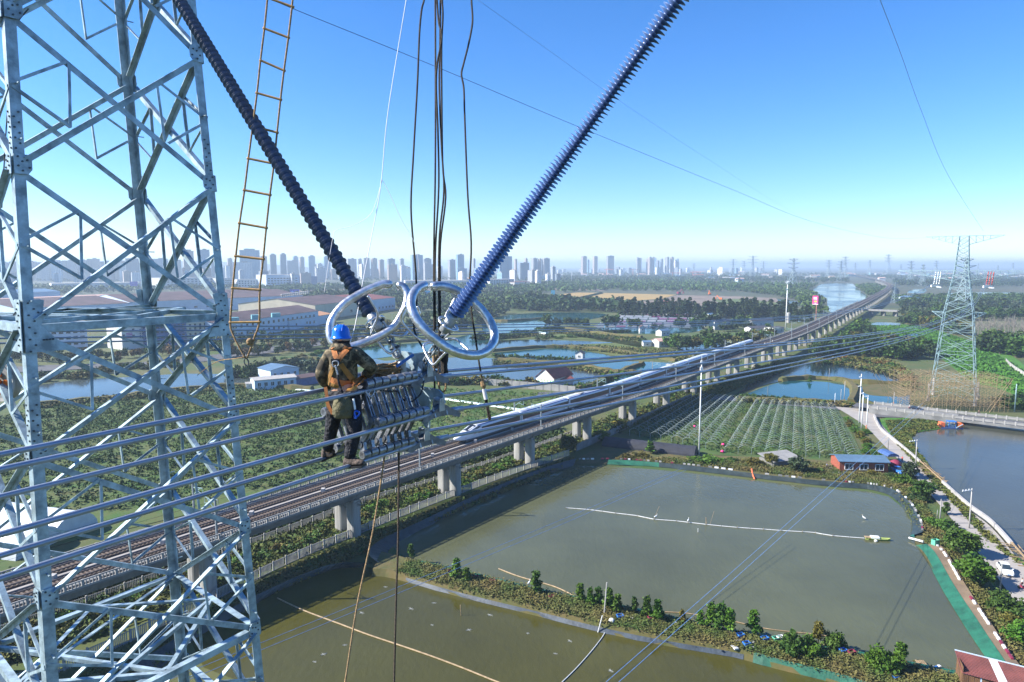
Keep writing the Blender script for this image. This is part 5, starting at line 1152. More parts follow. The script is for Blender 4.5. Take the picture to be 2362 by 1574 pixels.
# ------------------------------------------------------------------ houses, sheds and works
M['brick'] = mat('red brick', (.26, .07, .04), .85, 0, .25, 2.5); M['bluesteel'] = mat('blue steel roof', (.10, .17, .25), .45, .1, .12, .4)
M['brownroof'] = mat('brown works roof', (.085, .050, .050), .8, 0, .3, .06); M['redroof'] = mat('red tile roof', (.16, .045, .038), .8, 0, .25, .4); M['orangeroof'] = mat('orange roof', (.45, .22, .10), .8)
M['blackroof'] = mat('dark tile roof', (.06, .06, .07), .8); M['bluewall'] = mat('pale blue wall', (.45, .55, .66), .7, 0, .08, .1); M['cream'] = mat('cream wall', (.55, .48, .36), .8, 0, .1, .1); M['blueb'] = mat('deep blue cladding', (.05, .10, .25), .5)
M['pinkroof'] = mat('pale pink roof', (.52, .34, .28), .8); M['tealwall'] = mat('teal cladding', (.16, .38, .42), .6)
def house(name, label, L, Rr, depth, hw_, rh, wm, rm, wins=(), cat='house', frame_=True, over=.4, doors=(), parapet=False, ridge='along'):
    p, q = G(*L), G(*Rr); d = q-p; W_ = d.length; d.normalize(); n = Vector((-d.y, d.x, 0))
    if n.y < 0: n = -n
    t_ = thing(name, label, cat, p); b = MB(); a = [p, q, q+n*depth, p+n*depth]; b.hexa(a, [up(v, hw_) for v in a])
    if rh > 0 and not parapet:
        if ridge == 'along': b.add([up(a[0], hw_), up(a[3], hw_), up((a[0]+a[3])/2, hw_+rh), up(a[1], hw_), up(a[2], hw_), up((a[1]+a[2])/2, hw_+rh)], [(0, 1, 2), (3, 5, 4)])
        elif ridge == 'across': b.add([up(a[0], hw_), up(a[1], hw_), up((a[0]+a[1])/2, hw_+rh), up(a[3], hw_), up(a[2], hw_), up((a[3]+a[2])/2, hw_+rh)], [(0, 1, 2), (3, 5, 4)])
    b.build('wall', wm, t_); b = MB(); z = hw_+.02; o_ = over
    if parapet: b.hexa([up(v, hw_) for v in a], [up(v, hw_+rh) for v in a])
    elif ridge == 'along':
        m0, m1 = up(p+n*depth/2-d*o_, z+rh), up(q+n*depth/2+d*o_, z+rh)
        for e0, e1 in ((up(p-d*o_-n*o_, z-rh*o_*2/depth), up(q+d*o_-n*o_, z-rh*o_*2/depth)), (up(p-d*o_+n*(depth+o_), z-rh*o_*2/depth), up(q+d*o_+n*(depth+o_), z-rh*o_*2/depth))): b.hexa([e0, e1, m1, m0], [up(e0, .18), up(e1, .18), up(m1, .18), up(m0, .18)])
    elif ridge == 'across':
        m0, m1 = up(p+d*W_/2-n*o_, z+rh), up(p+d*W_/2+n*(depth+o_), z+rh)
        for s in (0, 1):
            e0, e1 = (up(p-d*o_-n*o_, z-rh*.05), up(p-d*o_+n*(depth+o_), z-rh*.05)) if s == 0 else (up(q+d*o_-n*o_, z-rh*.05), up(q+d*o_+n*(depth+o_), z-rh*.05)); b.hexa([e0, e1, m1, m0], [up(e0, .18), up(e1, .18), up(m1, .18), up(m0, .18)])
    else:                                  # mono pitch, high at the back
        e = [up(p-d*o_-n*o_, z), up(q+d*o_-n*o_, z), up(q+d*o_+n*(depth+o_), z+rh), up(p-d*o_+n*(depth+o_), z+rh)]; b.hexa(e, [up(v, .15) for v in e])
    rf = b.build('roof', rm, t_)
    for (u, zc, w_, h_) in wins:
        c = up(p+d*W_*u-n*.05, zc); b = MB(); b.bar(c-d*w_/2, c+d*w_/2, .08, h_, n); w0 = b.build('window', M['glass'], t_)
        if frame_:
            b = MB()
            for s in (-1, 1): b.bar(c+d*s*w_/2-n*.03-Vector((0, 0, h_/2)), c+d*s*w_/2-n*.03+Vector((0, 0, h_/2)), .16, .12, n); b.bar(c-d*w_/2-n*.03+Vector((0, 0, s*h_/2)), c+d*w_/2-n*.03+Vector((0, 0, s*h_/2)), .16, .12, n)
            b.bar(c-n*.03-Vector((0, 0, h_/2)), c-n*.03+Vector((0, 0, h_/2)), .1, .1, n); b.build('frame', M['white'], w0)
    for (u, w_, h_, m) in doors: c = up(p+d*W_*u-n*.05, h_/2); b = MB(); b.bar(c-d*w_/2, c+d*w_/2, .08, h_, n); b.build('door', m, t_)
    return t_, p, q, d, n
def grid(nu, rows, w_, h_, u0=.03, u1=.97): return [(u0+(u1-u0)*(i+.5)/nu, z, w_, h_) for z in rows for i in range(nu)]
house('brick_shed', 'red brick shed with blue steel roof and three windows by the pond', (1936,1090), (2048,1093), 6.5, 3.1, .9, M['brick'], M['bluesteel'], [(.19, 1.7, 2.1, 1.6), (.50, 1.7, 2.1, 1.6), (.82, 1.7, 2.1, 1.6)], 'shed')
house('farm_house', 'white farmhouse with red hipped roof and striped awning behind the train', (1236,889), (1278,894), 17, 4.0, 4.2, M['whitewall'], M['redroof'], [(.2, 2, 1.6, 1.5), (.75, 2, 1.6, 1.5)], doors=[(.48, 1.2, 2.4, M['black'])], ridge='across')
house('farm_shed', 'low red roofed lean-to against the white farmhouse', (1290,890), (1322,887), 9, 2.8, 1.2, M['whitewall'], M['redroof'], [(.5, 1.5, 1.2, 1)], 'shed')
b = MB(); p, q = G(1237,890), G(1277,895)
aw = thing('awning', 'green and white striped awning on the white farmhouse', 'awning', p)
for i in range(12):
    b = MB(); a, c = p.lerp(q, i/12), p.lerp(q, (i+1)/12); b.strip([up(a, 3.4), up(c, 3.4)], [up(a, 2.4)+Vector((.4, -1.8, 0)), up(c, 2.4)+Vector((.4, -1.8, 0))]); b.build('stripe', mat('awning green', (.18, .45, .12), .7) if i % 2 else M['white'], aw)
house('pump_house', 'small white pump house with one window on the pond bank', (1327,829), (1344,830), 4.5, 3.4, 1.6, M['whitewall'], M['blackroof'], [(.5, 1.8, 1.3, 1.3)], ridge='across')
house('farm_building', 'long white building with pale roof beside the orchard, in front', (588,902), (684,893), 9, 4.6, .8, M['bluewall'], M['kerb'], grid(6, [2.6], 1.5, 1.8), 'building')
house('farm_building', 'grey vaulted blue roofed building behind the long white one', (625,880), (690,872), 14, 5.2, 1.5, M['bluewall'], M['bluesteel'], grid(4, [3], 1.4, 1.5), 'building', ridge='across')
house('farm_building', 'low dark red roofed shed continuing the long white building', (684,893), (735,884), 9, 3.6, .8, M['blueb'], M['brownroof'], (), 'building')
house('farm_hut', 'tiny white hut at the end of the long white building', (568,898), (583,897), 3, 2.4, .5, M['whitewall'], M['kerb'], [(.5, 1.4, .8, .8)], 'hut')
house('fish_hut', 'small white hut with blue roof among the far ponds', (1526,776), (1546,774), 6, 4, 1.4, M['whitewall'], M['bluesteel'], [(.3, 2, 1.6, 1.4), (.7, 2, 1.6, 1.4)], 'hut')
house('fish_hut', 'grey gabled hut in front of the net pens', (1476,766), (1488,766), 6, 3.5, 2, M['whitewall'], M['brownroof'], [(.5, 1.8, 1.2, 1.2)], 'hut', ridge='across')
house('fish_hut', 'white hut with pinkish roof beside the autumn trees', (1520,802), (1556,800), 9, 4.2, 1.6, M['whitewall'], M['pinkroof'], [(.2, 2.2, 1.6, 1.4), (.6, 2.2, 1.6, 1.4)], 'hut')
house('fish_hut', 'pale shack with blue tarpaulin beside the pinkish roofed hut', (1484,800), (1502,800), 6, 3, 1, M['whitewall'], M['bluesteel'], [(.5, 1.6, 1.4, 1)], 'hut')
house('villa', 'white village house with upturned dark roof, nearest the conifers', (1648,762), (1688,759), 6, 7, 2.0, M['whitewall'], M['blackroof'], grid(3, [2.2, 5], 1.5, 1.5))
house('villa', 'white villa with dark stepped roof beside the monopole', (1736,764), (1784,760), 6, 8, 2.0, M['whitewall'], M['blackroof'], grid(4, [2.4, 5.4], 1.6, 1.6))
house('villa', 'low white annex wing in front of the white villa', (1732,768), (1772,766), 8, 3.6, 1.5, M['whitewall'], M['blackroof'], grid(3, [2], 1.4, 1.4))
house('villa', 'white walled yard building against the viaduct', (1786,770), (1808,768), 10, 4.5, .8, M['whitewall'], M['blackroof'], grid(2, [2.4], 1.4, 1.4))
house('villa', 'small white house between the village trees and the pens', (1641,742), (1652,741), 10, 6, 2, M['whitewall'], M['bluesteel'], grid(2, [2, 4.5], 1.2, 1.2))
house('field_barn', 'blue roofed white barn in the fields beyond the viaduct bend', (2100,697), (2120,699), 18, 8, 2, M['bluewall'], M['bluesteel'], grid(3, [4], 2, 2), 'barn')
# works to the left
FW = grid(19, [3.6, 9.4], 2.6, 2.4)
house('factory', 'long pale blue works with two rows of windows and brown roof', (500,790), (735,750), 42, 13.5, 5, M['bluewall'], M['brownroof'], FW, 'factory', False)
house('factory_annex', 'low blue annex with orange roof at the end of the long works', (668,762), (766,744), 26, 8.5, 2.4, M['bluewall'], M['orangeroof'], grid(4, [4], 2.2, 2), 'annex', False)
house('warehouse', 'big cream warehouse with red brown roof behind the annex', (728,740), (835,724), 90, 16, 6, M['cream'], M['brownroof'], [(.25, 5, 5, 3), (.75, 5, 5, 3)], 'warehouse', False)
house('warehouse', 'pale blue warehouse with red roof edge nearest the rings', (835,724), (912,713), 90, 15, 5, M['bluewall'], M['redroof'], grid(9, [4], 3, 2.4), 'warehouse', False)
house('warehouse', 'wide dark brown saw roof hall behind the long works', (300,728), (700,706), 120, 15, 7, M['bluewall'], M['brownroof'], grid(14, [6], 4, 2), 'warehouse', False)
house('warehouse', 'brown roofed hall behind the first leg of the near tower', (40,745), (300,728), 130, 14, 7, M['bluewall'], M['brownroof'], grid(9, [6], 4, 2), 'warehouse', False)
house('warehouse', 'long hall with pale pink roof behind the steel tower', (-60,726), (285,706), 60, 11, 5, M['bluewall'], M['pinkroof'], (), 'warehouse', False)
house('warehouse', 'far brown roofed hall behind the rope ladder', (420,706), (660,692), 110, 13, 5, M['bluewall'], M['brownroof'], (), 'warehouse', False)
house('warehouse', 'blue roofed hall at the far left behind the tower', (-40,700), (140,692), 80, 14, 4, M['bluewall'], M['bluesteel'], (), 'warehouse', False)
house('office_block', 'white blue office block seen through the near tower', (98,808), (203,800), 26, 17, 1, M['bluewall'], M['kerb'], grid(6, [3, 7, 11, 14.6], 2.6, 1.9), 'office', False, parapet=True)
wt = house('office_block', 'white tiled block with purple wall lettering and few windows', (283,808), (336,803), 22, 17.5, .8, M['whitewall'], M['kerb'], [(.5, 13, 1.6, 1.8), (.5, 8.8, 1.6, 1.8), (.5, 4.6, 1.6, 1.8), (.08, 8.6, 1.6, 3.4)], 'office', False, parapet=True)
t_, p, q, d, n = wt; W_ = (q-p).length; M['purple'] = mat('purple wall lettering', (.35, .05, .30), .6); M['signtxt'] = mat('dark wall lettering', (.06, .07, .16), .6)
for r in range(4):
    for k in range(4): c = up(p+d*W_*(.19+.068*k)-n*.06, 10.6-r*1.0); b = MB(); b.poly([c, c+d*.95, up(c+d*.95, .62), up(c, .62)]); b.build('lettering', M['purple'], t_)
for r in range(6):
    for k in range(2):
        if r < 5 or k: c = up(p+d*W_*(.77+.09*k)-n*.06, 12.5-r*1.35+k*1.0); b = MB(); b.poly([c, c+d*.8, up(c+d*.8, .8), up(c, .8)]); b.build('lettering', M['signtxt'], t_)
c = up(p+d*W_*.05-n*.06, 15.2); b = MB(); b.poly([c+d*.5, up(c+d*1.4, 1.2), up(c, 1.2)]); b.build('emblem', M['orange'], t_)
for k in range(6): c2 = c+d*(1.7+k*.75); b = MB(); b.poly([up(c2, .2), up(c2+d*.55, .2), up(c2+d*.55, .9), up(c2, .9)]); b.build('lettering', M['signtxt'], t_)
house('office_block', 'deep blue clad office wing with rows of small windows', (337,804), (432,794), 24, 16, 1, M['blueb'], M['kerb'], grid(9, [3, 6.8, 10.6, 13.8], 1.8, 1.9), 'office', False, parapet=True)
house('office_block', 'cream office block at the corner beside the near tower leg', (432,794), (505,786), 22, 15, 1, M['cream'], M['kerb'], grid(6, [3, 6.8, 10.6, 13.2], 1.6, 1.8), 'office', False, parapet=True)
house('office_block', 'cream block with blue band below the rope ladder', (505,790), (545,784), 22, 12, 1, M['cream'], M['bluewall'], grid(4, [3, 6.8, 10], 1.6, 1.8), 'office', False, parapet=True)
house('office_block', 'white office block with window bands beside the lit insulator', (1130,667), (1186,665), 30, 22, 1, M['whitewall'], M['kerb'], grid(9, [4, 9, 14, 19], 4, 2.4), 'office', False, parapet=True)
house('office_block', 'white low wing with balconies beside the window banded office', (1187,666), (1222,664), 26, 15, 1, M['whitewall'], M['redroof'], grid(5, [4, 9], 3.5, 2.2), 'office', False, parapet=True)
house('warehouse', 'very long white warehouse behind the hoisting ropes', (935,664), (1082,663), 60, 17, 1, M['whitewall'], M['kerb'], grid(16, [5, 12], 5, 2), 'warehouse', False, parapet=True)
house('warehouse', 'teal clad hall behind the white office blocks', (1226,642), (1268,641), 60, 26, 1, M['tealwall'], M['bluesteel'], (), 'warehouse', False, parapet=True)
house('warehouse', 'low blue hall beside the teal clad hall', (1266,645), (1295,644), 60, 14, 1, M['tealwall'], M['bluesteel'], (), 'warehouse', False, parapet=True)
house('office_block', 'wide pale blue block behind the rope ladder', (615,664), (690,662), 50, 32, 1, M['bluewall'], M['kerb'], grid(10, [5, 11, 17, 23], 6, 2.6), 'office', False, parapet=True)
house('office_block', 'dark blue netted block beside the wide pale blue one', (690,658), (732,657), 50, 24, 1, M['blueb'], M['blueb'], (), 'office', False, parapet=True)
house('office_block', 'low white block with arched middle in front of the pale tower', (548,664), (605,663), 30, 20, 1, M['whitewall'], M['kerb'], grid(8, [5, 11, 16], 4, 2.6), 'office', False, parapet=True)
house('office_block', 'white striped block beside the near tower leg', (508,665), (540,664), 30, 24, 1, M['whitewall'], M['kerb'], grid(6, [4, 9, 14, 19], 4, 2.2), 'office', False, parapet=True)
house('warehouse', 'pale low works seen between the tower legs', (120,672), (330,668), 60, 16, 1, M['whitewall'], M['kerb'], grid(16, [5, 11], 5, 2.2), 'warehouse', False, parapet=True)
house('office_block', 'white striped offices behind the right tower leg', (370,668), (505,664), 50, 26, 1, M['whitewall'], M['kerb'], grid(14, [5, 11, 17, 22], 5, 2.6), 'office', False, parapet=True)
# red roofed shed in the corner
rs = thing('corner_shed', 'plank shed with dark red corrugated roof and one clear roof strip', 'shed', G(2260,1560))
e = [G(2202,1500,4.3), G(2400,1549,4.3), G(2440,1612,3.1), G(2219,1553,3.1)]
def roofband(u0, u1, nm, m):
    b = MB(); k = int((u1-u0)*60); A, B = [], []
    for i in range(k*2+1): u = u0+(u1-u0)*i/(2*k); z = .05 if i % 2 else 0; A.append(up(e[0].lerp(e[1], u), z)); B.append(up(e[3].lerp(e[2], u), z))
    b.strip(A, B); b.build(nm, m, rs)
M['corr'] = mat('dark red corrugated sheet', (.13, .035, .03), .6, .1, .25, .5)
roofband(0, .405, 'roof_sheet', M['corr']); roofband(.405, .51, 'clear_strip', mat('clear roof strip', (.55, .56, .58), .4, 0, .15, .8)); roofband(.51, 1, 'roof_sheet', M['corr'])
b = MB(); b.bar(up(e[0], .06), up(e[1], .06), .16, .1); b.build('ridge_flashing', M['bluewall'], rs)
M['plank'] = mat('brown planks', (.13, .065, .03), .85, 0, .4, 1.2, stretch=(1, 1, .2))
f0, f1 = G(2226,1560,3.0), G(2440,1610,3.0); k = 46
for i in range(k):
    p = f0.lerp(f1, i/k)+Vector((.1, .55, 0)); q = f0.lerp(f1, (i+.9)/k)+Vector((.1, .55, 0)); b = MB(); b.bar(p-Vector((0, 0, 1.55)), q-Vector((0, 0, 1.55)), 3.0, .06+.03*(i % 3), (0, 0, 1)); b.build('plank', M['plank'] if i != 9 else M['bluewall'], rs)
for i in range(12):
    g0, g1 = G(2208,1506,4.1), f0+Vector((.1, .55, 1.0)); p = g0.lerp(g1, i/12); q = g0.lerp(g1, (i+.9)/12); b = MB(); b.bar(p-Vector((0, 0, 2.1)), q-Vector((0, 0, 2.1)), 4.0, .06, (0, 0, 1)); b.build('plank', M['plank'], rs)
# ------------------------------------------------------------------ the city on the horizon
FA = [facade('facade pale', (.55, .55, .56), (.10, .13, .18)), facade('facade grey', (.34, .35, .37), (.08, .10, .14)), facade('facade tan', (.42, .34, .29), (.09, .10, .13)), facade('facade blue glass', (.22, .36, .46), (.10, .20, .30), 4, 5, .35, .2), facade('facade white', (.68, .68, .68), (.14, .17, .22), 3.4, 4, .55, .45), facade('facade dark', (.20, .24, .28), (.06, .09, .13))]
FN = ['pale', 'grey', 'tan', 'blue glass', 'white', 'dark grey']
def block(x0, x1, yt, d, fi, label=None, group=None, style=0, rz=.45, name='tower_block', dep=None):
    yb = 613+F*H/d*1.02; k = d/F; xc = (x0+x1)/2; g = G(xc, yb); g = Vector(((xc-1181)/F*(g.y*cP+H*sP), g.y, 0)); h = hat(g, yt); w = (x1-x0)*(g.y*cP+H*sP)/F
    dp = dep or min(18, w*.8); wx = max(w*.35, (w-dp*math.sin(rz))/math.cos(rz)); o = thing(name, label, 'building', g, rz, group)
    b = MB(); b.box((0, 0, h/2), (wx, dp, h))
    if style % 3 == 0: b.box((-wx*.28, -dp*.5-1, h*.49), (wx*.22, 2, h*.97)); b.box((wx*.28, -dp*.5-1, h*.49), (wx*.22, 2, h*.97))
    if style % 3 == 1: b.box((0, 0, h+h*.02), (wx*.55, dp*.6, h*.05+2))
    b.build('facade', FA[fi], o, local=True)
    b = MB(); b.box((0, 0, h+.5), (wx*1.02, dp*1.02, 1.0))
    b.box((wx*.1, 0, h+2.2), (wx*.3, dp*.4, 3.4)); b.build('roof', M['concrete'], o, local=True); return o
named = [(556,600,578,2350,3,'tallest blue glass tower behind the rope ladder, with stepped crown',1), (540,583,606,2200,4,'broad white tower in front of the tallest blue glass one',0), (601,618,592,2700,5,None,0),
 (623,640,588.5,2600,5,'slim dark tower, first of the twin towers beside the rope ladder',1), (647,663,587.5,2600,5,'slim dark tower, second of the twin towers beside the rope ladder',1), (525,539,597,2700,2,None,0), (663,690,602,3000,1,None,0), (676,690,593,3100,3,None,1), (691,704,594,3000,2,None,0),
 (712,729,592,2900,3,'teal glass tower halfway between ladder and dark insulator',1), (731,746,609,2700,4,None,0), (747,764,593,2900,3,None,1), (801,823,598,2900,1,None,0), (826,836,598,3000,1,None,0), (838,854,596,2900,1,None,0), (856,871,597,2900,2,None,0), (873,887,600,3000,2,None,0), (893,912,598,2800,5,None,0), (921,933,598,3000,1,None,0),
 (948,976,589,2600,3,'wide blue tower behind the first hoisting rope',2), (977,996,598,2800,5,None,1), (1033,1051,600,2700,1,None,0), (1052,1071,588,2600,3,'tall two toned tower between ropes and lit insulator',2), (1090,1097,598,2900,1,None,0), (1148,1181,592,2500,3,'dark slab tower standing right of the lit insulator',0), (1186,1193,599,3000,2,None,0), (1210,1217,598,3000,2,None,1), (1225,1240,597,2900,1,None,0), (1241,1249,598,2900,2,None,0), (1250,1268,597,2900,1,None,0),
 (122,148,603,2500,3,None,1), (149,177,602,2500,1,None,0), (180,205,601,2600,1,None,0), (205,232,598,2500,2,None,0), (127,146,606,1900,4,'white stem tower with wide flat head between the tower legs',1), (235,262,604,2600,1,None,0), (265,290,602,2500,2,None,0), (293,322,597,2400,5,None,0), (325,350,601,2600,1,None,0), (352,388,598,2500,3,None,0), (392,420,600,2500,2,None,0), (425,450,580,2200,2,'tall tan tower seen left of the right tower leg',1), (458,487,577,2150,3,'slanted blue glass tower beside the right tower leg',2), (490,512,604,2600,5,None,0), (60,85,604,2600,2,None,0), (88,118,606,2500,1,None,0), (-10,25,606,2500,1,None,0), (28,58,604,2600,5,None,0),
 (1340,1353.5,592,4200,2,'tan tower, first of the three separate towers',0), (1353,1359,600,4500,3,'low bluish tower tucked behind the first separate tower',0), (1367,1378,592,4300,2,'tan tower, second of the three separate towers',0), (1398,1416,591,4200,1,'broad slab tower, third of the three separate towers',0),
 (1467,1473,595,4400,1,None,0), (1473.5,1479,596,4400,5,None,0), (1490,1496,598,4400,2,None,0), (1494.5,1502.5,594,4300,2,None,0), (1503,1509,594,4300,1,None,0), (1509,1513,596,4500,3,None,0), (1512.5,1520,602,4200,5,None,0), (1523,1528.5,598,4300,5,None,0), (1531,1534,598,4600,4,None,0), (1534,1542.5,594,4200,1,None,0), (1545.5,1553,594,4200,2,None,0), (1553.5,1561,601,4300,4,None,0), (1559,1564.5,598,4500,3,None,0), (1561.5,1565.5,606,4300,4,None,0)]
cnt = {}
for x0, x1, yt, d, fi, lb, st in named:
    reg = 'seen through the tower' if x1 < 515 else 'between tower and insulators' if x1 < 830 else 'behind the hoisting ropes' if x1 < 1145 else 'beside the lit insulator' if x1 < 1300 else 'in the lone cluster on the plain'
    if lb is None: cnt[reg] = cnt.get(reg, 0)+1; lb = f'hazy {FN[fi]} tower {reg}, {nth(cnt[reg])} of them'
    block(x0, x1, yt, d, fi, lb, 'city towers '+reg, st, random.choice((.35, .45, .55)))
for i in range(110):
    x = random.uniform(-40, 1330) if i < 84 else random.uniform(1290, 1800); w = random.uniform(8, 26); d = random.uniform(1750, 3400); yt = random.uniform(606, 624) if d > 2300 else random.uniform(620, 634)
    if x > 1290: yt = random.uniform(616, 624); d = random.uniform(3600, 6500); w = random.uniform(4, 12)
    fi = random.choice((0, 1, 2, 4, 4, 5, 3)); reg = ['low city blocks seen through the tower', 'low city blocks behind insulators and ropes', 'low blocks on the far plain'][0 if x < 510 else 1 if x < 1290 else 2]
    cnt[reg] = cnt.get(reg, 0)+1; block(x-w/2, x+w/2, yt, d, fi, f'small hazy {FN[fi]} block, {nth(cnt[reg])} of the {reg[4:] if reg.startswith("low ") else reg}', reg, random.randint(0, 2), random.uniform(.2, .7), 'city_block', random.uniform(14, 30))
for i in range(70):
    x = random.uniform(1600, 2400) if i > 22 else random.uniform(1050, 1700); d = random.uniform(2300, 5200); w = random.uniform(6, 26); h = random.uniform(6, 12)
    g = G(x, 613+F*H/d); W2 = w*d/F; cnt['sheds'] = cnt.get('sheds', 0)+1; m = random.choice((M['whitewall'], M['whitewall'], M['bluewall'], M['cream'], M['tealwall'])); r = random.choice((M['kerb'], M['pinkroof'], M['bluesteel'], M['kerb']))
    t_ = thing('far_shed', f'small pale shed far out on the plain, {nth(cnt["sheds"])} of them', 'shed', g, random.uniform(-.4, .4), 'pale sheds on the far plain'); b = MB(); b.box((0, 0, h/2), (W2, 18, h)); b.build('wall', m, t_, local=True)
    b = MB(); b.prism([(-W2/2-1, -10, h), (-W2/2-1, 0, h+3), (-W2/2-1, 10, h)], (W2+2, 0, 0)); b.build('roof', r, t_, local=True)
# tower cranes by the lone cluster
M['crane'] = mat('crane red', (.50, .10, .06), .6)
for i, (x, yb, yt) in enumerate(((1399,638,622),(1460,637,622),(1549,634,621),(1598,640,628),(1551,641,630),(1603,642,634))):
    g = G(x, yb); h = hat(g, yt); t_ = thing('tower_crane', f'small red tower crane at the far building site, {nth(i+1)} of the six', 'crane', g, random.uniform(-.5, .5), 'red cranes at the far site'); b = MB(); b.bar((0, 0, 0), (0, 0, h), 2.2); b.build('mast', M['crane'], t_, local=True); b = MB(); b.bar((-12, 0, h), (38, 0, h), 2.0); b.bar((0, 0, h), (0, 0, h+6), 1.4); b.bar((0, 0, h+6), (30, 0, h+1), .5); b.build('jib', M['crane'], t_, local=True)
sheet('green_site_cover', [(1425,645),(1470,643),(1600,644),(1590,648),(1500,647),(1440,648)], .3, mat('green site netting', (.12, .42, .22), .9))
# faint hill at the left edge
b = MB(); hp = [(-3900, 6200), (-3600, 6300), (-3200, 6500), (-2700, 6700)]; n = 24; A = []; 
for i in range(n+1): t = i/n; A.append((-5200+3400*t, 6900+300*t, 20+95*math.sin(math.pi*t)**1.5*(1+.12*math.sin(9*t))))
b.strip([(x, y-700, -.5) for x, y, z in A], [(x, y, min(z, 118)) for x, y, z in A]); b.strip([(x, y, min(z, 118)) for x, y, z in A], [(x, y+700, -.5) for x, y, z in A]); tag(b.build('hill', M['farland']), kind='structure')
# ------------------------------------------------------------------ foliage
def leafmat(name, c1, c2, rand=.22):
    m = mat(name, c1, .65, 0, scale=.45, col2=c2, rand=rand, spec=.25); return m
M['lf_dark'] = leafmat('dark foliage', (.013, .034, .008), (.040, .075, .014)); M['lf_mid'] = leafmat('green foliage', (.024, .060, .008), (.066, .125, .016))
M['lf_bright'] = leafmat('bright foliage', (.035, .095, .007), (.085, .165, .014)); M['lf_yel'] = leafmat('yellowing foliage', (.055, .060, .008), (.135, .115, .018)); M['lf_con'] = leafmat('conifer foliage', (.014, .032, .009), (.040, .065, .015))
M['lf_grey'] = leafmat('grey green foliage', (.022, .042, .018), (.06, .085, .035)); M['lf_rust'] = leafmat('rust foliage', (.10, .055, .012), (.17, .095, .02)); M['bark'] = mat('bark', (.10, .075, .055), .9, 0, .3, 2); M['twig'] = mat('bare twigs', (.20, .18, .155), .9, 0, .2, 1)
M['weed'] = mat('weeds', (.045, .090, .010), .9, 0, scale=.20, col2=(.15, .115, .035)); M['weedg'] = mat('green weeds', (.032, .075, .008), .9, 0, scale=.3, col2=(.105, .10, .014))
M['bush'] = mat('orchard bushes', (.013, .050, .005), .8, 0, scale=.10, col2=(.062, .105, .010)); M['bushl'] = mat('orchard rows', (.03, .09, .008), .85, 0, scale=.2, col2=(.08, .14, .013))
def quads(P, size, name, m, up=0.):
    n = len(P); a = rng.normal(size=(n, 3)); a[:, 2] *= (1-up); a /= np.linalg.norm(a, axis=1)[:, None]; r = rng.normal(size=(n, 3)); r[:, 2] += up*2; c = np.cross(a, r); c /= np.linalg.norm(c, axis=1)[:, None]
    s = np.asarray(size)*np.ones(n); a = a*s[:, None]*.5; c = c*s[:, None]*.5*rng.uniform(.5, 1.2, n)[:, None]
    V = np.stack([P-a-c*.6, P+a*.9-c, P+a+c*.6, P-a*.7+c], 1).reshape(-1, 3).astype(np.float32)
    me = bpy.data.meshes.new(name); me.vertices.add(4*n); me.loops.add(4*n); me.polygons.add(n); me.vertices.foreach_set('co', V.ravel()); me.loops.foreach_set('vertex_index', np.arange(4*n, dtype=np.int32)); me.polygons.foreach_set('loop_start', np.arange(0, 4*n, 4, dtype=np.int32))
    try: me.polygons.foreach_set('loop_total', np.full(n, 4, dtype=np.int32))
    except Exception: pass
    me.update(calc_edges=True); me.materials.append(m); return me
def crown_pts(kind, ncl, per):
    out = []
    for i in range(ncl):
        if kind == 'conifer':
            z = rng.uniform(.06, 1.0)**.9; r = .17*(1-z)**.75*rng.uniform(.75, 1.1)+.012; a = rng.uniform(0, 6.28); c = np.array([r*np.cos(a), r*np.sin(a), z]); q = .045
        elif kind == 'shrub':
            v = rng.normal(size=3); v /= np.linalg.norm(v); v[2] = abs(v[2]); c = v*np.array([.55, .55, .62])*rng.uniform(.35, 1.2)+[0, 0, .12]; q = .15
        elif kind == 'sapling':
            z = rng.uniform(.3, 1); a = rng.uniform(0, 6.28); r = rng.uniform(.05, .26)*(1.25-z); c = np.array([r*np.cos(a), r*np.sin(a), z]); q = .07
        else:
            v = rng.normal(size=3); v /= np.linalg.norm(v); c = v*np.array([.40, .40, .36])*rng.uniform(.4, 1.18)+[0, 0, .62]; q = .11
        out.append(c+rng.normal(size=(per, 3))*q*.55)
    return np.concatenate(out)
CACHE = {}
def crown(kind, lod, m, var):
    k = (kind, lod, m, var)
    if k not in CACHE:
        ncl, per, s = {0: (70, 34, .085), 1: (34, 16, .12), 2: (20, 8, .17)}[lod]
        if kind == 'conifer': ncl, s = int(ncl*1.2), s*.62
        if kind == 'shrub': s *= 1.3
        if kind == 'sapling': ncl, s = int(ncl*.5), s*.9
        CACHE[k] = quads(crown_pts(kind, ncl, per), rng.uniform(s*.6, s*1.3, ncl*per), kind+'_crown', M[m], .15)
    return CACHE[k]
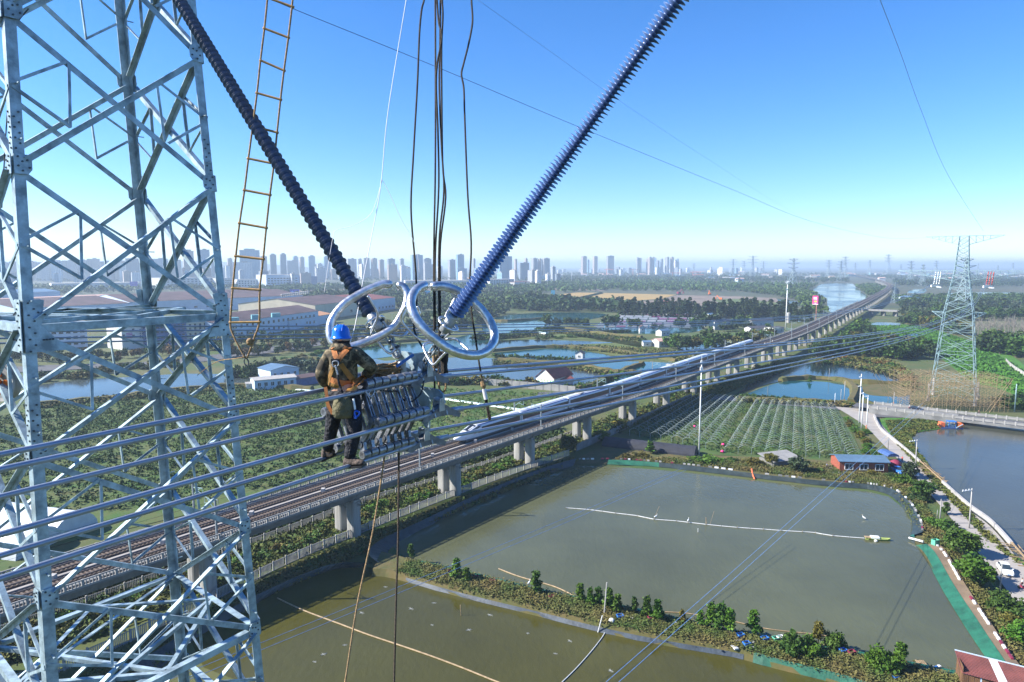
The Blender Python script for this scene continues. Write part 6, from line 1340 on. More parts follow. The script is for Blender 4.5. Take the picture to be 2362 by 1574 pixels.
def trunk(kind, lod):
    k = ('t', kind, lod)
    if k not in CACHE:
        b = MB()
        if kind == 'bare':
            b.tube([(0, 0, 0), (.01, 0, .5), (0, .01, 1)], [.016, .011, .003], 5)
            for i in range(16): z = random.uniform(.25, .9); a = random.uniform(0, 6.28); l = (1-z)*.35+.05; b.tube([(0, 0, z), (l*.5*math.cos(a), l*.5*math.sin(a), z+l*.5), (l*.8*math.cos(a), l*.8*math.sin(a), z+l*1.2)], [.006, .004, .0015], 3)
        else:
            h = {'conifer': .9, 'shrub': .4, 'sapling': .9}.get(kind, .6); r = .022 if kind != 'conifer' else .014
            b.tube([(0, 0, 0), (.012, .008, h*.5), (0, 0, h)], [r, r*.75, r*.35], 6)
            if lod < 2 and kind not in ('conifer',):
                for i in range(6): a = i*1.05+.3; z = h*random.uniform(.35, .9); b.tube([(0, 0, z), (.12*math.cos(a), .12*math.sin(a), z+.12), (.24*math.cos(a), .24*math.sin(a), z+.2)], [r*.5, r*.35, r*.12], 5)
        me = b.mesh('trunk'); me.materials.append(M['twig'] if kind == 'bare' else M['bark']); CACHE[k] = me
    return CACHE[k]
def tree(name, label, kind, lod, g, h, m, group=None, ws=1., cat='tree'):
    t_ = thing(name, label, cat, g, random.uniform(0, 6.28), group); t_.scale = (h*ws, h*ws*random.uniform(.9, 1.1), h)
    link('trunk', trunk(kind, lod), t_)
    if kind != 'bare': link('crown', crown(kind, lod, m, random.randrange(2 if lod == 0 else 3)), t_)
    return t_
def row(name, what, where, kind, lod, pts, n, h, ms, group, jx=4, jy=1.5, ws=1., cat='tree', h0=0.):
    """n trees along a run of picture positions (their feet), each with its own label"""
    P_ = np.array(pts, float); L_ = np.concatenate([[0], np.cumsum(np.hypot(*(np.diff(P_, axis=0).T)))])
    xs = []
    for i in range(n):
        s = L_[-1]*(i+.5+random.uniform(-.3, .3))/n; xs.append((np.interp(s, L_, P_[:, 0])+random.uniform(-jx, jx), np.interp(s, L_, P_[:, 1])+random.uniform(-jy, jy)))
    xs.sort()
    name = '_'.join(what.split()[-2:]); cat = what.split()[-1]
    for i, (x, y) in enumerate(xs): tree(name, f'{what} {where}, {nth(i+1)} from the left', kind, lod, G(x, y, h0), h*random.uniform(.72, 1.2), random.choice(ms), group, ws*random.uniform(.85, 1.15), cat)
# --- single trees and shrubs, nearest first
right = [('bush', 'feathery grey green bush beside the parked vehicles and brick shed', 'round', (2097,1104), 5.5, 'lf_grey', .9), ('bush', 'bright bush under the feathery one, next to the brick shed', 'shrub', (2082,1116), 3.8, 'lf_bright', 1.1), ('tree', 'round dark green tree beside the bend of the pond', 'round', (2126,1150), 5.2, 'lf_mid', 1.2), ('bush', 'dark bush tucked at the pond bend below the round tree', 'shrub', (2118,1156), 3.2, 'lf_dark', 1.3), ('bush', 'small light bush above the round tree at the road edge', 'shrub', (2140,1128), 3.4, 'lf_mid', 1.1),
 ('bush', 'sparse bush at the road edge above the short pole', 'sapling', (2182,1190), 4.0, 'lf_mid', 1.2), ('bush', 'low bushy clump round the foot of the short pole', 'shrub', (2180,1222), 3.6, 'lf_mid', 1.3), ('bush', 'low bush left of the short pole clump', 'shrub', (2152,1212), 2.6, 'lf_bright', 1.3), ('tree', 'big dark glossy tree above the yellow green one by the road', 'round', (2216,1282), 6.6, 'lf_mid', 1.1), ('tree', 'large yellow green tree left of the white car', 'round', (2250,1350), 6.4, 'lf_bright', 1.15), ('bush', 'dense green bush below the white car at the road edge', 'shrub', (2322,1410), 4.6, 'lf_mid', 1.25), ('bush', 'bush at the picture edge below the car bush', 'shrub', (2362,1480), 4.0, 'lf_bright', 1.1), ('bush', 'yellowish bush in the lower dry slope', 'shrub', (2330,1440), 2.4, 'lf_yel', 1.2),
 ('bush', 'dark bush hugging the right end of the brick shed', 'shrub', (2056,1104), 2.6, 'lf_dark', 1.2), ('bush', 'yellow brown bush before the middle window of the brick shed', 'shrub', (2010,1098), 2.4, 'lf_yel', 1.1), ('bush', 'small bush at the left corner of the brick shed', 'shrub', (1890,1092), 2.2, 'lf_mid', 1.2), ('tree', 'grey green spreading tree by the bare concrete yard', 'round', (1840,1090), 5.4, 'lf_grey', 1.25), ('tree', 'light feathery tree beside the pale sheet roof', 'round', (1778,1076), 4.8, 'lf_yel', 1.0), ('bush', 'olive bush between orange tube and feathery tree', 'shrub', (1738,1074), 3.6, 'lf_yel', 1.2), ('bush', 'olive bush below the pink tarpaulins', 'shrub', (1692,1068), 2.6, 'lf_mid', 1.3), ('bush', 'vivid green creeper mound at the foot of the tall white pole', 'shrub', (1634,1068), 3.2, 'lf_bright', 2.0), ('bush', 'vivid green creeper patch left of the tall white pole', 'shrub', (1598,1064), 2.2, 'lf_bright', 1.6),
 ('bush', 'yellow green bush before the black net tunnel', 'shrub', (1478,1058), 3.0, 'lf_yel', 1.5), ('tree', 'thin light tree in front of the black net tunnel', 'sapling', (1500,1048), 5.0, 'lf_bright', 1.4), ('bush', 'olive bush at the dark corner of the big pond', 'shrub', (1445,1060), 2.6, 'lf_yel', 1.6), ('tree', 'round tree beside the pier near the pond corner', 'round', (1312,1046), 6.5, 'lf_dark', 1.1), ('bush', 'leafy bush between two piers above the pond corner', 'shrub', (1385,1014), 4.8, 'lf_mid', 1.3), ('bush', 'green bush on the wall by the white road fork', 'shrub', (1995,1000), 2.4, 'lf_mid', 1.2), ('bush', 'tall green weeds clump left of the white road', 'shrub', (2004,1046), 2.8, 'lf_bright', 1.3), ('bush', 'small sapling on the dike of the dark pond', 'sapling', (1868,884), 4, 'lf_bright', 1.3)]
for nm, lb, kd, p, h, m, ws in right: tree(nm, lb, kd, 0, G(*p), h*.74, m, None, ws*1.15, nm)
dike = [(947,1291,2.6),(1053,1338,3.4),(1076,1345,2.4),(1236,1372,3.6),(1338,1390,2.8),(1361,1398,2.6),(1380,1399,2.8),(1404,1408,3.2),(1424,1416,2.8),(1463,1420,2.6),(1492,1426,3.0),(1516,1436,3.2),(1574,1440,2.0),(1615,1448,2.4),(1640,1450,3.4),(1662,1456,3.8),(1683,1466,3.6),(1737,1470,3.6),(1829,1508,5.0),(1868,1514,4.2),(1887,1486,3.0),(1921,1494,4.0),(2040,1545,5.0),(2075,1550,3.6)]
for i, (x, y, h) in enumerate(dike): tree('shrub' if h < 3.2 else 'young_tree', f'leafy {"shrub" if h < 3.2 else "young tree"} on the dike between the two ponds, {nth(i+1)} from the viaduct', 'sapling' if h < 4 else 'shrub', 0, G(x, y, .8), h*(1.1 if h < 4 else .72), 'lf_yel' if i in (12, 20) else ('lf_bright' if i % 3 else 'lf_mid'), 'trees on the pond dike', 1.15 if h < 4 else .9, 'tree')
row('bush', 'yellow green bush', 'between the two fences under the viaduct', 'shrub', 1, [(-60,1500),(200,1420),(480,1330),(700,1260),(820,1200),(1010,1140),(1200,1060),(1330,1020)], 84, 2.0, ['lf_yel','lf_bright','lf_mid'], 'bushes between the railway fences', 14, 10, 1.4, 'bush')
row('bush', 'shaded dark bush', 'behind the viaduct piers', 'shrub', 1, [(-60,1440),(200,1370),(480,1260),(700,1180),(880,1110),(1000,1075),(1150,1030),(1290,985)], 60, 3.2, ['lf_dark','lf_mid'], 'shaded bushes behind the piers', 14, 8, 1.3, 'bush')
row('bush', 'dark bush', 'beside the piers beyond the greenhouse frames', 'shrub', 1, [(1400,1000),(1480,955),(1560,915),(1640,890),(1720,868),(1800,840)], 34, 3.4, ['lf_dark','lf_mid','lf_yel'], 'bushes by the far piers', 8, 6, 1.3, 'bush')
row('tree', 'roadside tree', 'in the belt between works and canal', 'round', 1, [(470,812),(560,800),(700,790),(840,772),(930,764)], 44, 8, ['lf_mid','lf_dark','lf_mid','lf_yel'], 'roadside trees before the works, upper', 8, 5)
row('tree', 'canal side tree', 'in the lower belt along the canal', 'round', 1, [(520,826),(600,818),(720,806),(840,790),(940,778),(1000,770)], 40, 7, ['lf_mid','lf_dark','lf_dark','lf_yel','lf_rust'], 'trees along the canal', 8, 5)
row('tree', 'tree', 'along the street seen through the near tower', 'round', 1, [(20,840),(130,836),(280,832),(420,822),(520,812)], 34, 6.5, ['lf_mid','lf_dark','lf_yel','lf_rust'], 'street trees behind the near tower', 8, 8)
row('bush', 'dark bush', 'on the canal bank left of the farm building', 'shrub', 1, [(80,880),(160,872),(260,858),(330,850),(420,842)], 26, 4, ['lf_dark','lf_mid','lf_yel'], 'bushes on the canal bank behind the tower', 8, 5, 1.3, 'bush')
row('bush', 'round dark bush', 'by the canal beside the ladder hook', 'shrub', 1, [(532,868),(560,866),(590,868),(606,866)], 9, 7, ['lf_dark','lf_mid'], 'bushes below the ladder hook', 4, 4, .9, 'bush')
row('bush', 'pale willow bush', 'behind the farm building near the worker', 'shrub', 1, [(615,866),(660,852),(700,850),(735,862)], 10, 7, ['lf_grey'], 'willow bushes near the worker', 5, 4, 1.0, 'bush')
row('bush', 'small bush', 'on the reed islet behind the rings', 'shrub', 1, [(620,840),(690,826),(780,806),(860,800),(930,796)], 18, 2.4, ['lf_yel','lf_bright','lf_mid'], 'bushes on the reed islet', 6, 3, 1.5, 'bush')
row('conifer', 'dark pointed conifer', 'in the front row behind the net pens', 'conifer', 1, [(1424,727),(1500,730),(1600,733),(1700,736),(1800,740),(1870,745)], 74, 15, ['lf_con'], 'conifer row behind the pens', 2, 1.0, 1.25)
row('conifer', 'dark pointed conifer', 'in the back row behind the net pens', 'conifer', 1, [(1430,722),(1520,724),(1620,727),(1720,730),(1840,735)], 50, 17, ['lf_con'], 'second conifer row behind the pens', 2, 1.0, 1.2)
big = [(1262,756,11),(1285,757,9),(1308,755,9),(1330,756,9),(1350,757,9),(1402,757,11),(1420,757,12),(1456,758,9),(1470,758,9),(1568,759,10),(1597,759,9),(1622,760,13),(1641,760,14),(1508,762,6),(1526,767,6),(1668,765,8),(1690,764,8),(1702,760,12),(1718,760,12),(1726,764,9),(1640,772,6),(1770,764,6)]
for i, (x, y, h) in enumerate(big): tree('tree', f'round solitary tree among the pens and white houses, {nth(i+1)} from the left' if False else f'round dark tree standing among the far ponds and white houses, {nth(sorted(b_[0] for b_ in big).index(x)+1)} from the left', 'round', 1, G(x, y), h, random.choice(['lf_dark','lf_mid','lf_dark','lf_grey']), 'round trees among the far ponds', 1.2)
row('bush', 'hedge bush', 'in the low hedge before the net pens', 'shrub', 2, [(1352,766),(1400,768),(1450,768)], 22, 3.4, ['lf_dark'], 'low hedge before the pens', 2, 1, 1.2, 'bush')
row('bush', 'dark bank bush', 'on the bank beside the fish shed', 'shrub', 1, [(1100,782),(1160,780),(1220,772),(1260,768),(1300,764)], 26, 5.5, ['lf_dark','lf_mid'], 'bushes by the fish shed', 5, 3, 1.2, 'bush')
row('bush', 'bank bush', 'on the long dike under the thin conductors', 'shrub', 2, [(1240,782),(1330,778),(1420,782),(1490,788)], 40, 3, ['lf_dark','lf_mid'], 'bushes on the long dike', 4, 2, 1.3, 'bush')
row('tree', 'rounded tree', 'in the grove between far ponds and viaduct', 'round', 1, [(1548,806),(1600,804),(1660,802),(1720,796),(1780,784)], 40, 8.5, ['lf_mid','lf_dark','lf_yel','lf_mid'], 'grove before the viaduct', 6, 6, 1.2)
row('bush', 'clipped bush', 'in the line beside the white pump house', 'shrub', 2, [(1140,826),(1200,826),(1260,830),(1325,834)], 26, 3, ['lf_mid','lf_dark'], 'bush line on the pond dike', 3, 1, 1.0, 'bush')
row('bush', 'hedge bush', 'behind the orchard wall', 'shrub', 1, [(1012,886),(1080,886),(1140,886),(1200,890),(1235,894)], 30, 4.2, ['lf_mid','lf_yel','lf_dark'], 'hedge behind the orchard wall', 4, 2, 1.2, 'bush')
row('bush', 'garden bush', 'around the red roofed farmhouse', 'shrub', 1, [(1300,902),(1330,900),(1370,892),(1410,872),(1440,860)], 16, 3.2, ['lf_mid','lf_bright','lf_dark'], 'bushes by the farmhouse', 4, 3, 1.2, 'bush')
row('tree', 'dark round tree', 'in front in the copse beside the dark pond', 'round', 1, [(1880,826),(1960,818),(2040,822),(2110,832)], 44, 9, ['lf_dark','lf_dark','lf_mid'], 'copse beside the dark pond, front', 8, 5, 1.2)
row('tree', 'dark round tree', 'at the back of the copse beside the viaduct', 'round', 1, [(1890,806),(1960,800),(2040,804),(2110,814),(2150,826)], 40, 9, ['lf_dark','lf_mid','lf_yel'], 'copse beside the dark pond, back', 8, 5, 1.2)
row('tree', 'tree', 'under the viaduct bend by the small bridge', 'round', 1, [(1960,776),(1990,766),(2010,776)], 12, 10, ['lf_dark','lf_mid','lf_bright'], 'trees under the viaduct bend', 6, 4, 1.2)
row('tree', 'tree', 'in the wood beyond the green channel, front edge', 'round', 1, [(2085,750),(2120,752),(2170,762),(2220,772)], 36, 10, ['lf_mid','lf_dark','lf_yel'], 'front edge of the wood beyond the channel', 6, 4, 1.2)
row('tree', 'tree', 'in the wood beyond the green channel, middle', 'round', 1, [(2085,735),(2150,736),(2230,736),(2362,736)], 44, 11, ['lf_mid','lf_dark','lf_grey'], 'middle of the wood beyond the channel', 8, 6, 1.2)
row('tree', 'tree', 'at the back of the wood behind the scaffolded pylon', 'round', 2, [(2090,718),(2180,714),(2270,712),(2370,712)], 44, 11, ['lf_dark','lf_grey'], 'back of the wood beyond the channel', 8, 5, 1.2)
row('bare_tree', 'bare grey poplar', 'in the leafless stand beyond the green channel', 'bare', 1, [(2245,778),(2290,774),(2340,772),(2375,776)], 70, 14, ['twig'], 'leafless poplars beyond the channel', 6, 6, 1.0)
row('tree', 'dense dark tree', 'in the corner wood right of the scaffolded pylon', 'round', 1, [(2262,806),(2300,812),(2340,818),(2375,824)], 22, 12, ['lf_dark','lf_mid','lf_mid'], 'corner wood at the right edge', 8, 7, 1.3)
row('bush', 'dark bush', 'behind the right end of the scaffolding', 'shrub', 1, [(2312,930),(2330,938),(2362,938),(2378,930)], 10, 5, ['lf_dark','lf_mid'], 'bushes behind the scaffold end', 5, 6, 1.3, 'bush')
row('bush', 'reed bush', 'between dark pond and scaffolding', 'shrub', 1, [(1890,838),(1980,838),(2060,850),(2090,868),(2100,896)], 36, 3.6, ['lf_yel','lf_yel','lf_mid','lf_rust'], 'reeds by the dark pond', 6, 5, 1.4, 'bush')
row('bush', 'verge bush', 'along the road behind the greenhouse frames', 'shrub', 1, [(1700,918),(1800,926),(1900,934),(1990,940),(2060,946)], 44, 2.2, ['lf_dark','lf_mid','lf_yel'], 'verge bushes along the road', 4, 1.5, 1.5, 'bush')
row('bush', 'low bush', 'on the strip between white road and frames', 'shrub', 1, [(1950,968),(1985,1010),(2010,1050),(2035,1075)], 20, 1.8, ['lf_mid','lf_yel','lf_bright'], 'low bushes left of the white road', 6, 4, 1.4, 'bush')

# --- what nobody could count: weeds, orchard cover, far woods
def inpoly(poly, n):
    P_ = np.array([(p.x, p.y) for p in poly]); lo, hi = P_.min(0), P_.max(0); out = np.zeros((0, 2))
    while len(out) < n:
        q = rng.uniform(lo, hi, (n*2, 2)); ins = np.zeros(len(q), bool); j = len(P_)-1
        for i in range(len(P_)):
            a, c = P_[i], P_[j]; cond = ((a[1] > q[:, 1]) != (c[1] > q[:, 1])) & (q[:, 0] < (c[0]-a[0])*(q[:, 1]-a[1])/(c[1]-a[1]+1e-12)+a[0]); ins ^= cond; j = i
        out = np.concatenate([out, q[ins]])
    return out[:n]
def cover(name, px, n, hmin, hmax, size, per, m, spread=.35, up=.4, zb=0.1):
    q = inpoly([G(x, y, zb) for x, y in px], n); pts = np.repeat(np.column_stack([q, np.full(n, zb)]), per, 0); hh = np.repeat(rng.uniform(hmin, hmax, n), per)
    pts[:, :2] += rng.normal(size=(len(pts), 2))*spread*np.maximum(hh, .5)[:, None]; pts[:, 2] += rng.uniform(.1, 1, len(pts))*hh
    o = link(name, quads(pts, rng.uniform(size*.6, size*1.3, len(pts)), name, m, up)); return tag(o, kind='stuff')
ORCH = [(-160,1000),(60,950),(260,926),(560,897),(720,905),(900,884),(1010,895),(1330,910),(1460,905),(1300,960),(1040,1016),(760,1098),(420,1180),(220,1225),(0,1200)]
cover('orchard_bushes', [(-160,1000),(60,950),(260,926),(560,897),(720,905),(1000,1015),(760,1092),(420,1172),(0,1190)], 5200, .4, 1.7, .50, 14, M['bush'], .45)
cover('orchard_rows', [(720,905),(900,884),(1010,897),(1330,912),(1450,906),(1300,958),(1040,1012),(800,1080)], 2400, .4, 1.5, .42, 11, M['bushl'], .35)
cover('dike_weeds', [(a_[0]+(b_[0]-a_[0])*.16, a_[1]+(b_[1]-a_[1])*.16) for a_, b_ in zip(DA, DB)][1:]+DB[::-1][:-1], 7000, .15, .9, .24, 12, M['weed'], .6, .75, .9)
cover('shore_weeds', [(1420,1060),(1520,1058),(1640,1060),(1780,1066),(1900,1072),(2050,1098),(2100,1120),(2150,1196),(2200,1262),(2290,1390),(2362,1500),(2480,1650),(2420,1640),(2300,1490),(2190,1330),(2140,1256),(2120,1215),(2060,1128),(1920,1108),(1620,1076)], 6000, .15, .9, .26, 11, M['weed'], .6, .5, .2)
cover('corridor_weeds', [(-80,1560),(200,1475),(480,1365),(830,1230),(1030,1130),(1300,1040),(1420,995),(1400,985),(1200,1045),(1000,1105),(800,1180),(480,1300),(100,1420),(-80,1460)], 7000, .3, 1.2, .5, 6, M['weedg'], .35, .5, .15)
cover('shore_cover', [(150,1580),(300,1500),(690,1300),(890,1218),(1180,1106),(1320,1056),(1332,1064),(1190,1124),(900,1246),(770,1308),(560,1398),(420,1490),(300,1590)], 3800, .15, .7, .4, 7, M['weed'], .4, .4, .2)
cover('pier_weeds', [(1300,1042),(1420,997),(1600,938),(1800,858),(1880,826),(1800,838),(1560,915),(1400,968),(1290,1010)], 4200, .4, 1.9, .62, 7, M['weedg'], .4, .4, .15)
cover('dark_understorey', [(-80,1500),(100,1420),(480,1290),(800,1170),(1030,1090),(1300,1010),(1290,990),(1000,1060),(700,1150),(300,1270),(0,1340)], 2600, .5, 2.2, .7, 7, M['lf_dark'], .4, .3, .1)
cover('hyacinth_leaves', [(2042,972),(2150,967),(2180,985),(2112,996),(2100,1008),(2108,1030),(2150,1088),(2225,1168),(2290,1240),(2360,1310),(2280,1250),(2200,1166),(2120,1080),(2070,1026)], 3600, .2, .6, .5, 5, M['weedg'], .5, .2, .15)
cover('greenhouse_plants', [(1440,1000),(1600,925),(1730,930),(1930,946),(1985,1062),(1660,1046)], 4200, .2, .7, .4, 5, M['bush'], .5, .4, .15)
cover('channel_plants', [(2006,766),(2006,752),(2120,752),(2160,764),(2250,792),(2370,858),(2390,925),(2300,893),(2240,878),(2185,836),(2120,790),(2050,776)], 5200, .2, .9, 1.1, 4, M['hyacinth'], .6, .2, .15)
cover('reeds', [(1880,836),(1960,828),(2050,834),(2095,858),(2090,880),(2040,862),(1960,846)], 2200, .8, 2.4, .9, 5, M['weed'], .3, .7, .1)
for i, P_ in enumerate(([(1705,925),(1820,930),(1960,936),(1958,940),(1820,934),(1705,929)], [(1180,776),(1290,762),(1480,784),(1470,790),(1290,770),(1180,782)], [(1140,836),(1330,846),(1400,860),(1480,864),(1400,866),(1320,852),(1140,842)], [(60,946),(260,926),(560,897),(560,891),(260,918),(60,938)], [(1250,800),(1420,816),(1560,832),(1640,822),(1500,806),(1340,798)])): cover('bank_weeds', P_, 1500, .4, 1.8, .9, 5, M['weed'], .4, .4, .15)
def wood(px, n, h, m, per=30, s=.34, name='far_wood'):
    q = inpoly([G(x, y) for x, y in px], n); hh = rng.uniform(h*.65, h*1.25, n); base = crown_pts('round', 14, 6); out, ss = [], []
    for i in range(n):
        k = rng.choice(len(base), per); v = base[k]*hh[i]*np.array([1.35, 1.35, 1.0]); out.append(v+[q[i, 0], q[i, 1], 0]); ss.append(np.full(per, hh[i]*s))
    o = link(name, quads(np.concatenate(out), np.concatenate(ss), name, M[m], .1)); tag(o, kind='stuff')
wood([(560,690),(700,684),(900,676),(1000,682),(1250,684),(1240,700),(1180,718),(1000,720),(940,740),(900,705),(740,694)], 700, 11, 'lf_mid')
wood([(920,768),(990,740),(1100,730),(1170,722),(1120,740),(1090,756),(1000,770)], 180, 9, 'lf_dark')
wood([(560,672),(700,665),(900,662),(1260,662),(1260,672),(900,668),(640,678)], 700, 11, 'lf_mid')
wood([(1090,668),(1260,656),(1500,652),(1700,656),(1880,660),(1860,672),(1700,674),(1400,672),(1200,680)], 1300, 11, 'lf_mid')
wood([(1260,642),(1420,640),(1700,641),(1960,645),(1960,652),(1700,652),(1300,654)], 1200, 12, 'lf_dark', 22)
wood([(-40,668),(300,662),(520,660),(560,668),(300,676),(-40,690)], 600, 11, 'lf_mid', 22)
wood([(1180,702),(1250,697),(1420,706),(1440,722),(1400,722),(1190,718)], 260, 12, 'lf_dark')
wood([(1190,696),(1250,694),(1420,702),(1500,706),(1430,712),(1250,702)], 160, 7, 'lf_grey')
wood([(1700,672),(1880,662),(1890,655),(1860,672),(1890,690),(1905,705),(1908,722),(1880,735),(1870,722),(1850,700),(1790,684)], 420, 9, 'lf_mid')
wood([(1975,662),(2010,660),(2045,664),(2040,680),(2005,684)], 160, 8, 'lf_mid')
wood([(2060,652),(2200,648),(2400,648),(2400,662),(2200,664),(2070,662)], 700, 11, 'lf_dark', 22)
wood([(2060,690),(2200,686),(2400,686),(2400,700),(2200,704),(2070,706)], 420, 8, 'lf_mid')
wood([(-200,642),(400,640),(1260,642),(1260,650),(400,652),(-200,655)], 900, 10, 'lf_dark', 18)
wood([(1960,636),(2100,638),(2400,636),(2400,645),(2060,646)], 700, 10, 'lf_dark', 16)
wood([(1300,632),(1700,632),(1960,634),(1960,640),(1300,640)], 700, 12, 'lf_dark', 14)
# ------------------------------------------------------------------ net pens
M['pen_w'] = mat('white pen net', (.42, .42, .47), .7, 0, .1, .2); M['pen_p'] = mat('magenta pen net', (.32, .06, .22), .7)
k = 0
for y, (xa, xb) in ((727,(1428,1612)),(731,(1420,1612)),(736,(1405,1610)),(742,(1400,1608)),(748,(1382,1605)),(754,(1370,1600))):
    n = 9
    for i in range(n):
        x0, x1 = xa+(xb-xa)*i/n, xa+(xb-xa)*(i+.86)/n; k += 1; p, q = G(x0, y, .2), G(x1, y+.4, .2)
        t_ = thing('net_pen', f'low floating net pen in the far pond grid, {nth(i+1)} along the {nth([727,731,736,742,748,754].index(y)+1)} row', 'pen', p, group='net pens in the far pond'); d = (q-p); nn = Vector((-d.y, d.x, 0)).normalized()
        for sgn, mm in ((0, M['pen_p'] if random.random() < .4 else M['pen_w']), (1, M['pen_w'])): b = MB(); s0 = p+nn*9*sgn; b.bar(up(s0, .5), up(s0+d, .5), .5, .8, nn); b.build('net_wall', mm, t_)
# ------------------------------------------------------------------ things on and around the near ponds
M['pvc'] = mat('white pvc float', (.58, .58, .56), .4, 0, .06, 2)
fl = [(1305,1172),(1360,1176),(1420,1184),(1470,1190),(1508,1198),(1560,1202),(1628,1210),(1700,1217),(1760,1221),(1800,1224),(1850,1227),(1880,1229),(1920,1236),(1995,1242)]
pts = catmull([G(x, y, .12) for x, y in fl], 2); t_ = thing('float_line', 'white float pipe line crossing the big pond to the narrow boat', 'float line', pts[0])
for i in range(len(pts)-1): b = MB(); b.tube([pts[i], pts[i+1].lerp(pts[i], .03)], .095, 8); b.build('float_pipe', M['pvc'], t_)
for i in range(0, len(pts), 2):
    b = MB(); p = pts[i]; b.bar(p+Vector((.05, -.1, -.1)), p+Vector((.05, -.15, .35)), .06); b.build('stake', M['bamboo'], t_)
for lb, pl, r, m in (('tan bamboo float running off the dike into the big pond', [(1150,1312),(1200,1331),(1278,1353),(1330,1377),(1372,1392),(1400,1398)], .10, 'bamboo'), ('long thin tan hose floating along the dike side of the big pond', [(1492,1411),(1540,1412),(1585,1415),(1640,1424),(1700,1435),(1760,1449),(1820,1457),(1880,1463),(1924,1471)], .07, 'bamboo'), ('long bamboo float crossing the lower pond diagonally', [(640,1380),(700,1408),(780,1438),(846,1463),(920,1488),(993,1513),(1070,1542),(1154,1576),(1230,1604)], .11, 'bamboo'), ('pale hose leading from the white sack into the lower pond', [(1404,1438),(1394,1462),(1378,1485),(1355,1513),(1325,1546),(1290,1580)], .07, 'pvc')):
    b = MB(); b.tube(catmull([G(x, y, .12) for x, y in pl], 4), r, 6); tag(b.build('float_pole', M[m]), lb, 'float')
# narrow boat
p, q = G(1996,1244), G(2053,1248); d = (q-p); L_ = d.length; d.normalize(); s = Vector((-d.y, d.x, 0)); bt = thing('narrow_boat', 'narrow green and white work boat at the end of the float pipes', 'boat', p)
M['boatg'] = mat('boat green', (.28, .34, .08), .6, 0, .3, 2); secs = []
for t, w, z in ((0, .25, .5), (.1, .55, .42), (.5, .65, .38), (.85, .5, .42), (1, .2, .55)): c = p+d*L_*t; secs.append([c-s*w+Vector((0, 0, z)), c-s*w*.7+Vector((0, 0, .02)), c+s*w*.7+Vector((0, 0, .02)), c+s*w+Vector((0, 0, z)), c+s*w*.8+Vector((0, 0, z)), c-s*w*.8+Vector((0, 0, z))])
b = MB(); loft(b, [[Vector(v) for v in g] for g in secs]); b.build('hull', M['boatg'], bt)
b = MB(); c = p+d*L_*.38; b.box((c.x, c.y, .55), (1.6, 1.0, .35), math.atan2(d.y, d.x)); b.build('locker', M['white'], bt)
b = MB(); c = p+d*L_*.1; b.box((c.x, c.y, .5), (1.2, .9, .12), math.atan2(d.y, d.x)); b.build('bow_board', M['bamboo'], bt)
b = MB(); c = p+d*L_*.36-s*1.0; b.lathe([(0, -.1), (.3, .0), (.36, .25), (.2, .4), (0, .42)], c, (0, 0, 1), 10); b.build('feed_tub', M['pvc'], bt)
# egrets
def egret(label, g, a=0.):
    t_ = thing('egret', label, 'bird', g, a); b = MB(); vs = [(0, 0, .34), (.16, 0, .40), (.26, 0, .52), (.24, 0, .66), (.30, 0, .72), (-.16, 0, .32), (-.32, 0, .26)]; me = bpy.data.meshes.new('body'); me.from_pydata(vs, [(0,1),(1,2),(2,3),(3,4),(0,5),(5,6)], []); o = link('body', me, t_, M['white']); sm = o.modifiers.new('skin', 'SKIN')
    for i, r in enumerate((.11, .08, .035, .03, .035, .08, .02)): me.skin_vertices[0].data[i].radius = (r, r)
    me.skin_vertices[0].data[0].use_root = True; ss = o.modifiers.new('s', 'SUBSURF'); ss.levels = ss.render_levels = 1
    b = MB(); b.lathe([(.02, 0), (0, .14)], (.32, 0, .72), (1, 0, -.1), 6); b.build('beak', M['signyellow'], t_, local=True)
    for s in (-.04, .04):
        b = MB(); b.tube([(0, s, .3), (.02, s, .12), (0, s, -.05)], .012, 5); b.bar((0, s, -.04), (.1, s, -.04), .02); b.build('leg', M['black'], t_, local=True)
    t_.scale = (1.35,)*3; return t_
egret('white egret standing in the water of the big pond', G(1993,1199), 2.2); egret('white egret on the float pipe, nearer the viaduct', G(1512,1196,.2), .4); egret('white egret on the float pipe, by the crossing wires', G(1587,1205,.2), 1.); egret('white egret perched on the dike edge beside the green liner', G(1220,1350,.9), 1.)
# splashes of the fish feeders
M['foam'] = mat('foam', (.30, .31, .28), .6, 0, .1, 8)
sp0 = None
for i, (x, y) in enumerate(((890,1354),(949,1404.6),(1002,1391),(1131,1419),(1082,1453),(996,1442),(1217,1461),(1282,1508),(746,1510),(725,1527),(796,1488),(835,1414),(1410,1548),(1315,1479))):
    if sp0 is None:
        b = MB()
        for k in range(34):
            a = random.uniform(0, 6.28); r0, r1 = random.uniform(.0, .4), random.uniform(.4, 1.3); w = random.uniform(.01, .03); u = Vector((math.cos(a), math.sin(a), 0)); v = Vector((-u.y, u.x, 0)); b.prism([u*r0-v*w, u*r1-v*w*.3, u*r1+v*w*.3, u*r0+v*w], (0, 0, .05))
        for k in range(5): b.ell((random.uniform(-.5, .5), random.uniform(-.5, .5), .04), (random.uniform(.04, .14), random.uniform(.04, .12), .05), 6, 4)
        me = b.mesh('splash'); me.materials.append(M['foam'])
    o = link('water_splash', me); o.location = G(x, y, .035); o.rotation_euler = (0, 0, random.uniform(0, 6)); o.scale = (.28+.22*random.random(),)*3; sp0 = o
    tag(o, f'small white splash of rising water in the lower pond, {nth(sorted([890,949,1002,1131,1082,996,1217,1282,746,725,796,835,1410,1315]).index(x)+1)} from the left', 'splash', 'splashes in the lower pond')
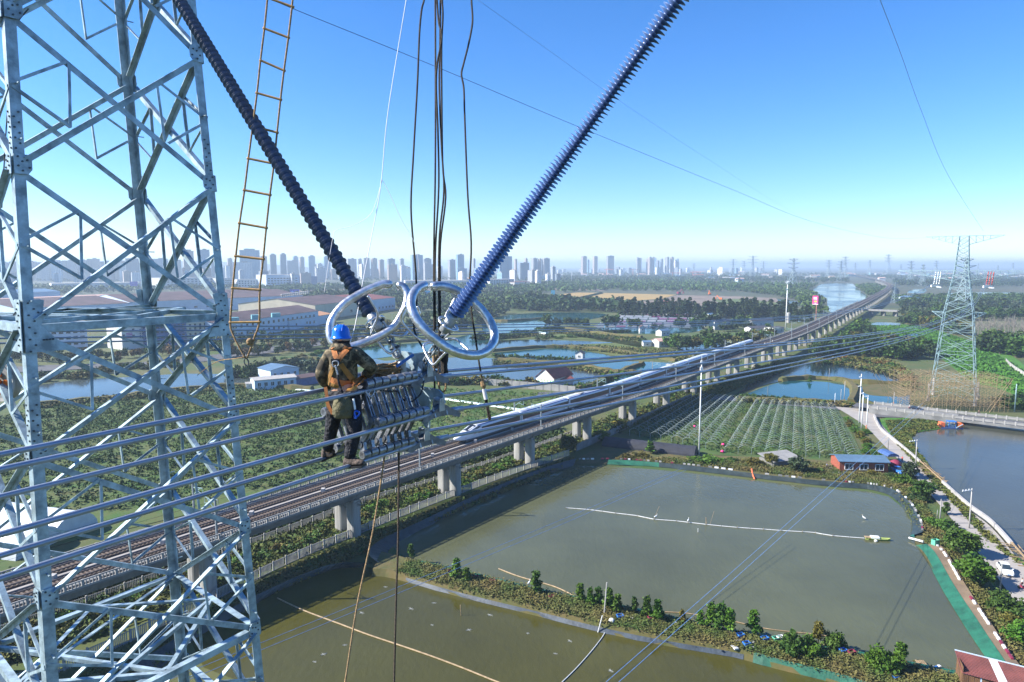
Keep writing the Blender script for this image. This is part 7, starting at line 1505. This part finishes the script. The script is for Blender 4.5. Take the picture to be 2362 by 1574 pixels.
# posts and poles in the ponds
def post(label, a, c, r=.07, m='bamboo', name='post', h=0.): 
    g = G(a[0], a[1], h); k = hat(g, c[1]); t = up(g, k)+Vector(((c[0]-a[0])*(g.y*cP+H*sP)/F*1.0, 0, 0)); b = MB(); b.tube([g-Vector((0, 0, .3)), t], r, 6); return tag(b.build(name, M[m]), label, 'post')
post('thin branch post with a perched bird shape in the lower pond', (1063.6,1420), (1062,1396)); post('side branch of the lower pond post', (1063.6,1412), (1048,1400), .04)
post('tall pale pole standing on the dike between the ponds', (1393,1420), (1398.6,1344), .11, 'kerb', 'pole', .9); post('pale pole leaning at the foot of the tall dike pole', (1378,1459), (1389,1420), .09, 'pvc', 'pole')
post('short stake beside the float pipe line with a dark tip', (1629,1210), (1628,1194), .08); post('white stub stake below the float pipe line', (1610,1228), (1610,1219), .07, 'pvc'); post('thin bare branch above the float pipe line', (1508,1196), (1520,1168), .03); post('second thin bare branch above the float pipe line', (1636,1212), (1646,1180), .03)
def bag(name, label, cat, p, s, m, h=1.0, sides=9):
    g = G(*p, h); b = MB(); b.lathe([(s*.8, 0), (s, s*.5), (s*.7, s*1.0), (s*.25, s*1.25), (0, s*1.25)], g, (.1, .05, 1), sides); return tag(b.build(name, M[m], smooth=True, loc=g), label, cat)
bag('sack', 'white sack on the dike beside the hose end', 'sack', (1411,1436), .55, 'pvc')
M['maroon'] = mat('maroon', (.20, .02, .05), .7); M['greenbin'] = mat('green bin', (.10, .38, .26), .5); M['blueplastic'] = mat('blue plastic', (.03, .16, .50), .45)
def crate(name, label, cat, p, sz, m, h=.9, rz=.3):
    g = G(*p, h); t_ = thing(name, label, cat, g, rz); b = MB(); x, y, z = sz; t = .05
    b.box((0, 0, t/2), (x, y, t)); b.box((0, y/2-t/2, z/2), (x, t, z)); b.box((0, -y/2+t/2, z/2), (x, t, z)); b.box((x/2-t/2, 0, z/2), (t, y-2*t, z)); b.box((-x/2+t/2, 0, z/2), (t, y-2*t, z)); b.build('tray', M[m], t_, local=True)
    b = MB(); b.box((0, y/2, z*.95), (x*1.06, .06, .08)); b.box((0, -y/2, z*.95), (x*1.06, .06, .08)); b.build('rim', M[m], t_, local=True); return t_
for i, (x, y) in enumerate(((1037,1320),(1098,1334),(1136,1343),(1272,1380))): crate('crate', f'dark red plastic crate on the dike, {nth(i+1)} from the viaduct', 'crate', (x, y), (.9, .5, .45), 'maroon', 1.1)
for i, (x, y, m, nm) in enumerate(((1430,1428,'blueplastic','small blue'),(1502,1432,'maroon','maroon'),(1708,1472,'blueplastic','pale blue'),(1764,1480,'blueplastic','tall blue'),(1722,1492,'blueplastic','round blue'),(1944,1508,'blueplastic','blue and white'),(1964,1512,'maroon','long maroon'),(1800,1478,'white','white'),(1790,1480,'greenbin','teal'))): crate('box', f'{nm} box lying in the weeds of the dike, {nth(i+1)} towards the shed', 'box', (x, y), (1.0, .7, .7), m, 1.0)
crate('bin', 'green bin on the shore below the pond bend', 'bin', (2157,1258), (1.2, .9, 1.2), 'greenbin', .9)
# painted edging blocks along the far shore
ed = thing('shore_edging', 'row of white and maroon blocks edging the far shore of the big pond', 'edging', G(1430,1062,1)); ep = catmull([G(x, y-2, 1.0) for x, y in SA], 10)
for i in range(0, len(ep)-1):
    if random.random() < .45: continue
    p, q = ep[i], ep[i].lerp(ep[i+1], .6); b = MB(); b.bar(up(p, .15), up(q, .15), .35, .35, (0, 0, 1)); b.build('block', random.choice((M['white'], M['maroon'], M['kerb'], M['concrete_d'])), ed)
e2 = catmull([G(x+20, y, 1.05) for x, y in SC], 8); ed = thing('shore_edging', 'white curb blocks edging the path beside the green liner', 'edging', e2[0])
for i in range(len(e2)-1):
    if random.random() < .3: continue
    b = MB(); b.bar(up(e2[i], .1), up(e2[i].lerp(e2[i+1], .8), .1), .3, .3, (0, 0, 1)); b.build('block', M['maroon'] if random.random() < .15 else M['white'], ed)
M['orangetube'] = mat('orange tube', (.75, .16, .06), .5)
b = MB(); b.tube(catmull([G(1734,1082,1.6), G(1736,1094,.8), G(1741,1106,.1)], 4), .2, 8); tag(b.build('drain_tube', M['orangetube'], smooth=True), 'orange corrugated drain tube sloping into the big pond', 'tube')
b = MB(); b.tube([G(2097,1241,.5), G(2130,1250,.8)], .22, 8); tag(b.build('inlet_pipe', M['pvc']), 'white inlet pipe at the pond bend', 'pipe')
tag(MB().strip([G(2098,1236,.6), G(2108,1232,.7)], [G(2100,1241,.1), G(2110,1240,.2)]).build('tarpaulin', M['greenbin']), 'small pale green tarpaulin at the pond bend', 'tarpaulin')
for i, (x, y) in enumerate(((1668,1028),(1666,1044),(1602,986))): bag('tarpaulin', ['crumpled pink tarpaulin among the frame posts, upper', 'crumpled pink tarpaulin among the frame posts, lower', 'pink bundle inside the viaduct side frames'][i], 'tarpaulin', (x, y), .6, 'signred', .2, 7)
house('sheet_shelter', 'low shelter with pale sheet roof behind the feathery tree', (1785,1080), (1848,1072), 6, 1.6, .9, M['concrete_d'], M['concrete'], (), 'shelter', ridge='mono')
b = MB(); g = G(1910,1084); b.box((g.x, g.y, .2), (11, 8, .3)); tag(b.build('yard_slab', M['whiteroad']), kind='structure')
# junk by the corner shed
tag(MB().prism([G(2176,1548,.1), G(2206,1552,.1), G(2214,1574,.1), G(2216,1640,.1), G(2198,1640,.1)], (0, 0, .15)).build('concrete_apron', M['whiteroad']), kind='structure')
b = MB(); b.tube(catmull([G(2124,1556,.4), G(2136,1547,.5), G(2150,1542,.5), G(2162,1538,.5)], 4), .16, 8); tag(b.build('hose', M['blueplastic'], smooth=True), 'bright blue hose lying in the junk beside the corner shed', 'hose')
b = MB(); g = G(2187,1570,.25); b.lathe([(.55, 0), (.7, .5), (.66, .5), (.5, .08), (0, .08)], g, (0, 0, 1), 14); tag(b.build('tub', M['blueplastic'], loc=g), 'round blue tub on the concrete apron by the corner shed', 'tub')
for i, (x, y) in enumerate(((2140,1553),(2164,1561),(2124,1530))):
    g = G(x, y, .3); t_ = thing('pallet', ['wooden pallet beside the blue hose', 'wooden pallet nearest the concrete apron', 'pale wooden board stack above the blue hose'][i], 'pallet', g, random.uniform(-.5, .5))
    for k in range(5): b = MB(); b.box((-.5+k*.25, 0, .14), (.16, 1.1, .03)); b.build('slat', M['bamboo'], t_, local=True)
    for k in range(3): b = MB(); b.box((0, -.5+k*.5, .06), (1.2, .1, .1)); b.build('bearer', M['bamboo'], t_, local=True)
p, q = G(2102,1576,.3), G(2124,1563,.5); b = MB(); d = (q-p); s = Vector((-d.y, d.x, 0)).normalized()*.5; loft(b, [[p-s*.3, p+s*.3, p+s*.2+Vector((0, 0, .3)), p-s*.2+Vector((0, 0, .3))], [p.lerp(q, .5)-s, p.lerp(q, .5)+s, p.lerp(q, .5)+s+Vector((0, 0, .4)), p.lerp(q, .5)-s+Vector((0, 0, .4))], [q-s*.6, q+s*.6, q+s*.6+Vector((0, 0, .35)), q-s*.6+Vector((0, 0, .35))]]); tag(b.build('skiff', M['orangetube']), 'upturned orange skiff at the bottom edge by the corner shed', 'boat')
crate('barrel_box', 'blue tub in the weeds left of the orange skiff', 'tub', (2064,1572), (.9, .9, .9), 'blueplastic', .6)
rng2 = random.Random(4); lit = MB()
for i in range(26):
    x, y = rng2.choice(((2090+rng2.random()*100, 1530+rng2.random()*40), (1680+rng2.random()*60, 1478+rng2.random()*20), (1000+rng2.random()*700, 0))); 
    if y == 0: y = 1300+(x-940)*.205+rng2.uniform(6, 26)
    g = G(x, y, 1.1 if x < 2080 else .3); lit.box((g.x, g.y, g.z+.1), (rng2.uniform(.2, .7), rng2.uniform(.2, .5), rng2.uniform(.1, .3)), rng2.uniform(0, 3))
tag(lit.build('litter', M['pvc']), kind='stuff')
# ------------------------------------------------------------------ vehicles
M['tyre'] = mat('tyre', (.015, .015, .016), .85); M['lamp'] = mat('lamp glass', (.6, .62, .65), .1, .3); M['carwhite'] = mat('white car paint', (.80, .80, .80), .22, 0, .02); M['cardark'] = mat('dark car paint', (.02, .02, .03), .2)
def car(label, g, head, paint, plate=True, group=None):
    t_ = thing('car', label, 'car', g, head, group); y = lambda w, z, x: [(x, -w, .32), (x, w, .32), (x, w*1.02, z*.75), (x, w*.93, z), (x, -w*.93, z), (x, -w*1.02, z*.75)]
    b = MB(); loft(b, [[Vector(v) for v in y(w, z, x)] for x, w, z in ((-2.25, .70, .72), (-2.1, .82, .92), (-1.4, .88, .97), (.9, .88, .97), (1.6, .86, .90), (2.05, .80, .78), (2.25, .62, .60))]); body = b.build('body', paint, t_, local=True)
    b = MB(); loft(b, [[Vector(v) for v in ((x, -w, .95), (x, w, .95), (x, w*.86, z), (x, -w*.86, z))] for x, w, z in ((-1.9, .74, .97), (-1.25, .76, 1.42), (.1, .76, 1.46), (1.05, .74, .98))]); b.build('cabin', M['glass'], t_, local=True)
    b = MB(); b.prism([(-1.3, -.66, 1.44), (.12, -.66, 1.485), (.12, .66, 1.485), (-1.3, .66, 1.44)], (0, 0, .03)); b.build('roof', paint, t_, local=True)
    for x in (-1.35, 1.4):
        for s in (-1, 1):
            b = MB(); b.lathe([(0, -.1), (.25, -.1), (.32, -.06), (.32, .06), (.25, .1), (0, .1)], (x, s*.80, .32), (0, 1, 0), 16); w = b.build('wheel', M['tyre'], t_, local=True); b = MB(); b.lathe([(0, 0), (.2, 0), (.18, .02), (0, .03)], (x, s*.90, .32), (0, s, 0), 12); b.build('rim', M['fit'], w, local=True)
    for s in (-1, 1):
        b = MB(); b.box((2.08, s*.58, .70), (.18, .36, .16)); b.build('headlight', M['lamp'], t_, local=True); b = MB(); b.box((-2.2, s*.62, .80), (.12, .3, .16)); b.build('tail_light', M['red'], t_, local=True); b = MB(); b.box((.75, s*.98, 1.02), (.16, .2, .13)); b.build('mirror', paint, t_, local=True)
        b = MB(); b.bar((-.45, s*.755, .98), (-.45, s*.66, 1.44), .08, .03, (1, 0, 0)); b.build('pillar', paint, t_, local=True)
    b = MB(); b.box((2.2, 0, .52), (.06, .8, .14)); b.build('grille', M['black'], t_, local=True)
    if plate: b = MB(); b.box((2.26, 0, .46), (.03, .44, .13)); b.build('number_plate', M['blueplastic'], t_, local=True)
    return t_
a, c = G(2290,1318), G(2350,1396); hd_ = math.atan2((c-a).y, (c-a).x)
car('white saloon car with blue number plate parked on the white road', G(2318,1320,.33), hd_, M['carwhite']); car('dark car crossing the road bridge below the scaffolding', G(2112,946,1.86), math.atan2(bu.y, bu.x), M['cardark'])
car('white car half hidden behind the bushes by the brick shed', G(2108,1096,.3), hd_, M['carwhite']); car('blue and white car beside the dark canopy', G(2072,1090,.3), hd_+.4, M['blueplastic'])
cn = thing('canopy', 'dark canopy over a stall beside the brick shed and road', 'canopy', G(2048,1066)); g = G(2048,1066)
for sx_ in (-1.6, 1.6):
    for sy_ in (-2.4, 2.4): b = MB(); b.bar((g.x+sx_, g.y+sy_, 0), (g.x+sx_, g.y+sy_, 2.3), .1); b.build('post', M['concrete_d'], cn)
b = MB(); b.tube([(g.x, g.y-2.7, 2.0), (g.x, g.y+2.7, 2.0)], 1.7, 12); b.f = [f for f in b.f]; b.v = [(x, y, max(z, 2.2)*.6+1.0) for x, y, z in b.v]; b.build('cover', M['blueb'], cn)
bag('cargo_heap', 'heap of goods under a dark red sheet beside the canopy', 'heap', (2064,1078), 1.7, 'maroon', .2, 9)
# motorbike
def motorbike(label, g, a):
    t_ = thing('motorbike', label, 'motorbike', g, a)
    for x in (-.62, .62): b = MB(); b.lathe([(.20, -.05), (.30, -.05), (.32, 0), (.30, .05), (.20, .05)], (x, 0, .32), (0, 1, 0), 14); b.build('wheel', M['tyre'], t_, local=True)
    b = MB(); b.bar((-.5, 0, .5), (.45, 0, .62), .22, .3); b.bar((.62, 0, .32), (.42, 0, .95), .08); b.bar((.4, -.33, 1.0), (.4, .33, 1.0), .05); b.build('frame', M['maroon'], t_, local=True); b = MB(); b.box((-.3, 0, .78), (.7, .26, .1)); b.build('saddle', M['black'], t_, local=True); return t_
motorbike('small motorbike with rider crossing the road bridge', G(2257,957,1.85), .2); motorbike('motor scooter parked at the picture edge on the white road', G(2359,1362,.33), 1.9)
# people far off
def person(label, g, a, shirt, legs, seated=False):
    t_ = thing('person', label, 'person', g, a); z0 = .45 if seated else 0
    vs = [(0,0,.95),(0,0,1.2),(0,0,1.42),(0,0,1.52),(.0,0,1.68),(0,.19,1.40),(.05,.25,1.14),(.14,.22,.92),(0,-.19,1.40),(.05,-.25,1.14),(.14,-.22,.92),(0,.10,.88),(.05,.11,.48),(0,.11,.08),(.12,.11,.04),(0,-.10,.88),(.05,-.11,.48),(0,-.11,.08),(.12,-.11,.04)]
    if seated: vs = [(x+(.35 if i in (12, 13, 14, 16, 17, 18) else 0), y, z+z0*0-(0 if i not in (12, 16) else -.25)) for i, (x, y, z) in enumerate(vs)]
    es = [(0,1),(1,2),(2,3),(3,4),(2,5),(5,6),(6,7),(2,8),(8,9),(9,10),(0,11),(11,12),(12,13),(13,14),(0,15),(15,16),(16,17),(17,18)]; rs = [.14,.13,.15,.06,.10,.07,.05,.04,.07,.05,.04,.09,.06,.05,.04,.09,.06,.05,.04]
    def sk(nm, idx, m, gr=1.):
        mp_ = {i: k for k, i in enumerate(idx)}; me = bpy.data.meshes.new(nm); me.from_pydata([vs[i] for i in idx], [(mp_[a_], mp_[b_]) for a_, b_ in es if a_ in mp_ and b_ in mp_], []); o = link(nm, me, t_, m); o.modifiers.new('skin', 'SKIN')
        for k, i in enumerate(idx): me.skin_vertices[0].data[k].radius = (rs[i]*gr, rs[i]*gr*.9); me.skin_vertices[0].data[k].use_root = (k == 0)
        ss = o.modifiers.new('s', 'SUBSURF'); ss.levels = ss.render_levels = 1; return o
    sk('body', list(range(19)), M['skinc']); sk('shirt', [0, 1, 2, 5, 6, 8, 9], shirt, 1.22); sk('trousers', [0, 11, 12, 13, 15, 16, 17], legs, 1.22)
    b = MB(); b.ell((0, 0, 1.74), (.11, .10, .10), 8, 6); b.build('hair', M['black'], t_, local=True, smooth=True); return t_
person('person in a red top standing at the road edge by the canopy', G(2081,1066,.33), 3.5, M['red'], M['navy']); person('person in pale shirt working in the concrete yard', G(1907,1082,.35), 2., M['bluewall'], M['navy']); person('person in pink top beside the brick shed wall', G(1930,1078,.35), 1., M['signred'], M['navy']); person('person in black and white at the picture edge on the white road', G(2357,1356,.33), 2.5, M['white'], M['black']); person('rider in dark clothes on the bridge motorbike', G(2257,957,2.2), .2, M['black'], M['navy'], True)
# weed cutting boat by the bridge
g = G(2192,988); a = -.15; t_ = thing('dredger', 'blue and orange weed cutting boat at the edge of the water plants by the bridge', 'boat', g, a)
b = MB(); b.box((0, 0, .25), (7.0, 2.8, .6)); b.build('hull', M['blueb'], t_, local=True)
for x, m in ((-2.9, 'orangetube'), (2.6, 'orange')): b = MB(); b.box((x, 0, 1.3), (1.3, 2.2, 1.5)); b.bar((x-.5, -1.2, .5), (x-1.6 if x < 0 else x+1, -1.4, 1.6), .4, .7); b.build('hopper', M[m], t_, local=True)
b = MB()
for x in (-.9, 1.2):
    for y_ in (-1, 1): b.bar((x, y_, .5), (x, y_, 2.4), .14)
b.box((.15, 0, 2.45), (2.6, 2.5, .16)); b.build('cab_frame', M['blueplastic'], t_, local=True); b = MB(); b.box((0, -.3, 1.0), (1.5, 1.4, 1.0)); b.build('engine', M['bluesteel'], t_, local=True); b = MB(); b.bar((1.2, -1.3, .4), (3.2, -1.6, 1.8), .5, .2); b.build('conveyor', M['steel'], t_, local=True)
# a small plane-like tarpaulin boat on the green channel, canal bank wall pieces, small bridge
g = G(2102,776); b = MB(); loft(b, [[Vector(v) for v in ((x, -w, .1), (x, w, .1), (x, w, z), (x, -w, z))] for x, w, z in ((-5, .6, .8), (-3, 1.5, .9), (3, 1.5, 1.0), (5, .5, 1.3))]); o = b.build('barge', M['blueplastic'], local=True); o.location = g; tag(o, 'small blue barge among the water plants of the green channel', 'boat')
p, q = G(1992,727), G(2084,731); nb = thing('road_bridge', 'flat grey bridge under the viaduct bend over the green channel', 'bridge', p); b = MB(); b.bar(up(p, 6), up(q, 6), 10, 1.6, Vector((0, 1, 0))); b.build('deck', M['concrete'], nb)
for t in (.2, .5, .8): c = p.lerp(q, t); b = MB(); b.bar(c+Vector((0, -4, 3)), c+Vector((0, 4, 3)), 1.6, 6, (1, 0, 0)); b.build('pier', M['concrete_d'], nb)
# digger machines on the ploughed field
for i, (x, y, s, m) in enumerate(((1566,680,1.2,'maroon'),(1637,681,1.0,'orange'),(1662,693,.9,'orange'),(1540,699,.7,'signred'))):
    g = G(x, y); t_ = thing('excavator', ['dark red excavator at the edge of the rice field', 'orange excavator with raised arm on the ploughed field', 'small orange excavator on the meadow edge', 'small red machine beside the conifer tops'][i], 'excavator', g, .5+i); t_.scale = (s*1.6,)*3
    b = MB(); b.box((0, 0, .5), (4, 2.8, 1.0)); b.build('tracks', M['black'], t_, local=True); b = MB(); b.box((-.3, 0, 2.0), (3.2, 2.4, 1.9)); b.build('cab', M[m], t_, local=True); b = MB(); b.bar((1.2, 0, 2), (4.0, 0, 5.5), .6); b.bar((4.0, 0, 5.5), (6.0, 0, 2.2), .5); b.box((6.0, 0, 1.6), (1.2, 1.2, 1.0)); b.build('arm', M[m], t_, local=True)
g = G(1000,986); 
# street lamps along the belt road
for i, (x, y) in enumerate(((590,800),(680,793),(775,782),(868,772),(930,765),(730,772),(830,757),(905,748),(548,812),(980,760))):
    g = G(x, y); t_ = thing('street_lamp', f'pale double armed street lamp along the works road, {nth(sorted([590,680,775,868,930,730,830,905,548,980]).index(x)+1)} from the left', 'street lamp', g, group='street lamps on the works road'); b = MB(); b.tube([(0, 0, 0), (0, 0, 10)], .12, 6); b.build('post', M['steel2'], t_, local=True); b = MB(); b.bar((-1.6, 0, 10.4), (0, 0, 9.9), .14); b.bar((1.6, 0, 10.4), (0, 0, 9.9), .14); b.build('arm', M['steel2'], t_, local=True)
    for s in (-1, 1): b = MB(); b.box((s*1.9, 0, 10.4), (.8, .3, .15)); b.build('lamp_head', M['kerb'], t_, local=True)
sheet('works_road', [(-100,852),(120,842),(320,836),(470,822),(620,800),(800,778),(960,756),(1010,744),(1016,748),(960,764),(800,788),(640,812),(470,834),(300,846),(-100,866)], .35, M['asphalt'])
# roof vents and skylights on the works
for i in range(14):
    g = G(652+i*4.6, 716-i*.9); o = None; b = MB(); b.lathe([(1.2, 0), (1.2, 1.6), (1.9, 2.2), (1.5, 3.2), (0, 3.6)], Vector((g.x*.93, g.y*.93, 19.5-.0*i)), (0, 0, 1), 10); o = b.build('roof_vent', M['kerb'], loc=(g.x*.93, g.y*.93, 19.5)); tag(o, f'pale round roof vent on the brown works roof, {nth(i+1)} from the left', 'roof vent', 'roof vents on the works')
for i, (x, y) in enumerate(((532,757),(583,748),(630,742))):
    g = G(x, y+34); c = Vector((g.x*1.0, g.y+8, 15.5)); b = MB(); b.box(tuple(c+Vector((0, 0, .8))), (6.5, 5, 3.4), .5); o = b.build('skylight', M['tealwall'], loc=c); tag(o, f'pale blue roof light box on the long works, {nth(i+1)} from the left', 'roof light')
# ------------------------------------------------------------------ the air
hz = bpy.data.materials.new('haze air'); hz.use_nodes = True; n = hz.node_tree.nodes; n.clear()
pv = n.new('ShaderNodeVolumePrincipled'); pv.inputs['Density'].default_value = HAZE_DENSITY; pv.inputs['Color'].default_value = (*HAZE_COLOR, 1); pv.inputs['Anisotropy'].default_value = .2
out = n.new('ShaderNodeOutputMaterial'); hz.node_tree.links.new(pv.outputs[0], out.inputs['Volume'])
b = MB(); b.hexa([(-20000, -700, -1.5), (20000, -700, -1.5), (20000, 20000, -1.5), (-20000, 20000, -1.5)], [(-20000, -700, 128), (20000, -700, 128), (20000, 20000, 128), (-20000, 20000, 128)])
tag(b.build('haze', hz), kind='stuff')
